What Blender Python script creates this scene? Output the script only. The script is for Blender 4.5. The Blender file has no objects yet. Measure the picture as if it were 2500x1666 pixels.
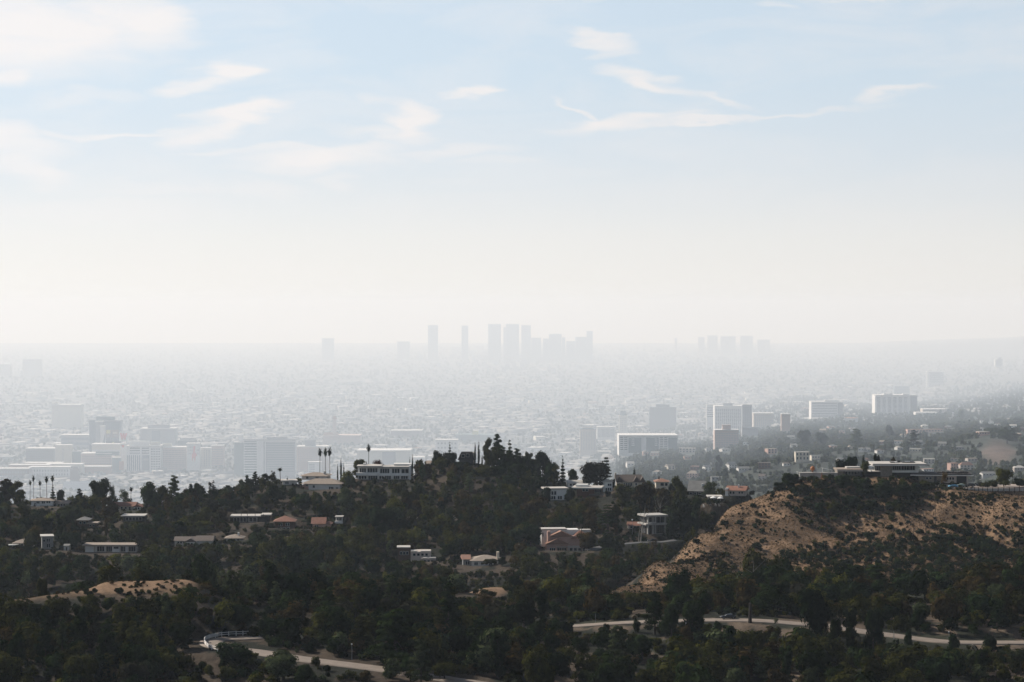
import bpy, math, random
import numpy as np
from mathutils import Vector

scn = bpy.context.scene
COL = scn.collection
rnd = random.Random(11)
rng = np.random.default_rng(7)

# ------------------------------------------------------------------ camera, sky, sun, exposure
F = 5540.0          # focal length in units of 1/2500 of the picture width
CZ = 220.0          # eye height, level line at ROW0
ROW0 = 745.0
Q = 1.5
K = 1.8 * Q             # stretch of everything beyond the hills
HP = 1170.0 * Q
DEND = 69700.0 * Q      # where the plain ends at the horizon
PLAIN = 220.0 - HP   # height of the city plain
cam_d = bpy.data.cameras.new('camera')
cam_d.sensor_width = 36.0
cam_d.lens = 36.0 * F / 2500.0
cam_d.clip_start = 1.0
cam_d.clip_end = 400000.0
cam = bpy.data.objects.new('camera', cam_d)
COL.objects.link(cam)
cam.location = (0, 0, CZ)
cam.rotation_euler = (math.radians(90) - math.atan((833 - ROW0) / F), 0, 0)
scn.camera = cam

SUN_EL, SUN_AZ = math.radians(35), math.radians(-57)     # azimuth from +Y, negative = left
sun_dir = Vector((math.sin(SUN_AZ) * math.cos(SUN_EL), math.cos(SUN_AZ) * math.cos(SUN_EL), math.sin(SUN_EL)))
sd = bpy.data.lights.new('sun', 'SUN')
sd.energy = 5.0
sd.angle = math.radians(0.5)
sd.color = (1.0, 0.93, 0.84)
sun = bpy.data.objects.new('sun', sd)
COL.objects.link(sun)
sun.rotation_euler = sun_dir.to_track_quat('Z', 'Y').to_euler()

scn.view_settings.view_transform = 'Standard'
scn.view_settings.look = 'None'
scn.view_settings.gamma = 1.0
scn.view_settings.use_curve_mapping = False
scn.view_settings.exposure = 0.42
scn.cycles.volume_bounces = 1
scn.cycles.max_bounces = 6
scn.cycles.diffuse_bounces = 2
scn.cycles.transparent_max_bounces = 8
scn.cycles.use_denoising = True
scn.cycles.sample_clamp_indirect = 4.0

world = bpy.data.worlds.new('World')
scn.world = world
world.use_nodes = True
wt = world.node_tree
wt.nodes.clear()


def nd(t, kind, **kw):
    n = t.nodes.new(kind)
    for k, v in kw.items():
        setattr(n, k, v)
    return n


def setin(t, sock, v):
    if isinstance(v, bpy.types.NodeSocket):
        t.links.new(v, sock)
    else:
        sock.default_value = v


def mth(t, op, a, b=None, c=None, clamp=False):
    n = nd(t, 'ShaderNodeMath', operation=op, use_clamp=clamp)
    setin(t, n.inputs[0], a)
    if b is not None:
        setin(t, n.inputs[1], b)
    if c is not None:
        setin(t, n.inputs[2], c)
    return n.outputs[0]


def mixc(t, f, a, b, mode='MIX'):
    n = nd(t, 'ShaderNodeMix', data_type='RGBA', blend_type=mode)
    setin(t, n.inputs[0], f)
    for i, v in ((6, a), (7, b)):
        if isinstance(v, tuple) and len(v) == 3:
            v = (*v, 1.0)
        setin(t, n.inputs[i], v)
    return n.outputs[2]


def ramp(t, fac, stops, interp='LINEAR'):
    n = nd(t, 'ShaderNodeValToRGB')
    cr = n.color_ramp
    cr.interpolation = interp
    while len(cr.elements) > 1:
        cr.elements.remove(cr.elements[-1])
    for i, (p, c) in enumerate(stops):
        e = cr.elements[0] if i == 0 else cr.elements.new(p)
        e.position = p
        if not isinstance(c, tuple):
            c = (c, c, c)
        e.color = (*c, 1.0)
    setin(t, n.inputs[0], fac)
    return n.outputs[0]


def noise(t, vec, scale, detail=4, rough=0.55, dist=0.0):
    n = nd(t, 'ShaderNodeTexNoise')
    n.inputs['Scale'].default_value = scale
    n.inputs['Detail'].default_value = detail
    n.inputs['Roughness'].default_value = rough
    n.inputs['Distortion'].default_value = dist
    if vec is not None:
        t.links.new(vec, n.inputs['Vector'])
    return n.outputs[0]


# world: Nishita overhead, dusty ramp near the horizon, cirrus
WS = 0.1
tc = nd(wt, 'ShaderNodeTexCoord').outputs['Generated']
sep = nd(wt, 'ShaderNodeSeparateXYZ')
wt.links.new(tc, sep.inputs[0])
el = mth(wt, 'ARCSINE', sep.outputs[2])
az = mth(wt, 'ARCTAN2', sep.outputs[0], sep.outputs[1])
nish = nd(wt, 'ShaderNodeTexSky', sky_type='NISHITA')
nish.sun_disc = False
nish.sun_elevation = SUN_EL
nish.sun_rotation = SUN_AZ
nish.air_density = 1.0
nish.dust_density = 1.5
nish.ozone_density = 1.5
g = mth(wt, 'DIVIDE', el, 0.4, clamp=True)
base = ramp(wt, g, [(0.0, (.935, .915, .875)), (0.035, (.915, .90, .868)), (0.075, (.88, .882, .868)), (0.12, (.805, .842, .872)), (0.165, (.735, .81, .88)),
                    (0.25, (.665, .785, .895)), (0.34, (.645, .77, .895)), (0.5, (.50, .66, .83)), (0.75, (.33, .50, .72)), (1.0, (.20, .36, .62))])
base = mixc(wt, 1.0, base, (.75 / WS,) * 3, 'MULTIPLY')
nf = ramp(wt, g, [(0.0, 0.04), (0.4, 0.08), (1.0, 0.85)])
nsc = mixc(wt, 1.0, nish.outputs[0], (0.45, 0.45, 0.45), 'MULTIPLY')
skyc = mixc(wt, nf, base, nsc)
# cirrus: streaks as ellipses of direction, edges broken by warped noise
comb = nd(wt, 'ShaderNodeCombineXYZ')
setin(wt, comb.inputs[0], mth(wt, 'MULTIPLY', az, F / 1000))
setin(wt, comb.inputs[1], mth(wt, 'MULTIPLY', el, F / 1000))
uv = comb.outputs[0]
wmap = nd(wt, 'ShaderNodeMapping')
wmap.inputs['Scale'].default_value = (1.2, 4.5, 1)
wmap.inputs['Rotation'].default_value = (0, 0, -0.12)
wt.links.new(uv, wmap.inputs[0])
nz = noise(wt, wmap.outputs[0], 1.9, 7, 0.62, 0.9)
nz2 = noise(wt, wmap.outputs[0], 0.8, 3, 0.5, 0.3)
warp = nd(wt, 'ShaderNodeTexNoise')
warp.inputs['Scale'].default_value = 4.0
warp.inputs['Detail'].default_value = 5
wt.links.new(wmap.outputs[0], warp.inputs['Vector'])
wv = nd(wt, 'ShaderNodeVectorMath', operation='SUBTRACT')
wt.links.new(warp.outputs[1], wv.inputs[0])
wv.inputs[1].default_value = (.5, .5, .5)
ws_ = nd(wt, 'ShaderNodeVectorMath', operation='MULTIPLY')
wt.links.new(wv.outputs[0], ws_.inputs[0])
ws_.inputs[1].default_value = (.30, .10, 0)
wa = nd(wt, 'ShaderNodeVectorMath', operation='ADD')
wt.links.new(uv, wa.inputs[0])
wt.links.new(ws_.outputs[0], wa.inputs[1])
uvw = wa.outputs[0]
# (column, row, half width, half height, tilt degrees up to the right, strength)
CLOUDS = [(90, 110, 360, 105, 3, 1.0), (330, 60, 170, 75, -20, .85), (20, 205, 95, 30, 8, .8), (575, 185, 95, 34, 8, 1.0), (470, 218, 130, 15, 6, .8),
          (600, 290, 115, 24, 10, 1.0), (500, 325, 110, 38, 14, .85), (300, 330, 260, 10, 2, .6), (30, 350, 160, 45, -6, .8), (90, 410, 120, 40, -14, .7),
          (985, 295, 92, 52, -22, 1.0), (820, 385, 230, 32, 4, .8), (700, 372, 170, 12, 2, .6), (1130, 375, 150, 16, 2, .55), (1160, 232, 66, 17, 4, .85),
          (640, 470, 100, 24, -3, .35), (1460, 108, 84, 17, -12, .8), (1480, 135, 70, 12, 8, .5), (1590, 205, 125, 20, -15, .95), (1740, 245, 110, 8, -11, .55),
          (1480, 305, 180, 20, 5, 1.0), (1420, 270, 60, 10, -30, .7), (1800, 292, 330, 8, 3, .75), (2170, 243, 96, 14, 14, .8), (2230, 4, 250, 9, 0, .7),
          (1900, 18, 60, 8, 0, .4), (250, 520, 330, 26, 1, .35), (820, 445, 80, 14, 0, .35), (1350, 10, 120, 6, 2, .3), (930, 330, 120, 20, -8, .6), (760, 410, 200, 18, 3, .5), (560, 385, 160, 10, 2, .45), (1220, 400, 120, 12, 2, .35), (400, 470, 260, 22, 0, .35), (200, 250, 150, 16, 4, .35), (1020, 270, 60, 14, -10, .6), (1620, 290, 150, 12, 4, .5)]
acc = None
for (cx, cy, hw, hh, tilt, st) in CLOUDS:
    mp = nd(wt, 'ShaderNodeMapping', vector_type='TEXTURE')
    mp.inputs['Location'].default_value = ((cx - 1250) / 1000, (ROW0 - cy) / 1000, 0)
    mp.inputs['Rotation'].default_value = (0, 0, math.radians(tilt))
    mp.inputs['Scale'].default_value = (hw / 1000 * 1.35, hh / 1000 * 1.5, 1)
    wt.links.new(uvw, mp.inputs[0])
    ln = nd(wt, 'ShaderNodeVectorMath', operation='LENGTH')
    wt.links.new(mp.outputs[0], ln.inputs[0])
    mr = nd(wt, 'ShaderNodeMapRange', interpolation_type='SMOOTHSTEP')
    wt.links.new(ln.outputs[1], mr.inputs[0])
    mr.inputs[1].default_value = 1.0
    mr.inputs[2].default_value = 0.15
    mr.inputs[3].default_value = 0.0
    mr.inputs[4].default_value = st
    acc = mr.outputs[0] if acc is None else mth(wt, 'MAXIMUM', acc, mr.outputs[0])
brk = mth(wt, 'MULTIPLY_ADD', nz, 1.9, -0.30)
mask = mth(wt, 'MULTIPLY', acc, mth(wt, 'MULTIPLY_ADD', brk, 0.75, 0.55), clamp=True)
thin = mth(wt, 'MULTIPLY', ramp(wt, mth(wt, 'MULTIPLY', nz, mth(wt, 'ADD', nz2, 0.5)), [(0.42, 0.0), (0.85, 1.0)]), 0.55)
fade = ramp(wt, mth(wt, 'DIVIDE', el, 1.0, clamp=True), [(0.0, 0.0), (0.03, 0.5), (0.10, 1.0), (1.0, 0.5)])
thin = mth(wt, 'MULTIPLY', thin, fade)
mask = mth(wt, 'MAXIMUM', mask, thin)
skyc = mixc(wt, mth(wt, 'MULTIPLY', mask, 0.95), skyc, (.672 / WS, .652 / WS, .647 / WS))
side = mth(wt, 'MULTIPLY_ADD', sep.outputs[0], -0.26, 1.0)
cs = nd(wt, 'ShaderNodeCombineXYZ')
for i in range(3):
    setin(wt, cs.inputs[i], side)
skyc = mixc(wt, 1.0, skyc, cs.outputs[0], 'MULTIPLY')
bg = nd(wt, 'ShaderNodeBackground')
bg.inputs[1].default_value = WS
wt.links.new(skyc, bg.inputs[0])
wo = nd(wt, 'ShaderNodeOutputWorld')
wt.links.new(bg.outputs[0], wo.inputs[0])
world.cycles.sampling_method = 'MANUAL'
world.cycles.sample_map_resolution = 1024

# ------------------------------------------------------------------ terrain heights
# each column of the valley: (distance, picture row) of ground in sight, (distance, None, height) of ground out of sight
HEAD = [(-4200, None, 60), (-1500, None, 120), (-200, None, 225), (0, None, 214), (150, None, 165), (350, None, 100), (470, None, 112)]
LEFT_TAIL = [(1290, None, 112), (1500, None, 20), (2000, None, -100), (3000, None, -220), (4500, None, -264), (110000, None, -264)]


def lt(*drop):
    return LEFT_TAIL[drop[0]:] if drop else LEFT_TAIL


def canyon(a=705, b=800, za=118, zb=98):
    return [(a, None, za), (b, None, zb)]


MID = [(925, 1445), (990, 1385), (1050, 1338)]
COLS = {
    0: [(560, 1666), (585, 1590), (610, 1510), (630, 1456), (665, None, 124)] + canyon() + MID + [(1120, 1288), (1190, 1236), (1225, 1226)] + lt(),
    125: [(560, 1666), (585, 1590), (612, 1500), (632, 1437), (665, None, 128)] + canyon() + MID + [(1120, 1290), (1190, 1238), (1225, 1228)] + lt(),
    250: [(555, 1666), (588, 1580), (615, 1480), (645, 1412), (675, None, 132)] + canyon() + MID + [(1120, 1292), (1190, 1246), (1225, 1238)] + lt(),
    400: [(555, 1666), (588, 1580), (615, 1480), (645, 1407), (675, None, 134)] + canyon() + MID + [(1120, 1290), (1190, 1240), (1225, 1232)] + lt(),
    461: [(555, 1666), (585, 1580), (615, 1480), (650, 1399), (685, None, 136)] + canyon() + MID + [(1120, 1285), (1190, 1228), (1225, 1218)] + lt(),
    520: [(550, 1666), (577, 1590), (592, 1566), (615, 1510), (655, 1445), (690, None, 132)] + canyon(730, 810) + MID + [(1120, 1280), (1190, 1215), (1228, 1205)] + lt(),
    650: [(545, 1666), (572, 1600), (603, 1556), (640, 1490), (670, 1455), (700, None, 130)] + canyon(740, 820) + MID + [(1120, 1275), (1190, 1212), (1235, 1184)] + lt(),
    800: [(540, 1666), (560, 1618), (610, 1530), (650, 1478), (680, 1450), (710, None, 130)] + canyon(750, 830) + MID + [(1130, 1272), (1200, 1208), (1248, 1172)] + lt(),
    950: [(540, 1666), (552, 1640), (610, 1540), (650, 1485), (690, 1450), (720, None, 128)] + canyon(760, 840) + MID + [(1130, 1262), (1200, 1205), (1242, 1172), (1258, 1165)] + lt(),
    1100: [(540, 1666), (552, 1655), (620, 1560), (690, 1480), (735, 1440), (765, None, 128)] + canyon(790, 850) + MID + [(1130, 1262), (1200, 1190), (1258, 1140)] + lt(),
    1175: [(545, 1666), (560, 1650), (640, 1550), (710, 1470), (765, 1425), (795, None, 126)] + canyon(815, 870) + MID + [(1130, 1258), (1200, 1186), (1262, 1134)] + lt(),
    1300: [(560, 1666), (590, 1610), (650, 1536), (715, 1475), (770, 1440), (800, None, 124)] + canyon(820, 870) + MID + [(1130, 1275), (1200, 1205), (1262, 1150)] + lt(),
    1400: [(570, 1666), (615, 1590), (648, 1530), (690, 1490), (740, 1450), (775, None, 124)] + canyon(800, 860) + [(925, 1440), (990, 1385), (1050, 1335), (1130, 1270), (1200, 1215), (1245, 1186)] + lt(),
    1511: [(575, 1666), (610, 1600), (647, 1523), (690, 1484), (740, 1455), (775, None, 122), (830, None, 112), (872, 1443), (890, 1428), (925, None, 108), (1000, 1395), (1060, 1330), (1130, 1262), (1200, 1206), (1235, 1190), (1290, None, 110), (1500, None, 50), (2000, None, 10), (2600, 1235), (4500, 1160), (7000, 1118), (9300, 1103), (110000, None, -264)],
    1600: [(575, 1666), (610, 1595), (644, 1519), (690, 1480), (740, 1455), (780, None, 120), (830, None, 112), (872, 1447), (930, 1380), (975, None, 108), (1045, 1362), (1100, 1310), (1150, 1250), (1205, 1203), (1230, 1198), (1290, None, 105), (1500, None, 50), (2000, None, 20), (2600, 1232), (4000, 1160), (6000, 1112), (9000, 1095), (10500, 1072), (110000, None, -264)],
    1700: [(575, 1666), (610, 1592), (640, 1516), (690, 1478), (740, 1455), (780, None, 118), (830, None, 108), (875, 1452), (925, 1388), (985, 1313), (1035, None, 108), (1100, 1302), (1150, 1250), (1205, 1214), (1230, 1211), (1290, None, 100), (1500, None, 60), (2000, None, 36), (2600, 1228), (3600, 1160), (5000, 1112), (7500, 1080), (10500, 1065), (110000, None, -264)],
    1765: [(575, 1666), (610, 1592), (639, 1516), (690, 1475), (745, 1450), (780, None, 116), (830, None, 108), (875, 1452), (930, 1378), (1026, 1234), (1070, None, 125), (1150, 1228), (1200, 1222), (1280, None, 100), (1500, None, 66), (2000, None, 48), (2600, 1200), (3600, 1150), (5000, 1105), (7500, 1072), (10500, 1062), (110000, None, -264)],
    1850: [(575, 1666), (610, 1592), (636, 1517), (690, 1470), (745, 1445), (785, None, 116), (840, None, 108), (880, 1450), (935, 1375), (990, 1288), (1040, 1205), (1080, None, 135), (1150, None, 110), (1300, None, 60), (2000, None, 50), (2600, 1180), (3500, 1132), (5000, 1085), (7500, 1050), (12000, 1035), (110000, None, -264)],
    1960: [(570, 1666), (605, 1590), (632, 1525), (690, 1470), (745, 1442), (785, None, 118), (840, None, 108), (885, 1448), (940, 1370), (995, 1275), (1052, 1163), (1090, None, 145), (1160, None, 115), (1300, None, 60), (2000, None, 60), (2600, 1172), (3500, 1115), (5000, 1062), (7500, 1030), (13000, 1018), (110000, None, -264)],
    2090: [(565, 1666), (600, 1600), (627, 1541), (690, 1470), (750, 1438), (790, None, 118), (850, None, 112), (900, 1430), (950, 1370), (995, 1300), (1030, 1225), (1050, 1172), (1072, 1164), (1095, 1162), (1140, None, 120), (1300, None, 60), (2000, None, 66), (2600, 1168), (3500, 1100), (5000, 1052), (7500, 1008), (13000, 985), (20000, 945), (110000, None, -264)],
    2200: [(560, 1666), (595, 1605), (619, 1555), (690, 1475), (750, 1440), (790, None, 118), (850, None, 114), (900, 1425), (960, 1345), (1005, 1270), (1035, 1205), (1050, 1172), (1072, 1164), (1095, 1162), (1140, None, 120), (1300, None, 60), (2000, None, 70), (2600, 1164), (3500, 1094), (5000, 1045), (7500, 992), (12000, 950), (20000, 925), (50000, 846), (110000, 833)],
    2310: [(560, 1666), (590, 1620), (614, 1569), (680, 1480), (750, 1438), (790, None, 118), (850, None, 116), (900, 1420), (960, 1330), (1010, 1248), (1040, 1196), (1075, 1187), (1090, 1186), (1140, None, 125), (1300, None, 66), (2000, None, 80), (2600, 1160), (3200, 1100), (5000, 1038), (7500, 980), (12000, 935), (20000, 895), (50000, 840), (110000, 829)],
    2420: [(560, 1666), (590, 1620), (614, 1570), (670, 1480), (750, 1430), (790, None, 120), (850, None, 118), (900, 1410), (960, 1322), (1010, 1250), (1042, 1203), (1078, 1192), (1092, 1191), (1140, None, 130), (1300, None, 75), (2000, None, 95), (2600, 1150), (2900, 1095), (3200, 1066), (3500, None, 60), (5000, 1030), (7500, 965), (12000, 915), (20000, 870), (50000, 834), (110000, 826)],
    2500: [(560, 1666), (590, 1620), (615, 1570), (670, 1480), (740, 1425), (790, None, 122), (850, None, 120), (900, 1400), (960, 1325), (1010, 1258), (1045, 1206), (1080, 1199), (1092, 1198), (1140, None, 135), (1300, None, 80), (2000, None, 105), (2600, 1140), (2950, 1088), (3200, 1064), (3500, None, 62), (5000, 1022), (8000, 945), (14000, 885), (25000, 848), (50000, 829), (110000, 822)],
}
YG = np.unique(np.concatenate([np.arange(-4200, 400, 40.), np.arange(400, 1400, 4.), np.arange(1400, 9500, 25.), np.arange(9500, 42000, 180.), np.geomspace(42000, 72000 * Q, 50)]))


def far(q, px):
    """points beyond the hills are carried farther along their line of sight"""
    if len(q) == 3 and 400 < q[0] <= 2000:
        q = (q[0], None, q[2] - .0126 * q[0])
    if q[0] < 2000:
        return q
    if q[0] >= 50000:
        Y2 = 55000 * Q if q[0] < 100000 else DEND
    else:
        Y2 = 1500 + (q[0] - 1500) * K
        if px >= 1700:
            Y2 = min(Y2 * (1 + (1.25 if px >= 2050 else .35) * min(max((q[0] - 4000) / 3000, 0), 1)), 50000 * Q)
    if len(q) == 2:
        return (Y2, None, max(PLAIN, CZ - (q[1] - ROW0) / F * Y2))
    return (Y2, None, PLAIN if q[2] == -264 else max(PLAIN, CZ - (CZ - q[2] + .0126 * q[0]) * Y2 / q[0]))


PXK = sorted(COLS)
prof = []
for p in PXK:
    pts = HEAD + [far(q, p) for q in COLS[p]]
    if p >= 1500 and p < 2150:
        pts.insert(-1, (pts[-2][0] * 1.22, None, PLAIN))
    ys = [q[0] for q in pts]
    zs = [q[2] if len(q) == 3 else CZ - (q[1] - ROW0) / F * q[0] for q in pts]
    prof.append(np.interp(YG, ys, zs))
prof = np.array(prof)
PXG = np.arange(-400, 2901, 10.)
TAB = np.empty((len(PXG), len(YG)))
for j in range(len(YG)):
    TAB[:, j] = np.interp(PXG, PXK, prof[:, j])
ker = np.exp(-0.5 * (np.arange(-6, 7) / 2.2) ** 2)
ker /= ker.sum()
pad = np.pad(TAB, ((6, 6), (0, 0)), mode='edge')
TAB = sum(ker[i] * pad[i:i + len(PXG)] for i in range(13))
kk = np.array([.25, .5, .25])
for _ in range(2):
    TAB[:, 1:-1] = .25 * TAB[:, :-2] + .5 * TAB[:, 1:-1] + .25 * TAB[:, 2:]


def vnoise(x, y, seed=0):
    xi, yi = np.floor(x).astype(np.int64), np.floor(y).astype(np.int64)
    fx, fy = x - xi, y - yi
    fx, fy = fx * fx * (3 - 2 * fx), fy * fy * (3 - 2 * fy)

    def hsh(a, b):
        n = (a * 374761393 + b * 668265263 + seed * 69069) & 0x7fffffff
        n = ((n ^ (n >> 13)) * 1274126177) & 0x7fffffff
        return ((n ^ (n >> 16)) & 0xffff) / 65535.0
    return (hsh(xi, yi) * (1 - fx) + hsh(xi + 1, yi) * fx) * (1 - fy) + (hsh(xi, yi + 1) * (1 - fx) + hsh(xi + 1, yi + 1) * fx) * fy


def fbm(x, y, octv=4, seed=0):
    s, a, t = 0, 1, 0
    for o in range(octv):
        s = s + a * vnoise(x * 2 ** o + 17 * o, y * 2 ** o - 9 * o, seed + o)
        t += a
        a *= .5
    return s / t


def seg_dist(x, y, pts):
    """distance to a polyline (x, y, z) and the z there"""
    bd = np.full(np.shape(x), 1e9)
    bz = np.zeros(np.shape(x))
    for (a, b) in zip(pts[:-1], pts[1:]):
        dx, dy = b[0] - a[0], b[1] - a[1]
        t = np.clip(((x - a[0]) * dx + (y - a[1]) * dy) / (dx * dx + dy * dy + 1e-9), 0, 1)
        d = np.hypot(x - a[0] - t * dx, y - a[1] - t * dy)
        z = a[2] + t * (b[2] - a[2])
        m = d < bd
        bd = np.where(m, d, bd)
        bz = np.where(m, z, bz)
    return bd, bz


def P(px, row, Y):
    return Vector(((px - 1250) / F * Y, Y, CZ - (row - ROW0) / F * Y))


def smooth_path(pts, n=6):
    out = []
    P_ = [np.array(p) for p in pts]
    for i in range(len(P_) - 1):
        p0, p1, p2, p3 = P_[max(i - 1, 0)], P_[i], P_[i + 1], P_[min(i + 2, len(P_) - 1)]
        for k in range(n):
            t = k / n
            out.append(tuple(.5 * ((2 * p1) + (p2 - p0) * t + (2 * p0 - 5 * p1 + 4 * p2 - p3) * t * t + (3 * p1 - p0 - 3 * p2 + p3) * t ** 3)))
    out.append(tuple(P_[-1]))
    return out


ROAD_A = smooth_path([P(*q) for q in [(1300, 1690, 535), (1106, 1663, 545), (915, 1634, 555), (764, 1615, 563), (677, 1602, 570), (620, 1593, 575), (560, 1586, 578), (522, 1577, 583), (516, 1568, 590), (548, 1562, 597), (600, 1560, 600), (650, 1556, 604), (730, 1546, 608)]])
ROAD_B = smooth_path([P(*q) for q in [(1290, 1536, 656), (1404, 1530, 651), (1493, 1524, 648), (1600, 1519, 645), (1719, 1516, 640), (1849, 1517, 636), (1940, 1524, 633), (2032, 1531, 630), (2110, 1544, 625), (2187, 1554, 620), (2246, 1562, 617), (2335, 1570, 613), (2472, 1571, 615), (2600, 1571, 618)]])
ROAD_C = smooth_path([P(*q) for q in [(1440, 1345, 1040), (1480, 1335, 1050), (1560, 1326, 1058), (1610, 1325, 1060), (1650, 1320, 1062)]])
# flat pads under houses: (x, y, z, radius)
PADS = []


def hgt(x, y, roads=True):
    x = np.asarray(x, float)
    y = np.asarray(y, float)
    yy = np.maximum(y, 300.)
    px = np.clip(1250 + F * x / yy, PXG[0], PXG[-1])
    i = np.clip(((px - PXG[0]) / 10).astype(int), 0, len(PXG) - 2)
    fi = (px - PXG[0]) / 10 - i
    j = np.clip(np.searchsorted(YG, y) - 1, 0, len(YG) - 2)
    fj = np.clip((y - YG[j]) / (YG[j + 1] - YG[j]), 0, 1)
    z = (TAB[i, j] * (1 - fi) + TAB[i + 1, j] * fi) * (1 - fj) + (TAB[i, j + 1] * (1 - fi) + TAB[i + 1, j + 1] * fi) * fj
    hill = np.clip((y - 450) / 80, 0, 1) * np.clip((1280 - y) / 60, 0, 1)
    # gullies run down the slope, towards the camera and a little left
    g1 = fbm((x + .45 * y) / 34., (y - .3 * x) / 120., 4, 3) - .5
    g2 = fbm(x / 17., y / 17., 4, 9) - .5
    dry = np.clip((px - 1480) / 80, 0, 1) * np.clip((y - 870) / 30, 0, 1) * np.clip((1035 - y) / 30, 0, 1)
    z = z + hill * (g1 * 3.0 + g2 * 1.8) * (1 - np.clip((y - 1030) / 20, 0, 1) * np.clip((px - 1900) / 60, 0, 1)) + dry * g1 * 13.0
    ft = np.clip((y - 1700) / 500, 0, 1) * np.clip((z + 250) / 60, 0, 1) * np.clip((32000 - y) / 10000, 0, 1)
    z = z + ft * ((fbm(x / 340., y / 420., 3, 21) - .5) * 75)
    if roads:
        m = (y > 450) & (y < 1200)
        if np.any(m):
            zz = np.array(z, copy=True)
            xm, ym, zm = x[m], y[m], zz[m]
            for path, w0, w1 in ((ROAD_A, 6.0, 15.0), (ROAD_B, 6.5, 15.0), (ROAD_C, 4.0, 9.0)):
                d, rz = seg_dist(xm, ym, path)
                w = np.clip((w1 - d) / (w1 - w0), 0, 1)
                w = w * w * (3 - 2 * w)
                zm = zm * (1 - w) + (rz - .12) * w
            zz[m] = zm
            z = zz
        for (bx, by, bz, r) in PADS:
            d = np.hypot(x - bx, y - by)
            w = np.clip((r + 7 - d) / 7, 0, 1)
            z = z * (1 - w) + bz * w
    return z


def hit(px, row, y0=480, y1=72000):
    """the ground point seen at a picture position"""
    ys = np.concatenate([np.arange(y0, 1400, 2.), np.arange(max(y0, 1400), 10000, 16.), np.arange(max(y0, 10000), y1, 100.)])
    ys = ys[ys >= y0]
    xs = (px - 1250) / F * ys
    zs = hgt(xs, ys, False)
    rows = ROW0 + (CZ - zs) / ys * F
    k = np.nonzero(rows <= row)[0]
    if len(k) == 0:
        return None
    return float(xs[k[0]]), float(ys[k[0]]), float(zs[k[0]])


def row_of(x, y, z):
    return ROW0 + (CZ - z) / y * F


def px_of(x, y):
    return 1250 + F * x / y
# ------------------------------------------------------------------ mesh and object helpers
def tag(o, label=None, cat=None, group=None, kind=None):
    if label: o['label'] = label
    if cat: o['category'] = cat
    if group: o['group'] = group
    if kind: o['kind'] = kind
    return o


def mesh_np(name, V, Fc, mats, midx=None, col=None, smooth=False):
    """V (n,3), Fc (m,k) one polygon size"""
    V = np.asarray(V, np.float32)
    Fc = np.asarray(Fc, np.int32)
    me = bpy.data.meshes.new(name)
    m, k = Fc.shape
    me.vertices.add(len(V))
    me.vertices.foreach_set('co', V.ravel())
    me.loops.add(m * k)
    me.loops.foreach_set('vertex_index', Fc.ravel())
    me.polygons.add(m)
    me.polygons.foreach_set('loop_start', np.arange(0, m * k, k, dtype=np.int32))
    me.polygons.foreach_set('loop_total', np.full(m, k, np.int32))
    if midx is not None:
        me.polygons.foreach_set('material_index', np.asarray(midx, np.int32))
    if smooth:
        me.polygons.foreach_set('use_smooth', np.ones(m, bool))
    for mt in (mats if isinstance(mats, (list, tuple)) else [mats]):
        me.materials.append(mt)
    me.update(calc_edges=True)
    if col is not None:
        a = me.color_attributes.new('tint', 'FLOAT_COLOR', 'POINT')
        c = np.ones((len(V), 4), np.float32)
        c[:, :3] = col
        a.data.foreach_set('color', c.ravel())
    return me


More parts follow.
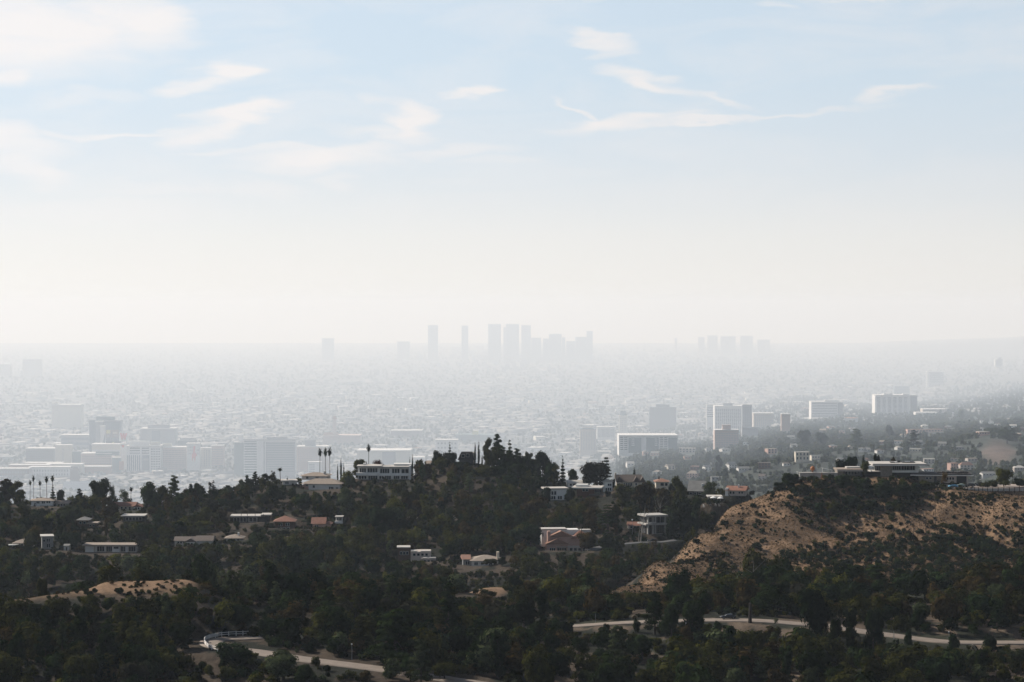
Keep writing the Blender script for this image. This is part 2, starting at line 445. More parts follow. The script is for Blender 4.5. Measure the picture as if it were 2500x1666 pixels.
class MB:
    """collects boxes, prisms and tubes as quads/tris"""
    def __init__(self):
        self.v = []
        self.f = []

    def box(self, x0, x1, y0, y1, z0, z1):
        n = len(self.v)
        self.v += [(x0, y0, z0), (x1, y0, z0), (x1, y1, z0), (x0, y1, z0), (x0, y0, z1), (x1, y0, z1), (x1, y1, z1), (x0, y1, z1)]
        self.f += [(n, n + 3, n + 2, n + 1), (n + 4, n + 5, n + 6, n + 7), (n, n + 1, n + 5, n + 4), (n + 1, n + 2, n + 6, n + 5), (n + 2, n + 3, n + 7, n + 6), (n + 3, n, n + 4, n + 7)]
        return self

    def poly_prism(self, pts, z0, z1):
        """pts counter-clockwise in plan"""
        n, k = len(self.v), len(pts)
        self.v += [(x, y, z0) for x, y in pts] + [(x, y, z1) for x, y in pts]
        self.f += [tuple(range(n + k - 1, n - 1, -1)), tuple(range(n + k, n + 2 * k))]
        self.f += [(n + i, n + (i + 1) % k, n + k + (i + 1) % k, n + k + i) for i in range(k)]
        return self

    def gable(self, x0, x1, y0, y1, z0, z1, axis='x', over=0.5):
        """solid gable; ridge along axis"""
        n = len(self.v)
        if axis == 'x':
            ym = (y0 + y1) / 2
            self.v += [(x0, y0 - over, z0), (x1, y0 - over, z0), (x1, y1 + over, z0), (x0, y1 + over, z0), (x0, ym, z1), (x1, ym, z1)]
        else:
            xm = (x0 + x1) / 2
            self.v += [(x1 + over, y0, z0), (x1 + over, y1, z0), (x0 - over, y1, z0), (x0 - over, y0, z0), (xm, y0, z1), (xm, y1, z1)]
        self.f += [(n, n + 1, n + 5, n + 4), (n + 2, n + 3, n + 4, n + 5), (n, n + 4, n + 3), (n + 1, n + 2, n + 5), (n, n + 3, n + 2, n + 1)]
        return self

    def hip(self, x0, x1, y0, y1, z0, z1, over=0.6):
        n = len(self.v)
        x0 -= over; x1 += over; y0 -= over; y1 += over
        d = min(x1 - x0, y1 - y0) / 2 * .98
        if x1 - x0 >= y1 - y0:
            r = [(x0 + d, (y0 + y1) / 2, z1), (x1 - d, (y0 + y1) / 2, z1)]
            self.v += [(x0, y0, z0), (x1, y0, z0), (x1, y1, z0), (x0, y1, z0)] + r
            self.f += [(n, n + 1, n + 5, n + 4), (n + 1, n + 2, n + 5), (n + 2, n + 3, n + 4, n + 5), (n + 3, n, n + 4), (n, n + 3, n + 2, n + 1)]
        else:
            r = [((x0 + x1) / 2, y0 + d, z1), ((x0 + x1) / 2, y1 - d, z1)]
            self.v += [(x0, y0, z0), (x1, y0, z0), (x1, y1, z0), (x0, y1, z0)] + r
            self.f += [(n, n + 1, n + 4), (n + 1, n + 2, n + 5, n + 4), (n + 2, n + 3, n + 5), (n + 3, n, n + 4, n + 5), (n, n + 3, n + 2, n + 1)]
        return self

    def tube(self, pts, radii, k=6):
        rings = []
        for i, p in enumerate(pts):
            p = Vector(p)
            a = Vector(pts[max(i - 1, 0)])
            b = Vector(pts[min(i + 1, len(pts) - 1)])
            d = (b - a).normalized() if (b - a).length > 1e-6 else Vector((0, 0, 1))
            u = d.orthogonal().normalized()
            w = d.cross(u)
            n = len(self.v)
            for q in range(k):
                t = 2 * math.pi * q / k
                self.v.append(tuple(p + (u * math.cos(t) + w * math.sin(t)) * radii[i]))
            rings.append(n)
        for a, b in zip(rings[:-1], rings[1:]):
            for q in range(k):
                self.f.append((a + q, a + (q + 1) % k, b + (q + 1) % k, b + q))
        self.f.append(tuple(range(rings[-1], rings[-1] + k)))
        self.f.append(tuple(range(rings[0] + k - 1, rings[0] - 1, -1)))
        return self

    def mesh(self, name, mats, smooth=False):
        me = bpy.data.meshes.new(name)
        me.from_pydata(self.v, [], self.f)
        for m in (mats if isinstance(mats, (list, tuple)) else [mats]):
            me.materials.append(m)
        if smooth:
            me.polygons.foreach_set('use_smooth', np.ones(len(me.polygons), bool))
        me.update()
        return me

    def build(self, name, mat, parent=None, smooth=False, loc=None, rz=0.0):
        return obj(name, self.mesh(name, mat, smooth), parent, loc, rz)


def obj(name, me, parent=None, loc=None, rz=0.0, sc=None):
    o = bpy.data.objects.new(name, me)
    COL.objects.link(o)
    if parent is not None:
        o.parent = parent
    if loc is not None:
        o.location = loc
    if rz:
        o.rotation_euler = (0, 0, rz)
    if sc is not None:
        o.scale = sc if isinstance(sc, (tuple, list)) else (sc, sc, sc)
    return o


def empty(name, loc, rz=0.0, label=None, cat=None, group=None):
    o = obj(name, None, None, loc, rz)
    o.empty_display_size = 2
    return tag(o, label, cat, group)


# ------------------------------------------------------------------ materials
def newmat(name):
    m = bpy.data.materials.new(name)
    m.use_nodes = True
    t = m.node_tree
    t.nodes.clear()
    out = nd(t, 'ShaderNodeOutputMaterial')
    return m, t, out


def simple(name, col, rough=.8, var=.12, scale=.6, spec=.3, metal=0.0):
    """painted / plastered / tiled surface with mottling and streaks"""
    m, t, out = newmat(name)
    b = nd(t, 'ShaderNodeBsdfPrincipled')
    geo = nd(t, 'ShaderNodeNewGeometry').outputs['Position']
    n1 = noise(t, geo, scale, 5, .6)
    oi = nd(t, 'ShaderNodeObjectInfo').outputs['Random']
    f = mth(t, 'ADD', mth(t, 'MULTIPLY', mth(t, 'SUBTRACT', n1, .5), var * 4), mth(t, 'MULTIPLY_ADD', oi, var * .6, 1 - var * .3))
    c = nd(t, 'ShaderNodeVectorMath', operation='SCALE')
    c.inputs[0].default_value = col
    t.links.new(f, c.inputs[3])
    t.links.new(c.outputs[0], b.inputs['Base Color'])
    b.inputs['Roughness'].default_value = rough
    b.inputs['Specular IOR Level'].default_value = spec
    b.inputs['Metallic'].default_value = metal
    t.links.new(b.outputs[0], out.inputs[0])
    return m


def foliage(name, col, col2, trans=.25):
    m, t, out = newmat(name)
    oi = nd(t, 'ShaderNodeObjectInfo').outputs['Random']
    tcn = nd(t, 'ShaderNodeTexCoord').outputs['Object']
    n1 = noise(t, tcn, .55, 3, .6)
    n2 = noise(t, tcn, 3.5, 2, .6)
    f = ramp(t, mth(t, 'ADD', mth(t, 'MULTIPLY', n1, .65), mth(t, 'MULTIPLY', n2, .35)), [(.34, 0.0), (.66, 1.0)])
    c = mixc(t, f, col, col2)
    s = nd(t, 'ShaderNodeVectorMath', operation='SCALE')
    t.links.new(c, s.inputs[0])
    t.links.new(mth(t, 'MULTIPLY_ADD', oi, .95, .55), s.inputs[3])
    d = nd(t, 'ShaderNodeBsdfDiffuse')
    t.links.new(s.outputs[0], d.inputs[0])
    tr = nd(t, 'ShaderNodeBsdfTranslucent')
    t.links.new(s.outputs[0], tr.inputs[0])
    mx = nd(t, 'ShaderNodeMixShader')
    mx.inputs[0].default_value = trans
    t.links.new(d.outputs[0], mx.inputs[1])
    t.links.new(tr.outputs[0], mx.inputs[2])
    gl = nd(t, 'ShaderNodeBsdfGlossy')
    gl.inputs['Roughness'].default_value = .5
    gl.inputs[0].default_value = (.9, .9, .9, 1)
    m2 = nd(t, 'ShaderNodeMixShader')
    m2.inputs[0].default_value = .0
    t.links.new(mx.outputs[0], m2.inputs[1])
    t.links.new(gl.outputs[0], m2.inputs[2])
    t.links.new(m2.outputs[0], out.inputs[0])
    return m


def glass_mat(name, col, rough=.15):
    m, t, out = newmat(name)
    b = nd(t, 'ShaderNodeBsdfPrincipled')
    b.inputs['Base Color'].default_value = (*col, 1)
    b.inputs['Roughness'].default_value = rough
    b.inputs['Specular IOR Level'].default_value = .6
    t.links.new(b.outputs[0], out.inputs[0])
    return m


FOL = {
    'dark green': foliage('leaf_dark_green', (0.00347, 0.006872, 0.003136), (0.02713, 0.04089, 0.01215)),
    'deep green': foliage('leaf_deep_green', (0.002726, 0.006077, 0.003319), (0.02035, 0.03303, 0.01215), .2),
    'olive green': foliage('leaf_olive', (0.00966, 0.01138, 0.003332), (0.05757, 0.0572, 0.01328), .3),
    'grey green': foliage('leaf_grey_green', (0.01328, 0.01831, 0.01041), (0.06542, 0.07783, 0.03386), .25),
    'yellow green': foliage('leaf_yellow_green', (0.01569, 0.01799, 0.003749), (0.08289, 0.08171, 0.01517), .35),
    'brownish': foliage('leaf_brownish', (0.01147, 0.008993, 0.004373), (0.0698, 0.04901, 0.01801), .25),
    'purple brown': foliage('leaf_purple_brown', (0.01322, 0.01281, 0.009639), (0.04099, 0.03987, 0.02495), .2),
    'rust orange': foliage('leaf_rust', (0.06221, 0.03734, 0.008839), (0.1851, 0.1127, 0.02376), .3),
    'straw': foliage('dry_grass_straw', (.18, .116, .066), (.35, .24, .14), .25),
    'pink flowering': foliage('leaf_pink', (0.02333, 0.01601, 0.01285), (0.1322, 0.06068, 0.05346), .3),
}
M = dict(
    bark=simple('bark', (0.03678, 0.02809, 0.0214), .95, .3, 3.0),
    palebark=simple('pale_bark', (0.2006, 0.1806, 0.1538), .9, .25, 2.0),
    palmbark=simple('palm_bark', (0.06688, 0.0535, 0.04013), .95, .25, 4.0),
    white=simple('white_paint', (0.6597, 0.6356, 0.5878), .6, .10, .5),
    offwhite=simple('offwhite_plaster', (0.5617, 0.5317, 0.4915), .8, .12, .4),
    cream=simple('cream_plaster', (0.5333, 0.4654, 0.3684), .8, .12, .4),
    beige=simple('beige_plaster', (0.3973, 0.343, 0.2979), .85, .12, .4),
    pinkp=simple('pink_plaster', (0.446, 0.2813, 0.223), .85, .12, .4),
    grey=simple('grey_plaster', (0.2006, 0.2006, 0.194), .85, .12, .4),
    concrete=simple('concrete', (0.3251, 0.307, 0.2799), .85, .18, .5),
    darkwall=simple('dark_wall', (0.0301, 0.0301, 0.0301), .7, .2, .6),
    brownwall=simple('brown_wall', (0.08694, 0.05685, 0.04013), .85, .2, .6),
    brick=simple('red_brown_brick', (0.1137, 0.05685, 0.04147), .9, .2, 1.2),
    wood=simple('weathered_wood', (0.09363, 0.07357, 0.05685), .9, .25, 2.0),
    stone=simple('stone_wall', (0.1765, 0.1525, 0.1244), .95, .35, 1.6),
    flatroof=simple('pale_flat_roof', (0.3969, 0.3683, 0.3302), .75, .14, .3),
    greyroof=simple('grey_gravel_roof', (0.1605, 0.1572, 0.1471), .85, .2, .4),
    tanroof=simple('tan_tile_roof', (0.2408, 0.194, 0.1538), .85, .22, 1.0),
    brownroof=simple('brown_shingle_roof', (0.1003, 0.08026, 0.06688), .9, .22, 1.0),
    redroof=simple('terracotta_tile_roof', (0.1926, 0.09027, 0.05885), .85, .22, 1.0),
    orangeroof=simple('orange_tile_roof', (0.2215, 0.1204, 0.08093), .85, .2, 1.0),
    darkroof=simple('dark_shingle_roof', (0.03344, 0.02876, 0.02675), .85, .2, 1.0),
    glass=glass_mat('dark_window_glass', (.02, .025, .03)),
    frame=simple('white_frame', (0.6087, 0.6, 0.5738), .6, .05),
    asphalt=None,
    metal=simple('grey_metal', (0.2006, 0.2073, 0.214), .45, .1, 1.0, .5, .6),
    blackpaint=glass_mat('black_car_paint', (.012, .012, .014), .25),
    tyre=simple('tyre_rubber', (0.01338, 0.01338, 0.01338), .9, .1),
    bluecover=simple('light_blue_car_cover', (0.107, 0.2809, 0.4013), .55, .10, 1.5),
    greencover=simple('grey_green_car_cover', (0.1873, 0.2408, 0.2207), .6, .1, 1.5),
    silver=simple('silver_paint', (0.3344, 0.3344, 0.3344), .3, .05, 1, .5, .5),
    canvas=simple('white_canvas', (0.6782, 0.6608, 0.626), .8, .05, 1.0),
    orangeball=simple('orange_ball', (0.3678, 0.1271, 0.03344), .5, .08, 1.0),
    rust=simple('rusted_steel', (0.1605, 0.06688, 0.03344), .8, .2, 1.5),
    lampglass=simple('white_lamp_globe', (0.5685, 0.5685, 0.5484), .4, .02),
)


def asphalt():
    m, t, out = newmat('worn_asphalt')
    b = nd(t, 'ShaderNodeBsdfPrincipled')
    geo = nd(t, 'ShaderNodeNewGeometry').outputs['Position']
    n1 = noise(t, geo, .35, 5, .65)
    n2 = noise(t, geo, 3.0, 3, .6)
    c = ramp(t, mth(t, 'ADD', mth(t, 'MULTIPLY', n1, .7), mth(t, 'MULTIPLY', n2, .3)), [(.3, (.115, .088, .068)), (.5, (.165, .130, .10)), (.7, (.21, .165, .13))])
    t.links.new(c, b.inputs['Base Color'])
    b.inputs['Roughness'].default_value = .85
    t.links.new(b.outputs[0], out.inputs[0])
    return m


M['asphalt'] = asphalt()


# ------------------------------------------------------------------ haze box
HAZETOP = 400.0
hz = MB().box(-61000, 61000, -4300, DEND + 60, PLAIN - 2, HAZETOP)
hm, ht, hout = newmat('haze_air')
pv = nd(ht, 'ShaderNodeVolumePrincipled')
HAZE_COL = (.78, .88, 1.0)
pv.inputs['Color'].default_value = (*HAZE_COL, 1)
pv.inputs['Density'].default_value = 3.35e-5
pv.inputs['Absorption Color'].default_value = (1, 1, 1, 1)
pv.inputs['Anisotropy'].default_value = .15
ht.links.new(pv.outputs[0], hout.inputs['Volume'])
haze = hz.build('haze', hm)
tag(haze, kind='stuff')

# ------------------------------------------------------------------ terrain sheet
ys = np.concatenate([[-4200, -2500, -1200, -500, -200], np.arange(0, 480, 30.), np.arange(480, 1320, 2.6), np.arange(1320, 1700, 12.), np.arange(1700, 10000, 40.), np.arange(10000, 26000, 180.), np.arange(26000, 52000, 700.), np.geomspace(52000, DEND, 40)])
aa = np.concatenate([np.linspace(-.62, -.26, 16)[:-1], np.linspace(-.26, .26, 430), np.linspace(.26, .62, 16)[1:]])


def terrain_colour(x, y):
    """what the ground is covered with: dry grass, brown brush floor, or streets and gardens"""
    px = px_of(x, np.maximum(y, 300))
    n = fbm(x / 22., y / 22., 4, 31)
    n2 = fbm(x / 7., y / 7., 3, 41)
    grass = np.array([.185, .118, .070])
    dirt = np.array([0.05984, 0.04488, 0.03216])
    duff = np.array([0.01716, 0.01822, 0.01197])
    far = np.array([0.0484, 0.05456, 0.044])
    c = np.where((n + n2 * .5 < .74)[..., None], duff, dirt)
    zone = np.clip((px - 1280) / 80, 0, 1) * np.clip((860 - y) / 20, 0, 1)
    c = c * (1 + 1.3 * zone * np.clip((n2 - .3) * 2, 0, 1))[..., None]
    hillm = np.clip((px - 1490) / 40, 0, 1) * np.clip((y - 868) / 10, 0, 1) * np.clip((np.interp(px, [1490, 1600, 1700, 1765, 1850], [898, 942, 1000, 1040, 1125]) - y) / 12, 0, 1)
    cover = np.clip((n - .40 + (n2 - .5) * .5) * 9, 0, 1)
    # the lower right of the slope is brush and bare soil
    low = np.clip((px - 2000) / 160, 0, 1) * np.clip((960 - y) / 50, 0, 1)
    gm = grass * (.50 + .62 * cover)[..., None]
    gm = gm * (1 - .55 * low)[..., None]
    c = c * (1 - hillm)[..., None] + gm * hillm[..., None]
    ridge = np.clip((490 - px) / 20, 0, 1) * np.clip((y - 622) / 10, 0, 1) * np.clip((700 - y) / 10, 0, 1)
    c = c * (1 - ridge)[..., None] + grass * 1.1 * ridge[..., None]
    kn = np.clip(1 - np.hypot((px - 1175) / 75, (y - 752) / 22), 0, 1) * 3
    kn = np.clip(kn, 0, 1)[..., None]
    c = c * (1 - kn) + grass * .95 * kn
    fm = np.clip((y - 1900) / 600, 0, 1)[..., None]
    cityg = np.array([.11, .11, .105])
    fg = far * (.7 + .6 * n)[..., None]
    bare = np.clip(1 - np.hypot((px - 2440) / 62, (y - (1500 + 1380 * K)) / (262 * K)), 0, 1)
    bare = np.clip(bare * 3, 0, 1)[..., None]
    fg = fg * (1 - bare) + np.array([.12, .092, .075]) * bare
    pl = np.clip((y - 12000 * Q) / 1500, 0, 1)[..., None]
    fg = fg * (1 - pl) + cityg * pl
    return c * (1 - fm) + fg * fm


def terrain_mat():
    m, t, out = newmat('ground_cover')
    b = nd(t, 'ShaderNodeBsdfPrincipled')
    at = nd(t, 'ShaderNodeAttribute', attribute_name='tint').outputs['Color']
    geo = nd(t, 'ShaderNodeNewGeometry').outputs['Position']
    n1 = noise(t, geo, .9, 6, .7)
    n2 = noise(t, geo, .14, 6, .75, .6)
    n3 = noise(t, geo, .012, 5, .7)
    mp = nd(t, 'ShaderNodeMapping')
    mp.inputs['Rotation'].default_value = (0, 0, .5)
    mp.inputs['Scale'].default_value = (.35, .05, .35)
    t.links.new(geo, mp.inputs[0])
    n4 = noise(t, mp.outputs[0], 1.0, 4, .6)
    f = mth(t, 'ADD', mth(t, 'MULTIPLY', n1, .55), mth(t, 'ADD', mth(t, 'MULTIPLY', n2, .45), mth(t, 'MULTIPLY', n4, .3)))
    k = ramp(t, f, [(.40, .20), (.52, .58), (.66, 1.05), (.88, 1.5)])
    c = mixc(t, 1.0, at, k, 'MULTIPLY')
    k2 = ramp(t, n3, [(.3, .75), (.7, 1.25)])
    c = mixc(t, 1.0, c, k2, 'MULTIPLY')
    t.links.new(c, b.inputs['Base Color'])
    b.inputs['Roughness'].default_value = .95
    b.inputs['Specular IOR Level'].default_value = .1
    bp = nd(t, 'ShaderNodeBump')
    bp.inputs['Strength'].default_value = .9
    bp.inputs['Distance'].default_value = 1.2
    t.links.new(mth(t, 'ADD', n1, mth(t, 'MULTIPLY', n2, 1.5)), bp.inputs['Height'])
    t.links.new(bp.outputs[0], b.inputs['Normal'])
    t.links.new(b.outputs[0], out.inputs[0])
    return m


def build_terrain():
    Yg, Ag = np.meshgrid(ys, aa, indexing='ij')
    X = Ag * np.maximum(Yg, 700.)
    # outermost columns run out to the side
    X[:, 0] = -60000
    X[:, -1] = 60000
    Yf, Xf = Yg.ravel(), X.ravel()
    Z = hgt(Xf, Yf)
    V = np.stack([Xf, Yf, Z], 1)
    ny, nx = Yg.shape
    i = np.arange(ny - 1)[:, None] * nx + np.arange(nx - 1)[None, :]
    i = i.ravel()
    Fc = np.stack([i, i + 1, i + nx + 1, i + nx], 1)
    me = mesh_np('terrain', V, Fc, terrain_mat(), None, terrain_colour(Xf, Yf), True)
    o = obj('terrain', me)
    tag(o, kind='structure')
    return o
terrain_parts = None
# ------------------------------------------------------------------ vegetation prototypes
def leaf_cloud(lobes, n, size, seed, shell=.55, flat=.0, droop=0.0, elong=1.0):
    """leaf-sized quads scattered through the crown's lobes, thicker towards their outside"""
    r = np.random.default_rng(seed)
    L = np.array(lobes, float)
    vol = (L[:, 3] * L[:, 4] * L[:, 5]) ** .72
    k = r.choice(len(L), n, p=vol / vol.sum())
    d = r.normal(size=(n, 3))
    d /= np.linalg.norm(d, axis=1)[:, None]
    rad = (shell + (1 - shell) * r.random(n) ** .7) * (1 + .10 * r.normal(size=n))
    c = L[k, :3] + d * L[k, 3:6] * rad[:, None]
    ctr = (L[:, :3] * (L[:, 3:4] ** 2)).sum(0) / (L[:, 3] ** 2).sum()
    ow = c - ctr
    ow /= np.linalg.norm(ow, axis=1)[:, None] + 1e-6
    nrm = d * .8 + ow * .8 + r.normal(size=(n, 3)) * .42
    nrm[:, 2] += .2
    nrm /= np.linalg.norm(nrm, axis=1)[:, None]
    a = np.cross(nrm, r.normal(size=(n, 3)))
    a /= np.linalg.norm(a, axis=1)[:, None]
    b = np.cross(nrm, a)
    s = size * (.55 + .9 * r.random(n))[:, None]
    a = a * s * elong
    b = b * s * .75
    a[:, 2] -= droop * s[:, 0]
    V = np.concatenate([c - a * .9 - b * .3, c - b * .8 + a * .1, c + a + b * .25, c + b * .85 - a * .15], 0)
    i = np.arange(n)
    return V, np.stack([i, i + n, i + 2 * n, i + 3 * n], 1)


def lobes_oak(r, H, W, nl=13, base=.20, sq=.72):
    out = [(0, 0, H * (base + (1 - base) * .5), W * .33, W * .33, H * (1 - base) * .40)]
    for _ in range(nl):
        t = r.uniform(0, 2 * math.pi)
        z = r.uniform(base + .08, .88)
        q = math.sqrt(max(0, 1 - ((z - base - .28) / .62) ** 2))
        rr = r.uniform(.45, 1.0) * W * .36 * q
        s = W * r.uniform(.13, .22)
        out.append((math.cos(t) * rr, math.sin(t) * rr, z * H, s, s, s * sq))
    return out


def lobes_tall(r, H, W, nl=16):
    out = []
    for i in range(nl):
        z = .16 + .80 * (i + .5) / nl
        q = math.sin(math.pi * min(1, (z - .15) / .95)) ** .7
        t = r.uniform(0, 2 * math.pi)
        rr = W * .30 * q * r.uniform(.2, 1.1)
        s = W * r.uniform(.13, .21)
        out.append((math.cos(t) * rr, math.sin(t) * rr, z * H, s, s, s * r.uniform(.8, 1.2)))
    return out


def lobes_pine(r, H, W, nl=15):
    out = []
    for i in range(nl):
        z = .16 + .80 * i / (nl - 1)
        q = (1 - (z - .16) / .95) ** .7
        t = i * 2.4 + r.uniform(-.5, .5)
        rr = W * .36 * q * r.uniform(.5, 1.1)
        s = W * r.uniform(.13, .20) * (.55 + .5 * q)
        out.append((math.cos(t) * rr, math.sin(t) * rr, z * H, s * 1.25, s * 1.25, s * .55))
    out.append((0, 0, H * .62, W * .16, W * .16, H * .28))
    return out


def lobes_cone(r, H, W, tiers=9):
    out = []
    for i in range(tiers):
        z = .10 + .84 * i / (tiers - 1)
        rr = W * .5 * (1 - z) ** .85
        for k in range(5 if i < tiers - 3 else 3):
            t = k * 1.26 + i * .7 + r.uniform(-.3, .3)
            out.append((math.cos(t) * rr * .6, math.sin(t) * rr * .6, z * H - rr * .12, rr * .5 + .15, rr * .5 + .15, rr * .22 + .2))
    out.append((0, 0, H * .5, W * .13, W * .13, H * .46))
    return out


def lobes_cypress(r, H, W):
    out = []
    for i in range(10):
        z = .06 + .88 * i / 9
        s = W * .5 * math.sin(math.pi * min(1, (z + .12) / 1.16)) ** .8
        out.append((r.uniform(-.05, .05) * W, r.uniform(-.05, .05) * W, z * H, s, s, H * .085))
    return out


def trunk_mesh(r, H, lobes, rad, mat, name='trunk', limbs=5, lean=0.0):
    b = MB()
    top = H * .62
    pts = [(0, 0, -1.2), (r.uniform(-.1, .1) + lean * .3, 0, top * .4), (r.uniform(-.2, .2) + lean, r.uniform(-.2, .2), top)]
    b.tube(pts, [rad * 1.25, rad * .9, rad * .45], 6)
    for l in r.sample(lobes, min(limbs, len(lobes))):
        z0 = top * r.uniform(.45, .9)
        b.tube([(lean * z0 / top, 0, z0), ((l[0]) * .5, l[1] * .5, (z0 + l[2]) * .5 + .2), (l[0] * .9, l[1] * .9, l[2])], [rad * .5, rad * .32, rad * .12], 4)
    return b.mesh(name, mat)


PROTO = {}     # (kind, colour) -> list of (crown mesh, trunk mesh, native height, native width)
_rawcache = {}


def raw(kind, v):
    key = (kind, v)
    if key in _rawcache:
        return _rawcache[key]
    r = random.Random(hash(kind) % 1 + sum(map(ord, kind)) * 7 + v)
    sd_ = sum(map(ord, kind)) + v * 13
    if kind == 'oak':
        H, W = 8.0, 9.5
        L = lobes_oak(r, H, W, 13 + v)
        V, Fc = leaf_cloud(L, 3600, .34, sd_)
        tr = dict(rad=.30)
    elif kind == 'bush':
        H, W = 3.0, 4.2
        L = lobes_oak(r, H, W, 9, .05, .8)
        V, Fc = leaf_cloud(L, 1300, .24, sd_)
        tr = dict(rad=.10)
    elif kind == 'tall':
        H, W = 15.0, 8.5
        L = lobes_tall(r, H, W, 17)
        V, Fc = leaf_cloud(L, 3800, .36, sd_, .35, droop=.6)
        tr = dict(rad=.30)
    elif kind == 'pine':
        H, W = 15.0, 9.5
        L = lobes_pine(r, H, W, 17)
        V, Fc = leaf_cloud(L, 4200, .34, sd_, .3)
        tr = dict(rad=.32)
    elif kind == 'conifer':
        H, W = 12.0, 4.6
        L = lobes_cone(r, H, W)
        V, Fc = leaf_cloud(L, 2600, .26, sd_, .35)
        tr = dict(rad=.18)
    elif kind == 'cypress':
        H, W = 11.0, 1.7
        L = lobes_cypress(r, H, W)
        V, Fc = leaf_cloud(L, 1300, .20, sd_, .6)
        tr = dict(rad=.12)
    elif kind == 'thin':          # airy, see-through crown
        H, W = 9.0, 8.5
        L = lobes_oak(r, H, W, 16, .25)
        V, Fc = leaf_cloud(L, 1700, .26, sd_, .2)
        tr = dict(rad=.2)
    elif kind == 'cedar':         # flat tiers
        H, W = 14.0, 11.0
        L = []
        for i in range(7):
            z = .38 + .58 * i / 6
            for k in range(5):
                t = k * 1.26 + i
                rr = W * .5 * (1.05 - z) ** .6 * .62
                L.append((math.cos(t) * rr, math.sin(t) * rr, z * H, rr * .6 + .5, rr * .6 + .5, .38))
        V, Fc = leaf_cloud(L, 3200, .30, sd_, .2)
        tr = dict(rad=.32)
    _rawcache[key] = (V, Fc, L, H, W, tr)
    return _rawcache[key]


_trunks = {}


def proto(kind, colour, v):
    key = (kind, colour, v)
    if key not in PROTO:
        V, Fc, L, H, W, tr = raw(kind, v)
        crown = mesh_np('crown', V, Fc, FOL[colour])
        if (kind, v) not in _trunks:
            _trunks[(kind, v)] = trunk_mesh(random.Random(v + 5), H, L, tr['rad'], M['bark'])
        PROTO[key] = (crown, _trunks[(kind, v)], H, W)
    return PROTO[key]


def palm_mesh(seed, H=16.0, skirt=.5):
    r = random.Random(seed)
    tb = MB()
    lean = r.uniform(-.5, .5)
    tb.tube([(0, 0, -1), (lean * .2, 0, H * .3), (lean * .6, 0, H * .7), (lean, 0, H)], [.36, .24, .2, .24], 6)
    cb = MB()
    for k in range(34):
        t = k * 2.399
        e = math.radians(78 - 150 * k / 34)
        ln = 2.5 + r.uniform(-.3, .3)
        dx, dy = math.cos(t), math.sin(t)
        prev = Vector((lean, 0, H))
        w0 = .10
        for s in range(4):
            u = (s + 1) / 4
            ee = e - u * 0.75
            nxt = prev + Vector((dx * math.cos(ee), dy * math.cos(ee), math.sin(ee))) * ln / 4
            w1 = [.55, .62, .4, .05][s]
            side = Vector((-dy, dx, 0))
            n = len(cb.v)
            cb.v += [tuple(prev - side * w0), tuple(prev + side * w0), tuple(nxt + side * w1 + Vector((0, 0, -.18))), tuple(nxt - side * w1 + Vector((0, 0, -.18)))]
            cb.f += [(n, n + 1, n + 2, n + 3)]
            prev, w0 = nxt, w1
    return cb.mesh('fronds', FOL['dark green']), tb.mesh('trunk', M['palmbark'])


PALMS = [palm_mesh(s) for s in (1, 2, 3)]

# ------------------------------------------------------------------ individual trees
TREES = []       # (object, px, row, words, cat) waiting for labels from landmarks
LAND = []        # landmark (px, row, text)
OCC = []         # circles of ground already taken (x, y, r)
SIZEW = [(0, 'small'), (34, 'medium'), (58, 'large'), (90, 'very large')]


def put_tree(kind, colour, x, y, z, h, w=None, v=None, label=None, group=None, name=None, cat='tree'):
    v = rnd.randrange(3) if v is None else v
    cr, tr, H, W = proto(kind, colour, v)
    sz = h / H
    sx = (w / W) if w else sz * rnd.uniform(.9, 1.15)
    nm = name or {'oak': 'oak_tree', 'bush': 'shrub', 'tall': 'eucalyptus_tree', 'pine': 'pine_tree', 'conifer': 'conifer_tree', 'cypress': 'cypress_tree', 'thin': 'sparse_tree', 'cedar': 'cedar_tree'}[kind]
    e = empty(nm, (x, y, z), rnd.uniform(0, 6.28), label, cat if kind != 'bush' else 'shrub', group)
    e.scale = (sx, sx, sz)
    obj('crown', cr, e)
    obj('trunk', tr, e)
    hp = h / y * F
    size = [s for lim, s in SIZEW if hp >= lim][-1] if kind != 'bush' else ('small' if hp < 14 else 'low' if hp < 24 else 'big')
    words = {'oak': 'round %s tree', 'bush': '%s shrub', 'tall': 'tall loose %s eucalyptus', 'pine': 'irregular %s pine', 'conifer': 'pointed %s conifer',
             'cypress': 'narrow %s cypress', 'thin': 'sparse airy %s tree', 'cedar': 'flat tiered %s cedar'}[kind] % colour
    if label is None:
        TREES.append((e, px_of(x, y), row_of(x, y, z + h * .5), size + ' ' + words))
    OCC.append((x, y, sx * W * .32))
    return e


def T(kind, colour, px, top, base, wpx, Y=None, label=None, v=None, cat='tree', name=None):
    """tree whose foot is at a picture point; Y given or found on the terrain"""
    if Y is None:
        p = hit(px, base)
        x, y, z = p
    else:
        x, y = (px - 1250) / F * Y, Y
        z = float(hgt(x, y))
    top_z = CZ - (top - ROW0) / F * y
    return put_tree(kind, colour, x, y, z, max(top_z - z, 1.0), wpx / F * y, v, label, name=name, cat=cat)


def palm(px, top, Y, label, v=0, crown_px=17):
    x = (px - 1250) / F * Y
    z = float(hgt(x, Y))
    h = CZ - (top - ROW0) / F * Y - z
    e = empty('palm_tree', (x, Y, z), rnd.uniform(0, 6), label, 'palm tree')
    k = crown_px / F * Y / 5.0
    # scale keeps the crown its size while the trunk takes the height
    e.scale = (k, k, h / 17.0)
    obj('fronds', PALMS[v][0], e)
    obj('trunk', PALMS[v][1], e)
    OCC.append((x, Y, 1.5))
    return e


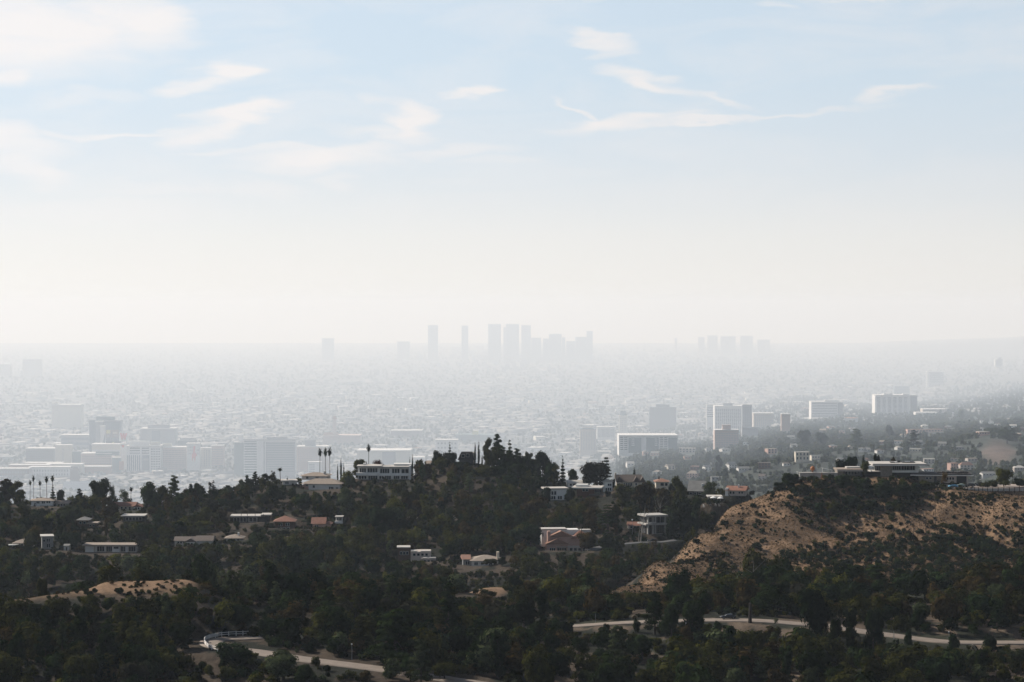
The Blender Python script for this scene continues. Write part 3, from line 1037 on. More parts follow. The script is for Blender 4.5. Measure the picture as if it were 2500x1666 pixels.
def resolve_labels():
    from collections import defaultdict
    buckets = defaultdict(list)
    for (e, px, row, words) in TREES:
        best = None
        for (lx, ly, txt) in LAND:
            d = math.hypot(px - lx, (row - ly) * 1.6)
            if best is None or d < best[0]:
                best = (d, lx, ly, txt)
        d, lx, ly, txt = best
        dx, dy = px - lx, row - ly
        if abs(dx) > abs(dy) * 1.1:
            rel = 'left of' if dx < 0 else 'right of'
        else:
            rel = 'above' if dy < 0 else 'below'
        buckets[(words, rel, txt)].append((d, e))
    ords = ['nearest', 'second', 'third', 'fourth', 'fifth', 'sixth', 'seventh', 'eighth', 'ninth', 'tenth', 'eleventh', 'twelfth', 'thirteenth', 'fourteenth', 'fifteenth', 'sixteenth']
    for (words, rel, txt), lst in buckets.items():
        lst.sort(key=lambda q: q[0])
        for i, (d, e) in enumerate(lst):
            if len(lst) == 1:
                lab = '%s %s %s' % (words, rel, txt)
            elif i < len(ords):
                lab = '%s, %s one %s %s' % (words, ords[i], rel, txt)
            else:
                lab = '%s far out %s %s' % (words, rel, txt)
            e['label'] = lab
            if 'group' not in e.keys():
                e['group'] = {'tree': 'trees on the hillsides', 'shrub': 'shrubs on the slopes'}.get(e['category'], 'buildings in the city')


# ------------------------------------------------------------------ scattered growth nobody would count
def gn_scatter(name, pts, rots, scls, idxs, meshes, label=None):
    """pts (n,3); instances picked from meshes by index"""
    coll = bpy.data.collections.new(name + '_sources')
    for i, me in enumerate(meshes):
        o = bpy.data.objects.new('%s_source_%02d' % (name, i), me)
        coll.objects.link(o)
    me = bpy.data.meshes.new(name)
    n = len(pts)
    me.vertices.add(n)
    me.vertices.foreach_set('co', np.asarray(pts, np.float32).ravel())
    a = me.attributes.new('rot', 'FLOAT', 'POINT'); a.data.foreach_set('value', np.asarray(rots, np.float32))
    a = me.attributes.new('scl', 'FLOAT_VECTOR', 'POINT'); a.data.foreach_set('vector', np.asarray(scls, np.float32).ravel())
    a = me.attributes.new('idx', 'INT', 'POINT'); a.data.foreach_set('value', np.asarray(idxs, np.int32))
    ng = bpy.data.node_groups.new(name, 'GeometryNodeTree')
    ng.interface.new_socket('Geometry', in_out='INPUT', socket_type='NodeSocketGeometry')
    ng.interface.new_socket('Geometry', in_out='OUTPUT', socket_type='NodeSocketGeometry')
    gi = ng.nodes.new('NodeGroupInput')
    go = ng.nodes.new('NodeGroupOutput')
    ip = ng.nodes.new('GeometryNodeInstanceOnPoints')
    ci = ng.nodes.new('GeometryNodeCollectionInfo')
    ci.inputs['Collection'].default_value = coll
    ci.inputs['Separate Children'].default_value = True
    ci.inputs['Reset Children'].default_value = True
    ip.inputs['Pick Instance'].default_value = True

    def attr(nm, ty):
        q = ng.nodes.new('GeometryNodeInputNamedAttribute')
        q.data_type = ty
        q.inputs['Name'].default_value = nm
        return [s for s in q.outputs if s.enabled and s.name == 'Attribute'][0]
    cx = ng.nodes.new('ShaderNodeCombineXYZ')
    ng.links.new(attr('rot', 'FLOAT'), cx.inputs[2])
    ng.links.new(gi.outputs[0], ip.inputs['Points'])
    ng.links.new(ci.outputs[0], ip.inputs['Instance'])
    ng.links.new(attr('idx', 'INT'), ip.inputs['Instance Index'])
    ng.links.new(cx.outputs[0], ip.inputs['Rotation'])
    ng.links.new(attr('scl', 'FLOAT_VECTOR'), ip.inputs['Scale'])
    ng.links.new(ip.outputs[0], go.inputs[0])
    o = obj(name, me)
    md = o.modifiers.new('scatter', 'NODES')
    md.node_group = ng
    tag(o, label, None, None, 'stuff')
    return o


def small_cloud(kind, n, size, v, colour, hw=(1.0, 1.0)):
    """light crowns for the scatter"""
    r = random.Random(v * 31 + n)
    H, W = {'oak': (8., 9.), 'bush': (2.4, 3.6), 'far': (9., 9.), 'tall': (14., 7.5), 'scrub': (1.1, 2.0)}[kind]
    if kind == 'tall':
        L = lobes_tall(r, H, W, 12)
    else:
        L = lobes_oak(r, H, W, 8, .02 if kind != 'oak' else .12, .8)
    V, Fc = leaf_cloud(L, n, size, v * 7 + n, .45)
    return mesh_np('%s_clump' % kind, V, Fc, FOL[colour])
# ------------------------------------------------------------------ buildings on the hills
PROTECT = []      # picture rectangles that trees standing nearer must leave open: (px0, px1, row0, row1, Y)


class House:
    """a building drawn in metres, measured from its foot: columns and rows are turned into metres at its own distance"""
    def __init__(self, name, label, px0, px1, base, Y=None, depth=10., yaw=0., cat='house', pad=True, protect=None, group=None, top=None, land=None):
        self.pc = (px0 + px1) / 2
        self.base = base
        if Y is None:
            p = hit(self.pc, base)
            Y = p[1]
        self.Y = Y
        self.m = Y / F
        loc = P(self.pc, base, Y)
        self.e = empty(name, loc, math.radians(yaw), label, cat, group)
        self.loc = loc
        self.d = depth
        w = (px1 - px0) * self.m
        if pad:
            n = max(1, int(round(w / max(depth * 1.3, 6))))
            for i in range(n):
                f = (i + .5) / n - .5
                cx, cy = f * w, depth / 2
                c, s = math.cos(math.radians(yaw)), math.sin(math.radians(yaw))
                PADS.append((loc.x + cx * c - cy * s, loc.y + cx * s + cy * c, loc.z - .3, max(w / n, depth) * .55 + 1))
        n = max(1, int(w / 8))
        for i in range(n):
            OCC.append((loc.x + ((i + .5) / n - .5) * w, loc.y + depth / 2, max(w / n, depth) * .55))
        if protect is not None:
            PROTECT.append((px0 - 3, px1 + 3, top or base - 40, base - protect - 3, Y))
        if land:
            LAND.append((self.pc, base, land))

    def bx(self, q):
        x0, x1, rt, rb, y0, y1 = q
        return ((x0 - self.pc) * self.m, (x1 - self.pc) * self.m, y0, y1, (self.base - rb) * self.m, (self.base - rt) * self.m)

    def b(self, part, mat, boxes, parent=None):
        mb = MB()
        for q in (boxes if isinstance(boxes, list) else [boxes]):
            mb.box(*self.bx(q))
        return mb.build(part, M[mat] if isinstance(mat, str) else mat, parent or self.e)

    def roof(self, kind, mat, q, parent=None, axis='x', over=.6):
        x0, x1, y0, y1, z0, z1 = self.bx(q)
        mb = MB()
        if kind == 'hip':
            mb.hip(x0, x1, y0, y1, z0, z1, over)
        elif kind == 'gable':
            mb.gable(x0, x1, y0, y1, z0, z1, axis, over)
        else:
            mb.box(x0, x1, y0, y1, z0, z1)
        return mb.build('roof', M[mat], parent or self.e)

    def win(self, x0, x1, rt, rb, n=1, gap=.35, y=0., mat='glass', frame=True, part='window', side=False):
        """n windows in a row, each a frame with its pane"""
        w = (x1 - x0) / (n + gap * (n - 1)) if n > 1 else (x1 - x0)
        for i in range(n):
            a = x0 + i * w * (1 + gap)
            if frame:
                f = self.b(part, 'frame', (a - .35, a + w + .35, rt - .35, rb + .35, y - .10, y + .1))
                self.b('pane', mat, (a, a + w, rt, rb, y - .16, y - .02), f)
            else:
                self.b(part, mat, (a, a + w, rt, rb, y - .12, y + .1))

    def grid(self, x0, x1, rt, rb, nc, nr, fx, fy, mat, part='windows', y=0., proud=.5):
        mb = MB()
        cw, rh = (x1 - x0) / nc, (rb - rt) / nr
        for i in range(nc):
            for j in range(nr):
                a = x0 + (i + .5 - fx / 2) * cw
                t = rt + (j + .5 - fy / 2) * rh
                X0, X1, _, _, z0, z1 = self.bx((a, a + cw * fx, t, t + rh * fy, 0, 1))
                mb.box(X0, X1, y - proud, y + .1, z0, z1)
        o = mb.build(part, M[mat], self.e)
        o['kind'] = 'stuff'
        return o

    def bands(self, x0, x1, rt, rb, n, fill, mat, part='window_band', y=0., proud=.5):
        rh = (rb - rt) / n
        for j in range(n):
            t = rt + (j + .5 - fill / 2) * rh
            self.b(part, mat, (x0, x1, t, t + rh * fill, y - proud, y + .2))


# --- white modernist house on the crest
h = House('white_modernist_house', 'long white two storey modernist house with balconies on the central ridge', 871, 1002, 1171, 1242, 13, 0, protect=0, top=1136, land='the long white modernist house')
h.b('wall', 'white', [(873, 1001, 1141, 1171, 0, 12)])
h.b('roof', 'flatroof', [(871, 932, 1137.5, 1140.5, -2.2, 12.6), (932.2, 1001, 1139.5, 1142.2, -1.6, 12.8)])
h.b('roof_terrace', 'white', [(960, 1003, 1134.5, 1139.2, 5, 12)])
h.b('balcony', 'white', [(870, 925, 1154, 1161, -2.4, -.1), (925.3, 1001, 1156, 1162, -1.8, -.1)])
h.b('side_wall', 'white', (999, 1003, 1137, 1172, -1.9, 12.3))
h.b('chimney', 'white', (885, 892, 1133, 1139, 4, 7))
h.win(878, 893, 1144, 1154, 3, .25)
h.win(897, 921, 1144, 1154, 4, .2)
h.win(928, 950, 1145, 1156, 4, .2)
h.win(957, 975, 1145, 1156, 3, .25)
h.win(980, 997, 1146, 1156, 2, .2)
h.win(876, 894, 1163, 1170, 3, .3)
h.win(899, 921, 1162.5, 1171, 4, .15)
h.win(926, 936, 1163, 1170, 2, .3)
h.win(939, 954, 1162.5, 1171, 3, .15)
h.win(961, 975, 1162.5, 1170, 3, .2)
h.win(979, 995, 1163, 1170, 3, .2)

# --- beige tiled house
h = House('beige_tiled_house', 'beige stucco house with a pale tiled hip roof below three tall palms', 733, 833, 1203, 1228, 12, -6, protect=2, top=1160, land='the beige tiled house')
h.b('wall', 'pinkp', [(736, 752, 1185, 1203, 1.5, 12)])
h.b('main_wall', 'offwhite', [(752.2, 830, 1182, 1203, 0, 12)])
h.roof('hip', 'tanroof', (735, 833, 1171, 1182, -.5, 12.5))
h.b('upper_wall', 'offwhite', [(727, 790, 1166, 1176, 9, 20)])
h.roof('hip', 'tanroof', (724, 792, 1158.5, 1166, 8.5, 20.5))
h.b('chimney', 'offwhite', (779, 784, 1155, 1163, 12, 14))
h.win(746, 751, 1184, 1188, 2, .3, y=0)
h.win(763, 768, 1186, 1192)
h.win(803, 814, 1189, 1197, 3, .3)
h.win(820, 826, 1190, 1194, 2, .4)
h.b('balcony', 'white', (800, 814, 1198, 1201.5, -1.3, -.05))
h.win(738, 744, 1168, 1173, 1, y=9)
h.win(762, 769, 1168, 1173, 2, y=9)
h.b('deck', 'wood', (731, 752, 1197, 1199, -2, 1.4))
h = House('low_garage_wing', 'low flat roofed garage left of the beige tiled house', 686, 724, 1184, 1232, 9, 8, protect=2, top=1172, cat='building')
h.b('wall', 'offwhite', (690, 724, 1176, 1184, 0, 9))
h.b('roof', 'flatroof', (686, 726, 1173.6, 1175.8, -1, 10))
h.b('vent', 'darkwall', (700, 702.5, 1169, 1173.5, 3, 3.6))
h.win(696, 704, 1178, 1182, 2)

# --- far left houses
h = House('white_hillside_house', 'white house with low hip roof and three windows under the left palms', 72, 132, 1236, 1212, 11, 4, protect=1, top=1216, land='the white house under the left palms')
h.b('wall', 'white', (75, 128, 1223, 1236, 0, 10))
h.roof('hip', 'tanroof', (73, 131, 1218, 1223, -.4, 10.5))
h.win(88, 95, 1225, 1230, 2)
h.win(101, 108, 1225, 1230, 2)
h.win(112, 121, 1225, 1229, 2)
h.b('terrace', 'white', (74, 96, 1235, 1238, -2.5, -.1))
h.b('lower_roof', 'flatroof', (86, 107, 1237.5, 1239.5, -4, -2.6))
h = House('grey_garage_house', 'low grey roofed wing right of the white house under the palms', 134, 165, 1238, 1214, 9, 4, protect=1, top=1226)
h.b('wall', 'grey', (135, 164, 1230, 1238, 0, 9))
h.roof('gable', 'tanroof', (132, 167, 1224, 1230, -.3, 9.3))
h.win(140, 158, 1232, 1236, 3)
h = House('orange_roof_house', 'long house with an orange tile roof and small white gable behind oaks', 272, 344, 1245, 1206, 10, -3, protect=4, top=1227, land='the orange roofed house on the left ridge')
h.b('wall', 'cream', (274, 342, 1237, 1246, 0, 9))
h.roof('gable', 'redroof', (272, 330, 1228, 1237, -.3, 9.3))
h.roof('gable', 'redroof', (326, 345, 1232, 1238, -1.6, 6), axis='y')
h.b('gable_wall', 'white', (327, 344, 1238, 1246, -1.4, 4))
h.win(331, 335, 1239, 1244, 1, y=-1.4)
h.win(337, 341, 1239, 1244, 1, y=-1.4)
h.win(284, 318, 1239, 1243, 4, 1.2)
h = House('flat_roof_house', 'dark flat roofed house with a white roof edge above the long hedge', 296, 352, 1274, 1130, 10, 0, protect=2, top=1257, land='the dark flat roofed house above the hedge')
h.b('wall', 'darkwall', (300, 350, 1262, 1274, 0, 9))
h.b('roof', 'flatroof', (294, 353, 1259.4, 1261.8, -1.2, 10))
h.win(306, 345, 1264, 1272, 5, .3, frame=True)
h = House('brown_cottage', 'small brown cottage with a grey hip roof left of the long hedge', 185, 237, 1288, 1122, 9, 0, protect=2, top=1262, land='the small brown cottage')
h.b('wall', 'brownwall', (187, 213, 1271, 1288, 0, 8))
h.roof('hip', 'greyroof', (186, 214, 1264, 1271, -.3, 8.3))
h.b('porch', 'brownwall', (213.3, 234, 1281, 1288, 0, 6))
h.b('porch_roof', 'tanroof', (211, 238, 1277, 1280.6, -1, 6.5))
h.win(192, 208, 1275, 1280, 2, .6)
h.win(217, 230, 1282, 1286, 2, .6)
h = House('grey_two_storey_house', 'grey two storey house with a flat roof at the far left slope', 99, 130, 1342, 1050, 9, 14, protect=1, top=1306, land='the grey two storey house')
h.b('wall', 'grey', (101, 128, 1312, 1342, 0, 8))
h.b('roof', 'flatroof', (98, 130, 1309.5, 1311.8, -.8, 8.8))
h.win(112, 120, 1316, 1324, 2)
h.win(104, 108, 1318, 1324)
h.win(112, 120, 1329, 1338, 2)
h.b('balcony', 'grey', (109, 123, 1325, 1327, -1.2, -.05))
h = House('reddish_roof_house', 'low house with a worn reddish roof and white terrace edge at the far left', 24, 76, 1338, 1052, 9, 0, protect=8, top=1312)
h.b('wall', 'cream', (28, 74, 1327, 1338, 0, 8))
h.roof('hip', 'tanroof', (30, 75, 1318, 1327, -.3, 8.3))
h.b('terrace', 'white', (21, 48, 1329.5, 1332, -3, -.2))
h.win(50, 70, 1329, 1334, 3, .8)
h = House('garden_shed', 'little pale shed left of the long low bungalow', 153, 169, 1345, 1046, 4, 0, cat='shed', protect=1, top=1328)
h.b('wall', 'offwhite', (154, 168, 1333, 1345, 0, 3.5))
h.roof('gable', 'greyroof', (153, 169, 1330, 1333, -.2, 3.7))
h.b('door', 'wood', (159, 163, 1337, 1345, -.08, .05))
h = House('long_bungalow', 'long low bungalow with flat sandy roof and open wall bays on the left slope', 201, 332, 1351, 1042, 9, -1, protect=0, top=1328, land='the long low bungalow')
h.b('roof', 'tanroof', (200, 332, 1330.5, 1334, -1.4, 9))
h.b('wall', 'cream', (204, 330, 1334.2, 1350, 1.2, 8.5))
h.b('deck', 'wood', (204, 331, 1349.5, 1351.5, -2, 1.1))
for (a, b_) in ((206, 227), (231, 234), (253, 256), (272, 292), (305, 311), (330, 331.5)):
    h.b('wall_panel', 'offwhite', (a, b_, 1334.2, 1349.3, 0, .4))
h.win(276, 288, 1336, 1341, 1)
h.win(234.5, 252, 1336, 1348, 3, .12, y=1.2, frame=True)
h.win(257, 271, 1336, 1348, 3, .12, y=1.2)
h.win(293, 304, 1336, 1348, 2, .12, y=1.2)
h.win(312, 329, 1336, 1348, 3, .12, y=1.2)
h = House('brown_roof_ranch', 'ranch house with a long brown shingle roof and white gable left of the tree clump', 423, 520, 1332, 1062, 10, 2, protect=6, top=1308, land='the brown roofed ranch house')
h.b('wall', 'offwhite', (426, 516, 1321, 1333, 0, 9))
h.roof('gable', 'brownroof', (423, 478, 1313, 1321, -.4, 9.4))
h.roof('gable', 'brownroof', (475, 520, 1311, 1321, -.4, 9.4))
h.roof('gable', 'brownroof', (452, 478, 1314, 1323, -3, 6), axis='y')
h.b('gable_wall', 'white', (455, 475, 1323, 1333, -2.8, 2))
h.win(432, 450, 1323, 1328, 3, .6)
h.win(459, 471, 1325, 1330, 2, .4, y=-2.8)
h = House('hip_roof_cottage', 'cottage with tan hip roof at the right end of the ranch house', 548, 592, 1324, 1072, 9, 0, protect=5, top=1306, land='the tan hip roofed cottage')
h.b('wall', 'grey', (551, 589, 1315, 1325, 0, 8))
h.roof('hip', 'tanroof', (549, 591, 1307, 1315, -.4, 8.4))
h.win(556, 584, 1317, 1321, 3, .7)
h.b('chimney', 'white', (577, 581, 1303, 1310, 3, 4.5))
h = House('white_slab_roof_house', 'dark flat roofed house with bright white roof slabs above the spanish house', 563, 660, 1280, 1132, 11, 2, protect=5, top=1256, land='the house with white roof slabs')
h.b('wall', 'darkwall', (568, 655, 1264, 1280, 0, 9))
h.b('roof', 'flatroof', [(561, 636, 1260, 1262.2, -1.4, 10), (636.3, 661, 1257, 1259.2, -1, 9)])
h.b('wall_panel', 'grey', (605, 628, 1263.5, 1276, -.25, -.02))
for a in (588, 603, 622, 642):
    h.b('post', 'darkwall', (a, a + 1, 1255, 1276, -1.2, -1.05))
h.win(570, 600, 1265, 1275, 4, .2)
h.win(608, 625, 1265, 1274, 2, .2, y=-.25)

# --- spanish house with orange roof
h = House('spanish_house', 'spanish house with orange tile roof in two wings among palms', 669, 808, 1299, 1108, 11, 0, protect=12, top=1260, land='the spanish house with orange roof')
h.b('wall', 'brownwall', (671, 716, 1274, 1299, 0, 9))
h.roof('hip', 'redroof', (668, 718, 1262, 1274, -.3, 9.3))
h.b('wing_wall', 'pinkp', (762, 792, 1279, 1300, 1, 8))
h.roof('gable', 'redroof', (758, 795, 1266, 1280, .5, 9))
h.b('garage_wall', 'pinkp', (792.2, 806, 1281, 1297, 2, 8))
h.roof('hip', 'redroof', (792.4, 807, 1276, 1281, 1.6, 8.4))
h.win(680, 688, 1278, 1285, 2)
h.win(697, 706, 1278, 1285, 2)
h.win(680, 706, 1289, 1295, 3, .6)
h.win(768, 776, 1284, 1292, 2, y=1)
h = House('white_balcony_house', 'small white house with a balcony railing under a big eucalyptus', 817, 837, 1280, 1118, 7, 0, protect=1, top=1262, land='the small white balcony house')
h.b('wall', 'white', (819, 835, 1264, 1280, .6, 6))
h.b('roof', 'flatroof', (817, 837, 1262, 1263.8, -.6, 6.6))
h.b('balcony', 'white', (817, 836, 1273, 1278.5, -1, .5))
h.win(821, 833, 1265, 1272, 3, y=.6)
for (a, b_, rt, rb, Y, nm, lab, rm, wm) in (
        (989, 1015, 1262, 1274, 1125, 'tan_roof_cottage', 'small cottage with a tan roof right of the dark slope', 'tanroof', 'brownwall'),
        (1062, 1089, 1256, 1272, 1130, 'terracotta_cottage', 'small cottage with terracotta roof half hidden by trees mid slope', 'orangeroof', 'pinkp'),
        (1092, 1138, 1253, 1266, 1134, 'pink_roof_house', 'long pinkish tiled roof showing over trees mid slope', 'orangeroof', 'beige'),
        (735, 788, 1366, 1382, 1012, 'pale_roof_bungalow', 'bungalow with pale broken roof lights under dark trees', 'flatroof', 'darkwall'),
        (881, 946, 1366, 1382, 1015, 'tan_gable_house', 'house with broad tan roof above the dark ravine', 'tanroof', 'brownwall'),
        (1246, 1266, 1300, 1314, 1090, 'little_red_roof_house', 'tiny red roofed house above the dark tree clump', 'orangeroof', 'pinkp'),
        (1205, 1235, 1150, 1162, 1262, 'crest_cottage', 'peach cottage seen between the pine trunks on the crest', 'orangeroof', 'cream'),
        (1040, 1085, 1126, 1136, 1262, 'crest_garden_house', 'low house with tan roof behind the brown hedge on the crest', 'tanroof', 'offwhite')):
    h = House(nm, lab, a, b_, rb, Y, 8, rnd.uniform(-12, 12), protect=None, top=rt - 1)
    h.b('wall', wm, (a + 1, b_ - 1, rt + 6, rb + 1, 0, 7.5))
    h.roof('gable' if b_ - a > 40 else 'hip', rm, (a, b_, rt, rt + 6, -.3, 7.8))
    h.win(a + 4, b_ - 4, rt + 8, rt + 11, 3, .8)
h = House('brown_terrace_house', 'brown terraced house with white parapet edges right of the ravine', 968, 1066, 1376, 1016, 12, 2, protect=6, top=1336, land='the brown terraced house')
h.b('wall', 'brownwall', (970, 1002, 1341, 1376, 4, 11))
h.b('wing_wall', 'beige', (1002.2, 1052, 1349, 1376, 1, 11))
h.b('parapet', 'flatroof', [(968, 1001, 1339, 1341, 3.6, 11.4), (1003, 1017, 1347, 1349, .6, 6), (1026, 1050, 1347, 1349, .6, 6)])
h.b('lower_wall', 'beige', (1028, 1064, 1363, 1378, -3, .9))
h.b('lower_parapet', 'flatroof', [(1032, 1043, 1361.5, 1363, -3.3, .5), (1048, 1064, 1361, 1363, -3.3, .5)])
h.win(976, 996, 1350, 1358, 3, .5, y=4)
h.win(1008, 1044, 1353, 1359, 4, .6, y=1)
h.win(1034, 1058, 1367, 1373, 3, .5, y=-3)

# --- A-frame on the crest
h = House('brown_mansard_house', 'dark brown steep sided house with two white dormer windows on the crest', 1118, 1158, 1132, 1262, 9, 0, protect=8, top=1102, land='the dark brown steep roofed house')
h.b('wall', 'darkwall', (1121, 1155, 1122, 1133, 0, 8))
x0, x1, y0, y1, z0, z1 = h.bx((1117, 1158, 1105, 1124, -.5, 8.5))
mb = MB()
n = 0
mb.v = [(x0, y0, z0), (x1, y0, z0), (x1, y1, z0), (x0, y1, z0), (x0 + 2.0, y0 + 1.6, z1), (x1 - 1.2, y0 + 1.6, z1), (x1 - 1.2, y1 - 1.6, z1), (x0 + 2.0, y1 - 1.6, z1)]
mb.f = [(0, 3, 2, 1), (4, 5, 6, 7), (0, 1, 5, 4), (1, 2, 6, 5), (2, 3, 7, 6), (3, 0, 4, 7)]
mb.build('roof', M['darkroof'], h.e)
h.win(1127, 1134, 1110, 1117, 1, y=-.1)
h.win(1138, 1145, 1109, 1116, 1, y=-.1)
h.b('side_wall', 'beige', (1154, 1158, 1106, 1130, 2, 6))

# --- white two-storey house right of centre
h = House('white_two_storey_house', 'white two storey house with french windows below the flat roofed brick house', 1328, 1387, 1222, 1190, 10, 10, protect=2, top=1190, land='the white two storey house')
h.b('wall', 'white', (1334, 1385, 1196, 1222, 0, 9))
h.b('roof', 'flatroof', (1329, 1389, 1192.5, 1195.8, -.8, 10))
h.win(1346, 1358, 1200, 1209, 2, .3)
h.win(1340, 1356, 1212, 1220, 3, .3)
h.win(1362, 1372, 1212, 1220, 2, .3)
h = House('flat_roof_brick_house', 'brick house under a broad bright flat roof right of the white two storey house', 1400, 1472, 1216, 1200, 12, -8, protect=2, top=1178, land='the brick house with bright flat roof')
h.b('wall', 'brick', (1408, 1450, 1194, 1217, 0, 11))
h.b('side_wall', 'wood', (1450.2, 1468, 1195, 1208, 3, 11))
h.b('roof', 'flatroof', (1396, 1470, 1190.5, 1193.8, -2.4, 13))
h.b('roof_box', 'white', (1404, 1433, 1185, 1190.3, 3, 9))
h.b('deck', 'wood', (1440, 1474, 1207, 1210, -3.5, 2.8))
h.win(1422, 1436, 1195, 1200, 2, .3)
h.win(1452, 1466, 1196, 1205, 3, .2, y=3)
h = House('white_long_roof_house', 'low white house with long pale roof behind the brick house', 1384, 1430, 1190, 1228, 9, 4, protect=2, top=1172)
h.b('wall', 'white', (1387, 1427, 1180, 1190, 0, 8))
h.roof('gable', 'flatroof', (1384, 1430, 1174, 1180, -.4, 8.4))
h.win(1391, 1420, 1182, 1187, 4, .5)
h = House('tall_white_house', 'tall white house with a chimney right of the big brown oak', 1474, 1498, 1202, 1222, 9, 16, protect=1, top=1170, land='the tall white house')
h.b('wall', 'white', (1476, 1496, 1178, 1202, 0, 8))
h.roof('gable', 'flatroof', (1474, 1498, 1171, 1178, -.4, 8.4), axis='y')
h.win(1484, 1493, 1182, 1187, 2)
h.win(1478, 1493, 1192, 1199, 3)
h.b('chimney', 'white', (1477, 1481, 1166, 1176, 5, 6.2))
h = House('cream_gabled_house', 'cream house with steep grey brown roof and three gables beside a cypress', 1503, 1572, 1192, 1232, 11, 0, protect=5, top=1158, land='the cream gabled house')
h.b('wall', 'cream', (1506, 1569, 1177, 1193, 0, 10))
h.roof('gable', 'brownroof', (1505, 1568, 1161, 1177, -.4, 10.4), over=.3)
for (a, b_) in ((1506, 1519), (1546, 1560), (1562, 1576)):
    h.roof('gable', 'brownroof', (a, b_, 1164, 1178, -1.8, 5), axis='y', over=.3)
    h.b('gable_wall', 'cream', (a + 1, b_ - 1, 1177.6, 1193, -1.5, 3))
    h.win((a + b_) / 2 - 2, (a + b_) / 2 + 2, 1180, 1185, 1, y=-1.5)
h.win(1523, 1543, 1180, 1187, 4, .6)
h.b('chimney', 'cream', (1502, 1506, 1157, 1172, 5, 6.5))
h = House('cream_villa', 'cream villa with a pale tile hip roof and dark windows', 1599, 1634, 1200, 1226, 10, 0, protect=6, top=1167, land='the cream villa')
h.b('wall', 'cream', (1602, 1632, 1177, 1200, 0, 9))
h.roof('hip', 'orangeroof', (1600, 1634, 1170, 1177, -.5, 9.5))
h.b('chimney', 'darkwall', (1609, 1612, 1165, 1172, 4, 5))
h.win(1613, 1621, 1180, 1187, 1)
h.win(1624, 1630, 1180, 1187, 1)
h.win(1618, 1623, 1191, 1197, 1)
h = House('grey_gable_house', 'big grey gabled house with a white chimney at the saddle', 1676, 1722, 1213, 1214, 12, -14, protect=3, top=1174, land='the grey gabled house')
h.b('wall', 'darkwall', (1680, 1720, 1200, 1213, 0, 11))
h.roof('gable', 'greyroof', (1678, 1722, 1176, 1200, -.6, 11.6), over=.5)
h.b('chimney', 'white', (1712, 1716, 1182, 1196, 2, 3.4))
h.win(1684, 1712, 1203, 1208, 3, .8)
h = House('flat_patio_house', 'low dark house with a thin pale flat roof behind the patio umbrellas', 1729, 1764, 1222, 1160, 9, 0, protect=2, top=1210)
h.b('wall', 'darkwall', (1731, 1762, 1215, 1222, 0, 8))
h.b('roof', 'flatroof', (1728, 1765, 1212.3, 1214.6, -1.4, 8.6))
h.win(1734, 1758, 1216, 1221, 4, .3)
h = House('orange_tile_cottage', 'cottage with bright orange tile roof and white gable end left of the dry hill', 1770, 1824, 1210, 1160, 10, -16, protect=1, top=1184, land='the bright orange tiled cottage')
h.b('wall', 'beige', (1774, 1820, 1198, 1212, 0, 9))
h.b('gable_wall', 'white', (1771, 1778, 1193, 1212, -.6, 8))
h.roof('gable', 'redroof', (1771, 1823, 1188.5, 1198, -.6, 9.5))
h.b('chimney', 'white', (1800, 1803, 1184, 1194, 2.5, 3.5))
h.win(1782, 1794, 1201, 1207, 2, .6)
h.win(1804, 1815, 1201, 1206, 2, .6)

# --- pink mansion
h = House('pink_mansion', 'pink stucco mansion with stepped gable roofs and a chimney below the tall palm', 1326, 1448, 1352, 1050, 16, 6, protect=2, top=1292, land='the pink stucco mansion')
h.b('wall', 'white', (1327, 1420, 1299, 1340, 9, 16))
h.b('rear_parapet', 'flatroof', [(1326, 1390, 1296.5, 1299, 8.6, 16.4), (1424, 1449, 1299, 1306, 8, 12)])
h.b('main_wall', 'pinkp', (1346, 1438, 1312, 1352, 4, 9))
h.roof('gable', 'orangeroof', (1343, 1402, 1299, 1313, 3.2, 9), axis='y', over=.3)
h.roof('hip', 'redroof', (1400, 1446, 1300, 1318, 3.5, 12))
h.b('chimney', 'pinkp', (1338, 1345.5, 1299, 1330, 2.4, 4.6))
h.b('front_wall', 'pinkp', (1334, 1386, 1329, 1352, 0, 3.9))
h.roof('gable', 'orangeroof', (1332, 1388, 1315, 1329.4, -.8, 4.2), axis='y', over=.3)
h.b('side_wing', 'beige', (1386.3, 1434, 1336, 1354, 1, 3.9))
h.b('porch_roof', 'tanroof', (1358, 1384, 1335, 1337.5, -2.6, -.1))
h.win(1342, 1355, 1339, 1348, 3, .25)
for a in range(6):
    h.b('porch_post', 'brownwall', (1359 + a * 4.2, 1360.4 + a * 4.2, 1337.7, 1352, -2.4, -2.1))
h.win(1361, 1382, 1339, 1350, 4, .2, mat='glass')
h.win(1330, 1332, 1306, 1315, 1, y=9)
h.win(1392, 1430, 1340, 1347, 4, .5, y=1)
h.b('terrace', 'concrete', (1352, 1402, 1353, 1356, -6, -.2))
h.b('terrace_wall', 'brownwall', (1354, 1400, 1356.2, 1370, -5.6, -1))
# --- pinkish house lower
h = House('rose_flat_roof_house', 'pale house with a rose tinted tile roof edge and chimney above the ravine', 1128, 1224, 1392, 1002, 12, 4, protect=6, top=1350, land='the rose roofed house above the ravine')
h.b('wall', 'offwhite', (1152, 1221, 1370, 1393, 0, 11))
h.b('left_wall', 'grey', (1131, 1151.8, 1368, 1393, 3, 11))
h.roof('hip', 'tanroof', (1150, 1223, 1359, 1370, -.5, 11.5))
h.roof('gable', 'orangeroof', (1127, 1151, 1359, 1368, 2.5, 11.5))
h.b('chimney', 'cream', (1214, 1220, 1351, 1366, 3, 5))
h.win(1158, 1166, 1374, 1381, 2)
h.win(1174, 1212, 1374, 1380, 4, .6)
h.win(1138, 1147, 1373, 1382, 2, y=3)
h.b('deck', 'wood', (1131, 1152, 1384, 1386, 0, 2.9))

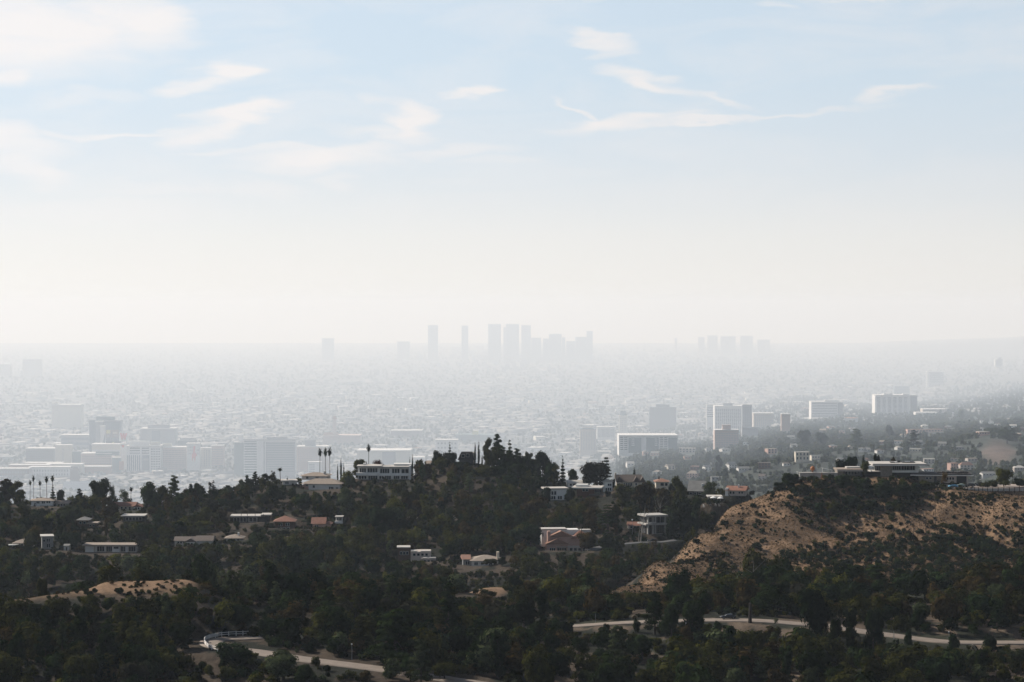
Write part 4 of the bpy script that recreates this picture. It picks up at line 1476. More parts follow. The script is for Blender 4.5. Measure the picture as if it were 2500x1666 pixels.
# --- concrete modern house
h = House('concrete_house', 'two storey concrete frame house with big dark openings under trees left of dry hill', 1575, 1630, 1305, 1080, 9, 18, protect=0, top=1256, land='the two storey concrete house')
h.b('roof', 'concrete', (1573, 1631, 1258, 1262, -1.2, 10))
h.b('floor_slab', 'concrete', (1573, 1631, 1279, 1282.5, -1.2, 10))
h.b('base', 'stone', (1600, 1632, 1305, 1318, -.5, 9))
for a, b_ in ((1580, 1584), (1593, 1597), (1600, 1603), (1626, 1629)):
    h.b('column', 'concrete', (a, b_, 1262.2, 1278.8, 0, .9))
    h.b('column', 'concrete', (a, b_, 1282.7, 1305, 0, .9))
h.b('back_wall', 'darkwall', (1581, 1629, 1262.2, 1305, 3.4, 9))
h.win(1604, 1614, 1263, 1278, 2, .08, y=1.2)
h.win(1616, 1625, 1263, 1278, 2, .08, y=1.2)
h.win(1604, 1625, 1284, 1304, 4, .08, y=1.2)
h.win(1585, 1592.5, 1264, 1277, 2, .1, y=1.2)
h.b('railing', 'frame', (1574, 1600, 1275, 1276, -1.1, -1.0))
h = House('red_roof_outbuilding', 'low red tiled outbuilding left of the concrete house', 1532, 1570, 1292, 1096, 7, 0, protect=4, top=1274)
h.b('wall', 'beige', (1534, 1568, 1284, 1292, 0, 6))
h.roof('gable', 'redroof', (1532, 1570, 1276, 1284, -.4, 6.4))
h.win(1539, 1562, 1286, 1290, 3, .7)

# --- modernist house on the dry hill
h = House('hilltop_glass_house', 'modernist house with wide white slab roof and stone pier on the dry hill', 2104, 2262, 1164, 1068, 13, 0, pad=False, protect=0, top=1128, land='the hilltop slab roofed house')
h.b('roof', 'flatroof', (2129, 2261, 1131.8, 1135.5, -3.2, 14))
h.b('roof_edge', 'white', (2129, 2261, 1135.6, 1137, -3.4, -3.0))
h.b('stone_pier', 'stone', (2151, 2178, 1137.2, 1164, -1, 6))
h.b('upper_wall', 'white', (2178.3, 2243, 1149.5, 1154.5, 0, 11))
h.b('upper_wall', 'white', (2236, 2243, 1137.2, 1149.3, 0.3, 11))
h.b('core_wall', 'darkwall', (2178.3, 2235.8, 1137.2, 1149.3, 1.2, 11))
h.win(2181, 2200, 1138.5, 1148.5, 4, .10, y=1.1)
h.win(2203, 2221, 1138.5, 1148.5, 3, .10, y=1.1)
h.win(2224, 2235, 1138.5, 1148.5, 2, .10, y=1.1)
h.b('terrace_roof', 'flatroof', (2125, 2150.7, 1151, 1152.6, -1.5, 9))
h.b('lower_wall', 'darkwall', (2104, 2150.7, 1153, 1165, 2, 10))
h.win(2138, 2150, 1138.5, 1150, 3, .12, y=1)
h.b('undercroft', 'darkwall', (2178.3, 2240, 1154.8, 1168, 2.5, 10))
h.b('roof_vents', 'darkwall', [(2178, 2188, 1129.5, 1131.6, 3, 6), (2207, 2238, 1129.5, 1131.6, 3, 8), (2196, 2204, 1126.5, 1131.6, 5, 7)])
h.b('roof_vents', 'silver', [(2188.5, 2195, 1129.6, 1131.6, 2, 5), (2214, 2226, 1128.2, 1129.3, 3, 5)])
h = House('hilltop_west_wing', 'low dark wing with pale flat roof left of the slab roofed house', 2043, 2106, 1165, 1064, 10, 0, pad=False, protect=2, top=1142)
h.b('roof', 'tanroof', (2043, 2106, 1146, 1149, -2, 11))
h.b('roof_edge', 'white', (2043, 2106, 1149.1, 1150.3, -2.1, -1.8))
h.b('upper_roof', 'flatroof', (2072, 2106, 1143, 1145.8, 5, 11))
h.b('wall', 'darkwall', (2048, 2105, 1150.4, 1167, 0, 10))
h.b('stone_end', 'stone', (2045, 2060, 1150.4, 1168, -.3, 8))
h.win(2064, 2100, 1152, 1160, 5, .2)
h = House('hilltop_carport_wing', 'long low east wing with flat roof and dark garage opening beside the parked cars', 2224, 2376, 1180, 1062, 11, -7, pad=False, protect=2, top=1154, land='the long low carport wing')
h.b('roof', 'darkroof', (2228, 2372, 1157, 1160, -1, 12))
h.b('roof_edge', 'white', (2224, 2376, 1160.1, 1162, -1.4, -1))
h.b('wall', 'stone', (2246, 2304, 1162.2, 1180, 0, 10))
h.b('wall', 'beige', (2306, 2336, 1162.2, 1180, .2, 10))
h.b('garage_opening', 'darkwall', (2336.3, 2360, 1162.2, 1182, 1.4, 10))
h.b('garage_pier', 'beige', (2360.3, 2364, 1162.2, 1182, .2, 10))
h.b('door', 'darkwall', (2282, 2288, 1164, 1180, -.1, .05))
h.win(2262, 2276, 1166, 1171, 2, .4)
h.win(2312, 2330, 1166, 1172, 3, .4, y=.2)
# roof garden of the wing
mbr = MB()
rr_ = random.Random(4)
for k in range(26):
    q = h.bx((2290 + k * 2.9, 2292 + k * 2.9 + rr_.uniform(1, 3), 1154.5 - rr_.uniform(0, 2), 1157, 2, 5))
    mbr.box(q[0], q[1], rr_.uniform(1, 4), rr_.uniform(5, 9), q[4], q[5])
o = mbr.build('roof_panels', M['darkroof'], h.e)
o['kind'] = 'stuff'

# --- terrace wall and the things on it, left of the wing
h = House('garden_terrace', 'pale retaining wall of the garden terrace left of the hilltop house', 1952, 2046, 1163, 1062, 3, 0, pad=False, cat='wall', protect=3, top=1150)
h.b('wall', 'concrete', (1953, 2046, 1156, 1165, 0, 2.5))
h.b('coping', 'flatroof', (1952, 2047, 1154.4, 1155.8, -.3, 2.8))
# orange ball sculpture
def sphere(name, r, mat, parent=None, loc=(0, 0, 0), sq=1.0, seg=20):
    bm_v, bm_f = [], []
    rings = seg // 2
    for i in range(rings + 1):
        ph = math.pi * i / rings
        for j in range(seg):
            th = 2 * math.pi * j / seg
            bm_v.append((r * math.sin(ph) * math.cos(th), r * math.sin(ph) * math.sin(th), r * sq * math.cos(ph)))
    for i in range(rings):
        for j in range(seg):
            bm_f.append((i * seg + j, (i + 1) * seg + j, (i + 1) * seg + (j + 1) % seg, i * seg + (j + 1) % seg))
    b = MB(); b.v = bm_v; b.f = bm_f
    return b.build(name, mat, parent, True, loc)
e = empty('ball_sculpture', P(1984.5, 1156, 1064), 0, 'big orange ball on a short stand at the garden terrace', 'sculpture')
sphere('ball', 1.05, M['orangeball'], e, (0, 0, 2.2))
MB().box(-.35, .35, -.35, .35, -1, 1.3).build('stand', M['rust'], e)
e = empty('cone_sculpture', P(2007, 1166, 1060), 0, 'rust coloured pointed sculpture in front of the terrace wall', 'sculpture')
MB().tube([(0, 0, -1), (0, 0, .5), (.1, 0, 2.4)], [.5, .42, .05], 8).build('cone', M['rust'], e)
for (px, lab, row) in ((1960, 'closed pale garden lounger left of the orange ball', 1160), (2022, 'slanted pale garden canopy right of the orange ball', 1151)):
    e = empty('garden_canopy', P(px, row, 1064), .2, lab, 'canopy')
    b = MB()
    b.v = [(-2.4, 0, 1.5), (2.4, 0, .5), (2.4, 2, .5), (-2.4, 2, 1.5), (-2.4, 0, 1.38), (2.4, 0, .38), (2.4, 2, .38), (-2.4, 2, 1.38)]
    b.f = [(0, 1, 2, 3), (7, 6, 5, 4), (0, 4, 5, 1), (1, 5, 6, 2), (2, 6, 7, 3), (3, 7, 4, 0)]
    b.build('fabric', M['canvas'], e)
    for sx in (-2.3, 2.3):
        MB().box(sx - .06, sx + .06, .9, 1.02, -2, .42 if sx > 0 else 1.3).build('pole', M['frame'], e)


def umbrella(px, row, Y, label, w=3.2, hgt_=2.4):
    e = empty('patio_umbrella', P(px, row, Y), 0, label, 'umbrella', 'white patio umbrellas')
    b = MB()
    k = 8
    b.v = [(0, 0, hgt_ + .75)] + [(w / 2 * math.cos(2 * math.pi * i / k), w / 2 * math.sin(2 * math.pi * i / k), hgt_) for i in range(k)] + [(w / 2 * math.cos(2 * math.pi * i / k), w / 2 * math.sin(2 * math.pi * i / k), hgt_ - .18) for i in range(k)]
    b.f = [(0, 1 + i, 1 + (i + 1) % k) for i in range(k)] + [(1 + i, 9 + i, 9 + (i + 1) % k, 1 + (i + 1) % k) for i in range(k)]
    b.build('canopy', M['canvas'], e)
    MB().tube([(0, 0, -.5), (0, 0, hgt_ + .6)], [.05, .05], 6).build('pole', M['frame'], e)
    MB().box(-.3, .3, -.3, .3, -.3, .1).build('base', M['concrete'], e)


umbrella(1742, 1228, 1098, 'white patio umbrella, left one of two at the foot of the saddle')
umbrella(1759, 1229, 1096, 'white patio umbrella, right one of two at the foot of the saddle')
umbrella(2128, 1150, 1066, 'white umbrella on the roof terrace left of the stone pier', 3.2, 2.0)
for i, (px, row, lab) in enumerate(((1735, 1234, 'white garden chair left of the patio umbrellas'), (1748, 1235, 'white garden chair between the two patio umbrellas'), (1757, 1236, 'white garden chair under the right patio umbrella'), (1719, 1238, 'white garden chair farthest left at the shrubs'))):
    e = empty('garden_chair', P(px, row, 1092), i * .8, lab, 'chair', 'white garden chairs on the patio')
    MB().box(-.35, .35, -.3, .3, .38, .48).build('seat', M['white'], e)
    MB().box(-.35, .35, .25, .33, .48, 1.1).build('backrest', M['white'], e)
    for sx in (-.3, .3):
        for sy in (-.25, .25):
            MB().box(sx - .04, sx + .04, sy - .04, sy + .04, -.3, .38).build('leg', M['white'], e)
PADS.append((P(1745, 1232, 1096).x, 1098, P(1745, 1230, 1096).z - .1, 6))
PROTECT.append((1712, 1768, 1210, 1240, 1090))

# parking apron of the hilltop house and its fence
apron = MB()
pts = [(2298, 1188, 1046), (2340, 1190, 1044), (2400, 1193, 1043), (2490, 1202, 1044), (2560, 1206, 1046)]
apz = P(2310, 1186, 1060).z + .15
top_pts = [P(px, r, Y) for px, r, Y in pts]
poly = [(p.x, p.y) for p in top_pts] + [(p.x, p.y + 24) for p in reversed(top_pts)]
APZ = 220 - (1190 - ROW0) / F * 1050
apron.poly_prism(poly, APZ - 3, APZ)
ap = apron.build('driveway', simple('pale_driveway', (.26, .215, .18), .9, .15, .5))
tag(ap, kind='structure')
PROTECT.append((2300, 2425, 1166, 1200, 1040))
for i in range(12):
    PADS.append((top_pts[0].x + i * 4.4, 1056, APZ - .4, 8))
fe = empty('retaining_fence', (top_pts[1].x, top_pts[1].y, APZ), 0, 'low brown rail fence with pale infill along the edge of the hilltop driveway', 'fence')
prev = None
fl = smooth_path([(p.x - top_pts[1].x, p.y - top_pts[1].y - .6, 0) for p in top_pts], 7)
for i, p in enumerate(fl):
    MB().box(p[0] - .16, p[0] + .16, p[1] - .16, p[1] + .16, -3, .55).build('post', M['brownwall'], fe)
    if prev is not None:
        b = MB()
        b.tube([(prev[0], prev[1], .42), (p[0], p[1], .42)], [.13, .13], 4)
        b.build('rail', M['wood'], fe)
        b = MB()
        b.v = [(prev[0], prev[1], -1.3), (p[0], p[1], -1.3), (p[0], p[1], .1), (prev[0], prev[1], .1), (prev[0], prev[1] + .1, -1.3), (p[0], p[1] + .1, -1.3), (p[0], p[1] + .1, .1), (prev[0], prev[1] + .1, .1)]
        b.f = [(0, 1, 2, 3), (7, 6, 5, 4), (3, 2, 6, 7), (0, 4, 5, 1)]
        b.build('panel', M['concrete'], fe)
    prev = p


# ------------------------------------------------------------------ cars
def loft(stations, k=12):
    """stations (x, half width, z low, z high): rounded cross-sections"""
    b = MB()
    rings = []
    for (x, hw, z0, z1) in stations:
        n = len(b.v)
        for i in range(k):
            t = 2 * math.pi * (i + .5) / k
            c, s = math.cos(t), math.sin(t)
            cc = math.copysign(abs(c) ** .45, c)
            ss = math.copysign(abs(s) ** .45, s)
            b.v.append((x, hw * cc, (z0 + z1) / 2 + (z1 - z0) / 2 * ss))
        rings.append(n)
    for a, c in zip(rings[:-1], rings[1:]):
        for q in range(k):
            b.f.append((a + q, a + (q + 1) % k, c + (q + 1) % k, c + q))
    b.f.append(tuple(range(rings[-1], rings[-1] + k)))
    b.f.append(tuple(range(rings[0] + k - 1, rings[0] - 1, -1)))
    return b


def car(loc, rz, label, kind='sedan', paint='blackpaint', group=None):
    e = empty('parked_car' if kind != 'sedan_road' else 'car', loc, rz, label, 'car', group)
    if kind == 'suv':
        body = [(-2.3, .80, .45, .95), (-2.2, .92, .32, 1.12), (-1.0, .96, .28, 1.16), (.9, .96, .28, 1.16), (2.15, .92, .32, 1.1), (2.35, .8, .45, .95)]
        cab = [(-1.15, .74, 1.1, 1.2), (-.6, .84, 1.1, 1.78), (.6, .86, 1.1, 1.84), (1.9, .84, 1.1, 1.76), (2.2, .76, 1.1, 1.2)]
        gl = [(-1.0, .76, 1.18, 1.26), (-.6, .87, 1.2, 1.64), (.6, .885, 1.2, 1.7), (1.8, .87, 1.2, 1.64), (2.1, .78, 1.18, 1.26)]
        wr = .38
    else:
        body = [(-2.2, .70, .40, .70), (-2.1, .86, .28, .84), (-1.0, .90, .22, .92), (.9, .90, .22, .94), (2.0, .86, .28, .92), (2.2, .74, .42, .8)]
        cab = [(-1.1, .66, .88, .94), (-.35, .72, .88, 1.36), (.6, .74, .88, 1.42), (1.3, .70, .88, 1.26), (1.85, .64, .88, .96)]
        gl = [(-1.0, .70, .94, .98), (-.35, .76, .96, 1.26), (.6, .78, .96, 1.32), (1.2, .74, .96, 1.20), (1.7, .68, .94, 1.0)]
        wr = .32
    loft(body).build('body', M[paint], e, True)
    loft(cab).build('cabin', M[paint], e, True)
    loft(gl).build('windows', M['glass'], e, True)
    for x in (-1.35, 1.35):
        for y in (-.84, .84):
            b = MB().tube([(x, y - .1, wr), (x, y + .1, wr)], [wr, wr], 14)
            w = b.build('wheel', M['tyre'], e)
            MB().tube([(x, y - .12, wr), (x, y + .12, wr)], [wr * .55, wr * .55], 10).build('rim', M['silver'], w)
    for y in (-.62, .62):
        MB().box(-2.24, -2.12, y - .15, y + .15, .58, .72).build('headlight', M['lampglass'], e)
        MB().box(2.1, 2.24, y - .15, y + .15, .62, .76).build('tail_light', M['redroof'], e)
    return e


def covered_car(loc, rz, label, mat, sc=1.0):
    e = empty('covered_car', loc, rz, label, 'car', 'cars under fabric covers')
    st = [(-2.3, .70, .08, .55), (-2.15, .92, .04, .80), (-1.0, 1.0, .02, .98), (-.3, .98, .02, 1.38), (.6, .98, .02, 1.45), (1.4, .98, .02, 1.22), (2.1, .94, .04, .95), (2.3, .74, .08, .6)]
    loft(st, 16).build('cover', M[mat], e, True)
    for x in (-1.35, 1.35):
        for y in (-.86, .86):
            MB().tube([(x, y - .1, .2), (x, y + .1, .2)], [.3, .3], 12).build('wheel', M['tyre'], e)
    e.scale = (sc, sc, sc)
    return e


def on_apron(px, Y):
    return ((px - 1250) / F * Y, Y, APZ)


covered_car(on_apron(2328, 1050), .15, 'car under a light blue fabric cover at the hilltop driveway', 'bluecover')
covered_car(on_apron(2347, 1052.5), -.3, 'car under a grey green fabric cover right of the blue one', 'greencover')
car(on_apron(2369, 1051), .05, 'black off-road car parked on the hilltop driveway', 'suv', 'blackpaint', 'cars parked at the hilltop house')
car(on_apron(2396, 1058), -.2, 'low dark car right of the black off-road car', 'sedan', 'blackpaint', 'cars parked at the hilltop house')
_c = P(1779, 1521, 640)
car((_c.x, 640.2, float(seg_dist(np.array([_c.x]), np.array([640.2]), ROAD_B)[1][0]) + .08), 0.03, 'black car on the pale mountain road', 'sedan_road', 'blackpaint')
_c = P(1593, 1325, 1059)
car((_c.x, 1059, _c.z + .25), .1, 'dark car with bright roof glint on the lane below the concrete house', 'sedan', 'blackpaint')


# ------------------------------------------------------------------ roads
def ribbon(name, path, w, mat, up):
    pts = [Vector(p) for p in path]
    V, Fc = [], []
    for i, p in enumerate(pts):
        d = (pts[min(i + 1, len(pts) - 1)] - pts[max(i - 1, 0)])
        d.z = 0
        d.normalize()
        s = Vector((-d.y, d.x, 0))
        for q in (-1, -.5, 0, .5, 1):
            V.append(tuple(p + s * w * .5 * q + Vector((0, 0, up + (.06 if q == 0 else 0)))))
        V.append(tuple(p + s * w * .5 + Vector((0, 0, up - .5))))
        V.append(tuple(p - s * w * .5 + Vector((0, 0, up - .5))))
    for i in range(len(pts) - 1):
        a, b = i * 7, (i + 1) * 7
        Fc += [(a + q, b + q, b + q + 1, a + q + 1) for q in range(4)] + [(a + 4, b + 4, b + 5, a + 5), (a + 6, b + 6, b, a)]
    o = obj(name, mesh_np(name, V, Fc, mat))
    tag(o, kind='structure')
    return o


ribbon('road', ROAD_A, 6.4, M['asphalt'], .06)
ribbon('road', ROAD_B, 6.4, M['asphalt'], .06)
ribbon('road', ROAD_C, 6, simple('dark_lane', (.06, .06, .06), .9, .1, .5), .06)
# guard rail round the bend
gp = [P(*q) for q in [(530, 1581, 574), (508, 1577, 578), (497, 1570, 586), (503, 1560, 594), (524, 1556, 600), (548, 1553, 603), (575, 1550, 605), (600, 1548, 607), (626, 1546, 608)]]
gp = smooth_path([(p.x, p.y, p.z) for p in gp], 3)
g0 = Vector(gp[8])
ge = empty('guard_rail', g0, 0, 'white rail fence round the outside of the road bend', 'guard rail')
prev = None
for i, p in enumerate(gp):
    p = Vector(p) - g0
    rz = ROAD_A[0][2]
    d, zz = seg_dist(np.array([p.x + g0.x]), np.array([p.y + g0.y]), ROAD_A)
    p.z = float(zz[0]) - g0.z
    if i % 2 == 0:
        MB().box(p.x - .09, p.x + .09, p.y - .09, p.y + .09, p.z - 1.5, p.z + 1.15).build('post', M['white'], ge)
    if prev is not None:
        for hz_ in (.42, .95):
            MB().tube([prev + Vector((0, 0, hz_)), p + Vector((0, 0, hz_))], [.12, .12], 4).build('rail', M['offwhite'], ge)
        if 4 <= i <= 13:
            b = MB()
            b.v = [tuple(prev + Vector((0, -.1, .15))), tuple(p + Vector((0, -.1, .15))), tuple(p + Vector((0, -.1, .85))), tuple(prev + Vector((0, -.1, .85))),
                   tuple(prev + Vector((0, -.02, .15))), tuple(p + Vector((0, -.02, .15))), tuple(p + Vector((0, -.02, .85))), tuple(prev + Vector((0, -.02, .85)))]
            b.f = [(0, 1, 2, 3), (7, 6, 5, 4), (3, 2, 6, 7), (0, 4, 5, 1)]
            b.build('steel_panel', M['offwhite'], ge)
    prev = p
PROTECT += [(486, 628, 1542, 1582, 560), (556, 600, 1545, 1580, 560), (600, 628, 1550, 1578, 560)]
# roadside posts, lamps and poles
for (px, base, Y, hgt_, rad, lab, cat, ball) in (
        (1832, 1534, 632, 5.6, .45, 'thick dark dead tree stump standing at the road edge right of the black car', 'stump', 0),
        (2319, 1572, 611, 3.0, .07, 'thin roadside post with a white round top', 'post', .17),
        (2184, 1558, 615, 2.2, .09, 'short dark roadside post by the pale bank', 'post', 0),
        (1454, 1527, 655, 2.6, .06, 'thin marker post on the road left of the dark pine', 'post', 0),
        (858, 1632, 566, 3.8, .07, 'roadside lamp with white globe above the lower road', 'street lamp', .2),
        (1675, 1585, 622, 4.0, .06, 'lamp with white globe in the brush below the road', 'street lamp', .2),
        (1267, 1366, 1022, 5.0, .09, 'lamp with bright white globe above the dark ravine', 'street lamp', .45),
        (1544, 1300, 1085, 7.0, .10, 'street lamp with white head left of the concrete house', 'street lamp', .4)):
    x = (px - 1250) / F * Y
    z = float(hgt(x, Y))
    e = empty('dead_stump' if cat == 'stump' else 'lamp_post' if ball else 'road_post', (x, Y, z), 0, lab, cat)
    MB().tube([(0, 0, -1), (.05, 0, hgt_ * .6), (0, 0, hgt_)], [rad * 1.3, rad, rad * .8], 7).build('trunk' if cat == 'stump' else 'pole', M['bark'] if cat == 'stump' else M['metal'], e)
    if ball:
        sphere('globe', ball, M['lampglass'], e, (0, 0, hgt_ + ball * .8), 1, 12)
e = empty('fallen_log', (P(2385, 1594, 600).x, 600, float(hgt(P(2385, 1594, 600).x, 600.)) + .6), .5, 'pale bare fallen trunk lying below the road at far right', 'log')
MB().tube([(-1.2, 0, 1.6), (0, 0, .3), (.8, 0, -1.0)], [.22, .26, .18], 6).build('trunk', M['palebark'], e)
# long clipped hedge
e = empty('clipped_hedge', (0, 0, 0), 0, 'long clipped green hedge along the terrace above the ranch house', 'hedge')
hp = hit(465, 1302)
e.location = (hp[0], hp[1], hp[2])
r = np.random.default_rng(3)
L = [((i / 22 - .5) * 34, r.uniform(-.5, .5), 1.0, 1.5, 1.3, 1.5) for i in range(23)]
V, Fc = leaf_cloud(L, 5200, .28, 77, .6)
obj('foliage', mesh_np('hedge', V, Fc, FOL['olive green']), e)
b = MB()
for i in range(8):
    b.tube([((i / 7 - .5) * 32, 0, -2), ((i / 7 - .5) * 32, 0, 1.5)], [.12, .08], 5)
b.build('stems', M['bark'], e)
LAND.append((465, 1296, 'the long clipped hedge'))
build_terrain()

# ------------------------------------------------------------------ the city on the plain
M.update(
    cwhite=simple('city_white', (0.5908, 0.5827, 0.5661), .8, .06, .02), ccream=simple('city_cream', (0.547, 0.5106, 0.4285), .8, .06, .02),
    cpink=simple('city_pink', (0.474, 0.3647, 0.3191), .8, .06, .02), cgrey=simple('city_grey', (0.2344, 0.2344, 0.2409), .8, .06, .02),
    cbrown=simple('city_brown', (0.1954, 0.1563, 0.1433), .8, .06, .02), cdark=simple('city_dark_glass', (0.01055, 0.01289, 0.01758), .35, .06, .02, .6),
    cglass=simple('city_window_glass', (0.02344, 0.03048, 0.03985), .3, .06, .02, .6), cblue=simple('city_blue_glass', (0.0508, 0.07812, 0.1094), .3, .06, .02, .6),
    croof=simple('city_roof', (0.6017, 0.5835, 0.5561), .8, .12, .02), corange=simple('city_orange_roof', (0.3256, 0.1758, 0.1107), .8, .1, .02),
    cred=simple('sign_red', (.60, .05, .06), .6, .02, .02), cblack=simple('sign_black', (.03, .03, .035), .5, .02, .02), cyellow=simple('sign_yellow', (.55, .50, .18), .6, .05, .02),
    cteal=simple('city_teal', (0.07812, 0.1172, 0.1211), .7, .06, .02), ctan=simple('city_tan', (0.4376, 0.3829, 0.3282), .8, .08, .02))


def conv(Y):
    return HP * F / (815 + 484 * F / Y - ROW0)


def C(name, label, px0, px1, top, base, wall='cwhite', roof='croof', depth=None, yaw=0., cat='building', land=None, Y=None, wallpart='wall'):
    if (px0 + px1) / 2 > 1500 and base > 900:
        Y = None
    if Y is None:
        p = hit((px0 + px1) / 2, base, 4000, 69000 * Q)
        Y = p[1] if p else (CZ - PLAIN) * F / (base - ROW0)
    else:
        Y = conv(Y)
    dm = depth or max(12, (px1 - px0) * Y / F * .55)
    h = House(name, label, px0, px1, base, Y, dm, yaw, cat, False, None, 'buildings in the city', None, land)
    OCC.pop()
    h.b(wallpart, wall, (px0, px1, top, base + 4, 0, dm))
    rt = max(.5, .02 * (base - top))
    h.b('roof', roof, (px0 - .4, px1 + .4, top - rt - .4, top - .02, -.004 * Y * .3, dm + 2))
    h.top, h.x0, h.x1, h.dm = top, px0, px1, dm
    h.pr = Y * .00025
    CITYOCC.append((px0, px1, top, base))
    return h


CITYOCC = []
# dark glass tower group
h = C('glass_office_tower', 'dark blue glass office tower with a darker penthouse behind the billboards', 252, 295, 1029, 1135, 'cblue', 'cgrey', land='the dark glass office tower', Y=8600)
h.b('penthouse', 'cteal', (234, 278, 1018, 1030, 12, 60))
h.grid(253, 294, 1032, 1075, 9, 11, .12, 1.0, 'cgrey', 'mullions', 0, 2)
h = C('glass_office_tower', 'slim dark glass slab forming the left side of the office tower', 217, 233, 1027, 1130, 'cblue', 'cgrey', Y=8620)
h.grid(218, 232, 1030, 1070, 4, 10, .1, 1.0, 'cgrey', 'mullions', 0, 2)
h = C('white_core_tower', 'pale core block between the two dark glass slabs', 233.3, 251.5, 1031, 1130, 'cgrey', 'croof', Y=8560)
h = C('poster_block', 'narrow white block with a blue peak painted on it left of the billboards', 244, 256, 1042, 1130, 'cwhite', Y=8300)
b = MB(); q = h.bx((250, 256, 1058, 1082, -3, -.5)); b.v = [(q[0], -3, q[4]), (q[1], -3, q[4]), (q[1], -3, q[5]), (q[0], -.5, q[4]), (q[1], -.5, q[4]), (q[1], -.5, q[5])]; b.f = [(0, 1, 2), (5, 4, 3), (0, 2, 5, 3), (1, 4, 5, 2), (0, 3, 4, 1)]
b.build('poster', M['cblue'], h.e)


def sign(name, label, px0, px1, rt, rb, Y, face='cwhite', posts=True, base=1135):
    Y = conv(Y)
    h = House(name, label, px0, px1, base, Y, 6, 0, 'sign', False, None, 'rooftop signs in the city', None, None)
    OCC.pop()
    h.b('panel', face, (px0, px1, rt, rb, 0, 8))
    if posts:
        for a in (px0 + 2, px1 - 3):
            h.b('post', 'cgrey', (a, a + 1, rb, base, 2, 6))
    return h


h = sign('billboard', 'left billboard of the pair before the glass tower with yellow picture', 257, 271, 1050, 1069, 8250, 'cbrown')
h.b('picture', 'cyellow', (259, 268, 1051, 1059, -3, -.5))
h.b('picture', 'cgrey', (261, 266, 1063, 1068, -3, -.5))
h = sign('billboard', 'billboard with a grey and brown picture left of the big red letter sign', 272.5, 289, 1050, 1069, 8250, 'cbrown')
h.b('picture', 'ctan', (275, 286, 1055, 1060, -3, -.5))
h.b('picture', 'cgrey', (277, 287, 1063, 1066, -3, -.5))


def letter_w(h, x0, x1, rt, rb, mat='cred'):
    m = h.m
    b = MB()
    w = x1 - x0
    t = w * .13
    def stroke(xa, xb):
        n = len(b.v)
        for (x, r) in ((xa - t, rt), (xa + t, rt), (xb + t, rb), (xb - t, rb)):
            for y in (-4, -1):
                b.v.append(((x - h.pc) * m, y, (h.base - r) * m))
        b.f.extend([(n, n + 6, n + 4, n + 2), (n + 1, n + 3, n + 5, n + 7), (n, n + 2, n + 3, n + 1), (n + 2, n + 4, n + 5, n + 3), (n + 4, n + 6, n + 7, n + 5), (n + 6, n, n + 1, n + 7)])
    stroke(x0 + w * .08, x0 + w * .30)
    stroke(x0 + w * .50, x0 + w * .30)
    stroke(x0 + w * .50, x0 + w * .70)
    stroke(x0 + w * .92, x0 + w * .70)
    b.build('letter', M[mat], h.e)


h = sign('letter_sign', 'white rooftop sign with a big red letter W', 290, 311, 1055, 1078, 8200, 'cwhite')
letter_w(h, 293, 309, 1058, 1074)
h = sign('video_screen', 'dark rooftop screen with a pale yellow figure below the billboards', 258, 294, 1078, 1097, 8150, 'cblack')
h.b('picture', 'cyellow', (273.5, 278.5, 1080, 1094, -3, -.5))
h = C('hotel_pylon', 'slim white corner pylon with a small red letter W', 294, 307, 1084, 1150, 'cwhite', Y=8000)
letter_w(h, 296, 303, 1087, 1093)
h = C('stepped_hotel', 'cream stepped hotel block below the dark screen', 223, 293.5, 1086, 1148, 'ccream', Y=8100)
h.b('upper_wall', 'cwhite', (224, 293, 1099, 1104, -6, -.5))
h = C('punched_window_block', 'pale pink block with rows of small square windows left of the pylon', 197, 272, 1108, 1148, 'cpink', Y=7900, land='the pale block of small square windows')
h.grid(199, 271, 1112, 1141, 13, 5, .42, .5, 'cglass', 'windows', 0, h.pr)
h.b('canopy', 'cteal', (233, 291, 1103, 1112, -12, -1))
h = C('glass_corner', 'grey green glass corner left of the orange banner', 272.5, 293.6, 1118, 1152, 'cteal', Y=7850)
h.b('banner', 'corange', (290, 301, 1127, 1148, -8, -4))
h = C('white_condo_block', 'white condo block with horizontal glass bands and a dark screen panel', 308, 392, 1090, 1152, 'cwhite', Y=7900, land='the white banded condo block')
h.b('barrel_roof', 'croof', (313, 362, 1078, 1090, 20, 60))
h.b('roof_box', 'ccream', (365, 389, 1080, 1090, 20, 60))
h.bands(316, 341, 1092, 1110, 3, .55, 'cglass')
h.bands(345, 363, 1092, 1110, 3, .55, 'cglass')
h.grid(367, 391, 1094, 1149, 4, 9, .6, .5, 'cglass', 'windows', 0, h.pr)
h.b('glass_panel', 'cblue', (346, 364, 1112, 1149, -3, -.5))
h.grid(309, 342, 1112, 1150, 7, 1, .5, 1.0, 'cblue', 'window_strips', 0, h.pr)
h.b('picture', 'cgrey', (349, 362, 1120, 1125, -4, -3.1))
h = C('pink_office_block', 'pinkish office block with fine window grid right of the white condo', 395, 454, 1093, 1150, 'cpink', Y=7950, land='the pinkish office block')
h.grid(397, 453, 1098, 1146, 16, 10, .4, .5, 'cbrown', 'windows', 0, h.pr)
h.b('roof_box', 'ccream', (396, 418, 1083, 1093, 10, 40))
h = C('mural_building', 'white end wall with a red rocket shaped figure and faint lettering', 455, 487, 1084, 1145, 'cwhite', Y=7900, cat='building', land='the white wall with the red figure')
b = MB()
def poly(h, pts, y0, y1):
    n = len(b.v); k = len(pts)
    for y in (y0, y1):
        b.v.extend([((x - h.pc) * h.m, y, (h.base - r) * h.m) for x, r in pts])
    b.f.append(tuple(range(n, n + k))); b.f.append(tuple(range(n + 2 * k - 1, n + k - 1, -1)))
    for i in range(k):
        b.f.append((n + i, n + k + i, n + k + (i + 1) % k, n + (i + 1) % k))
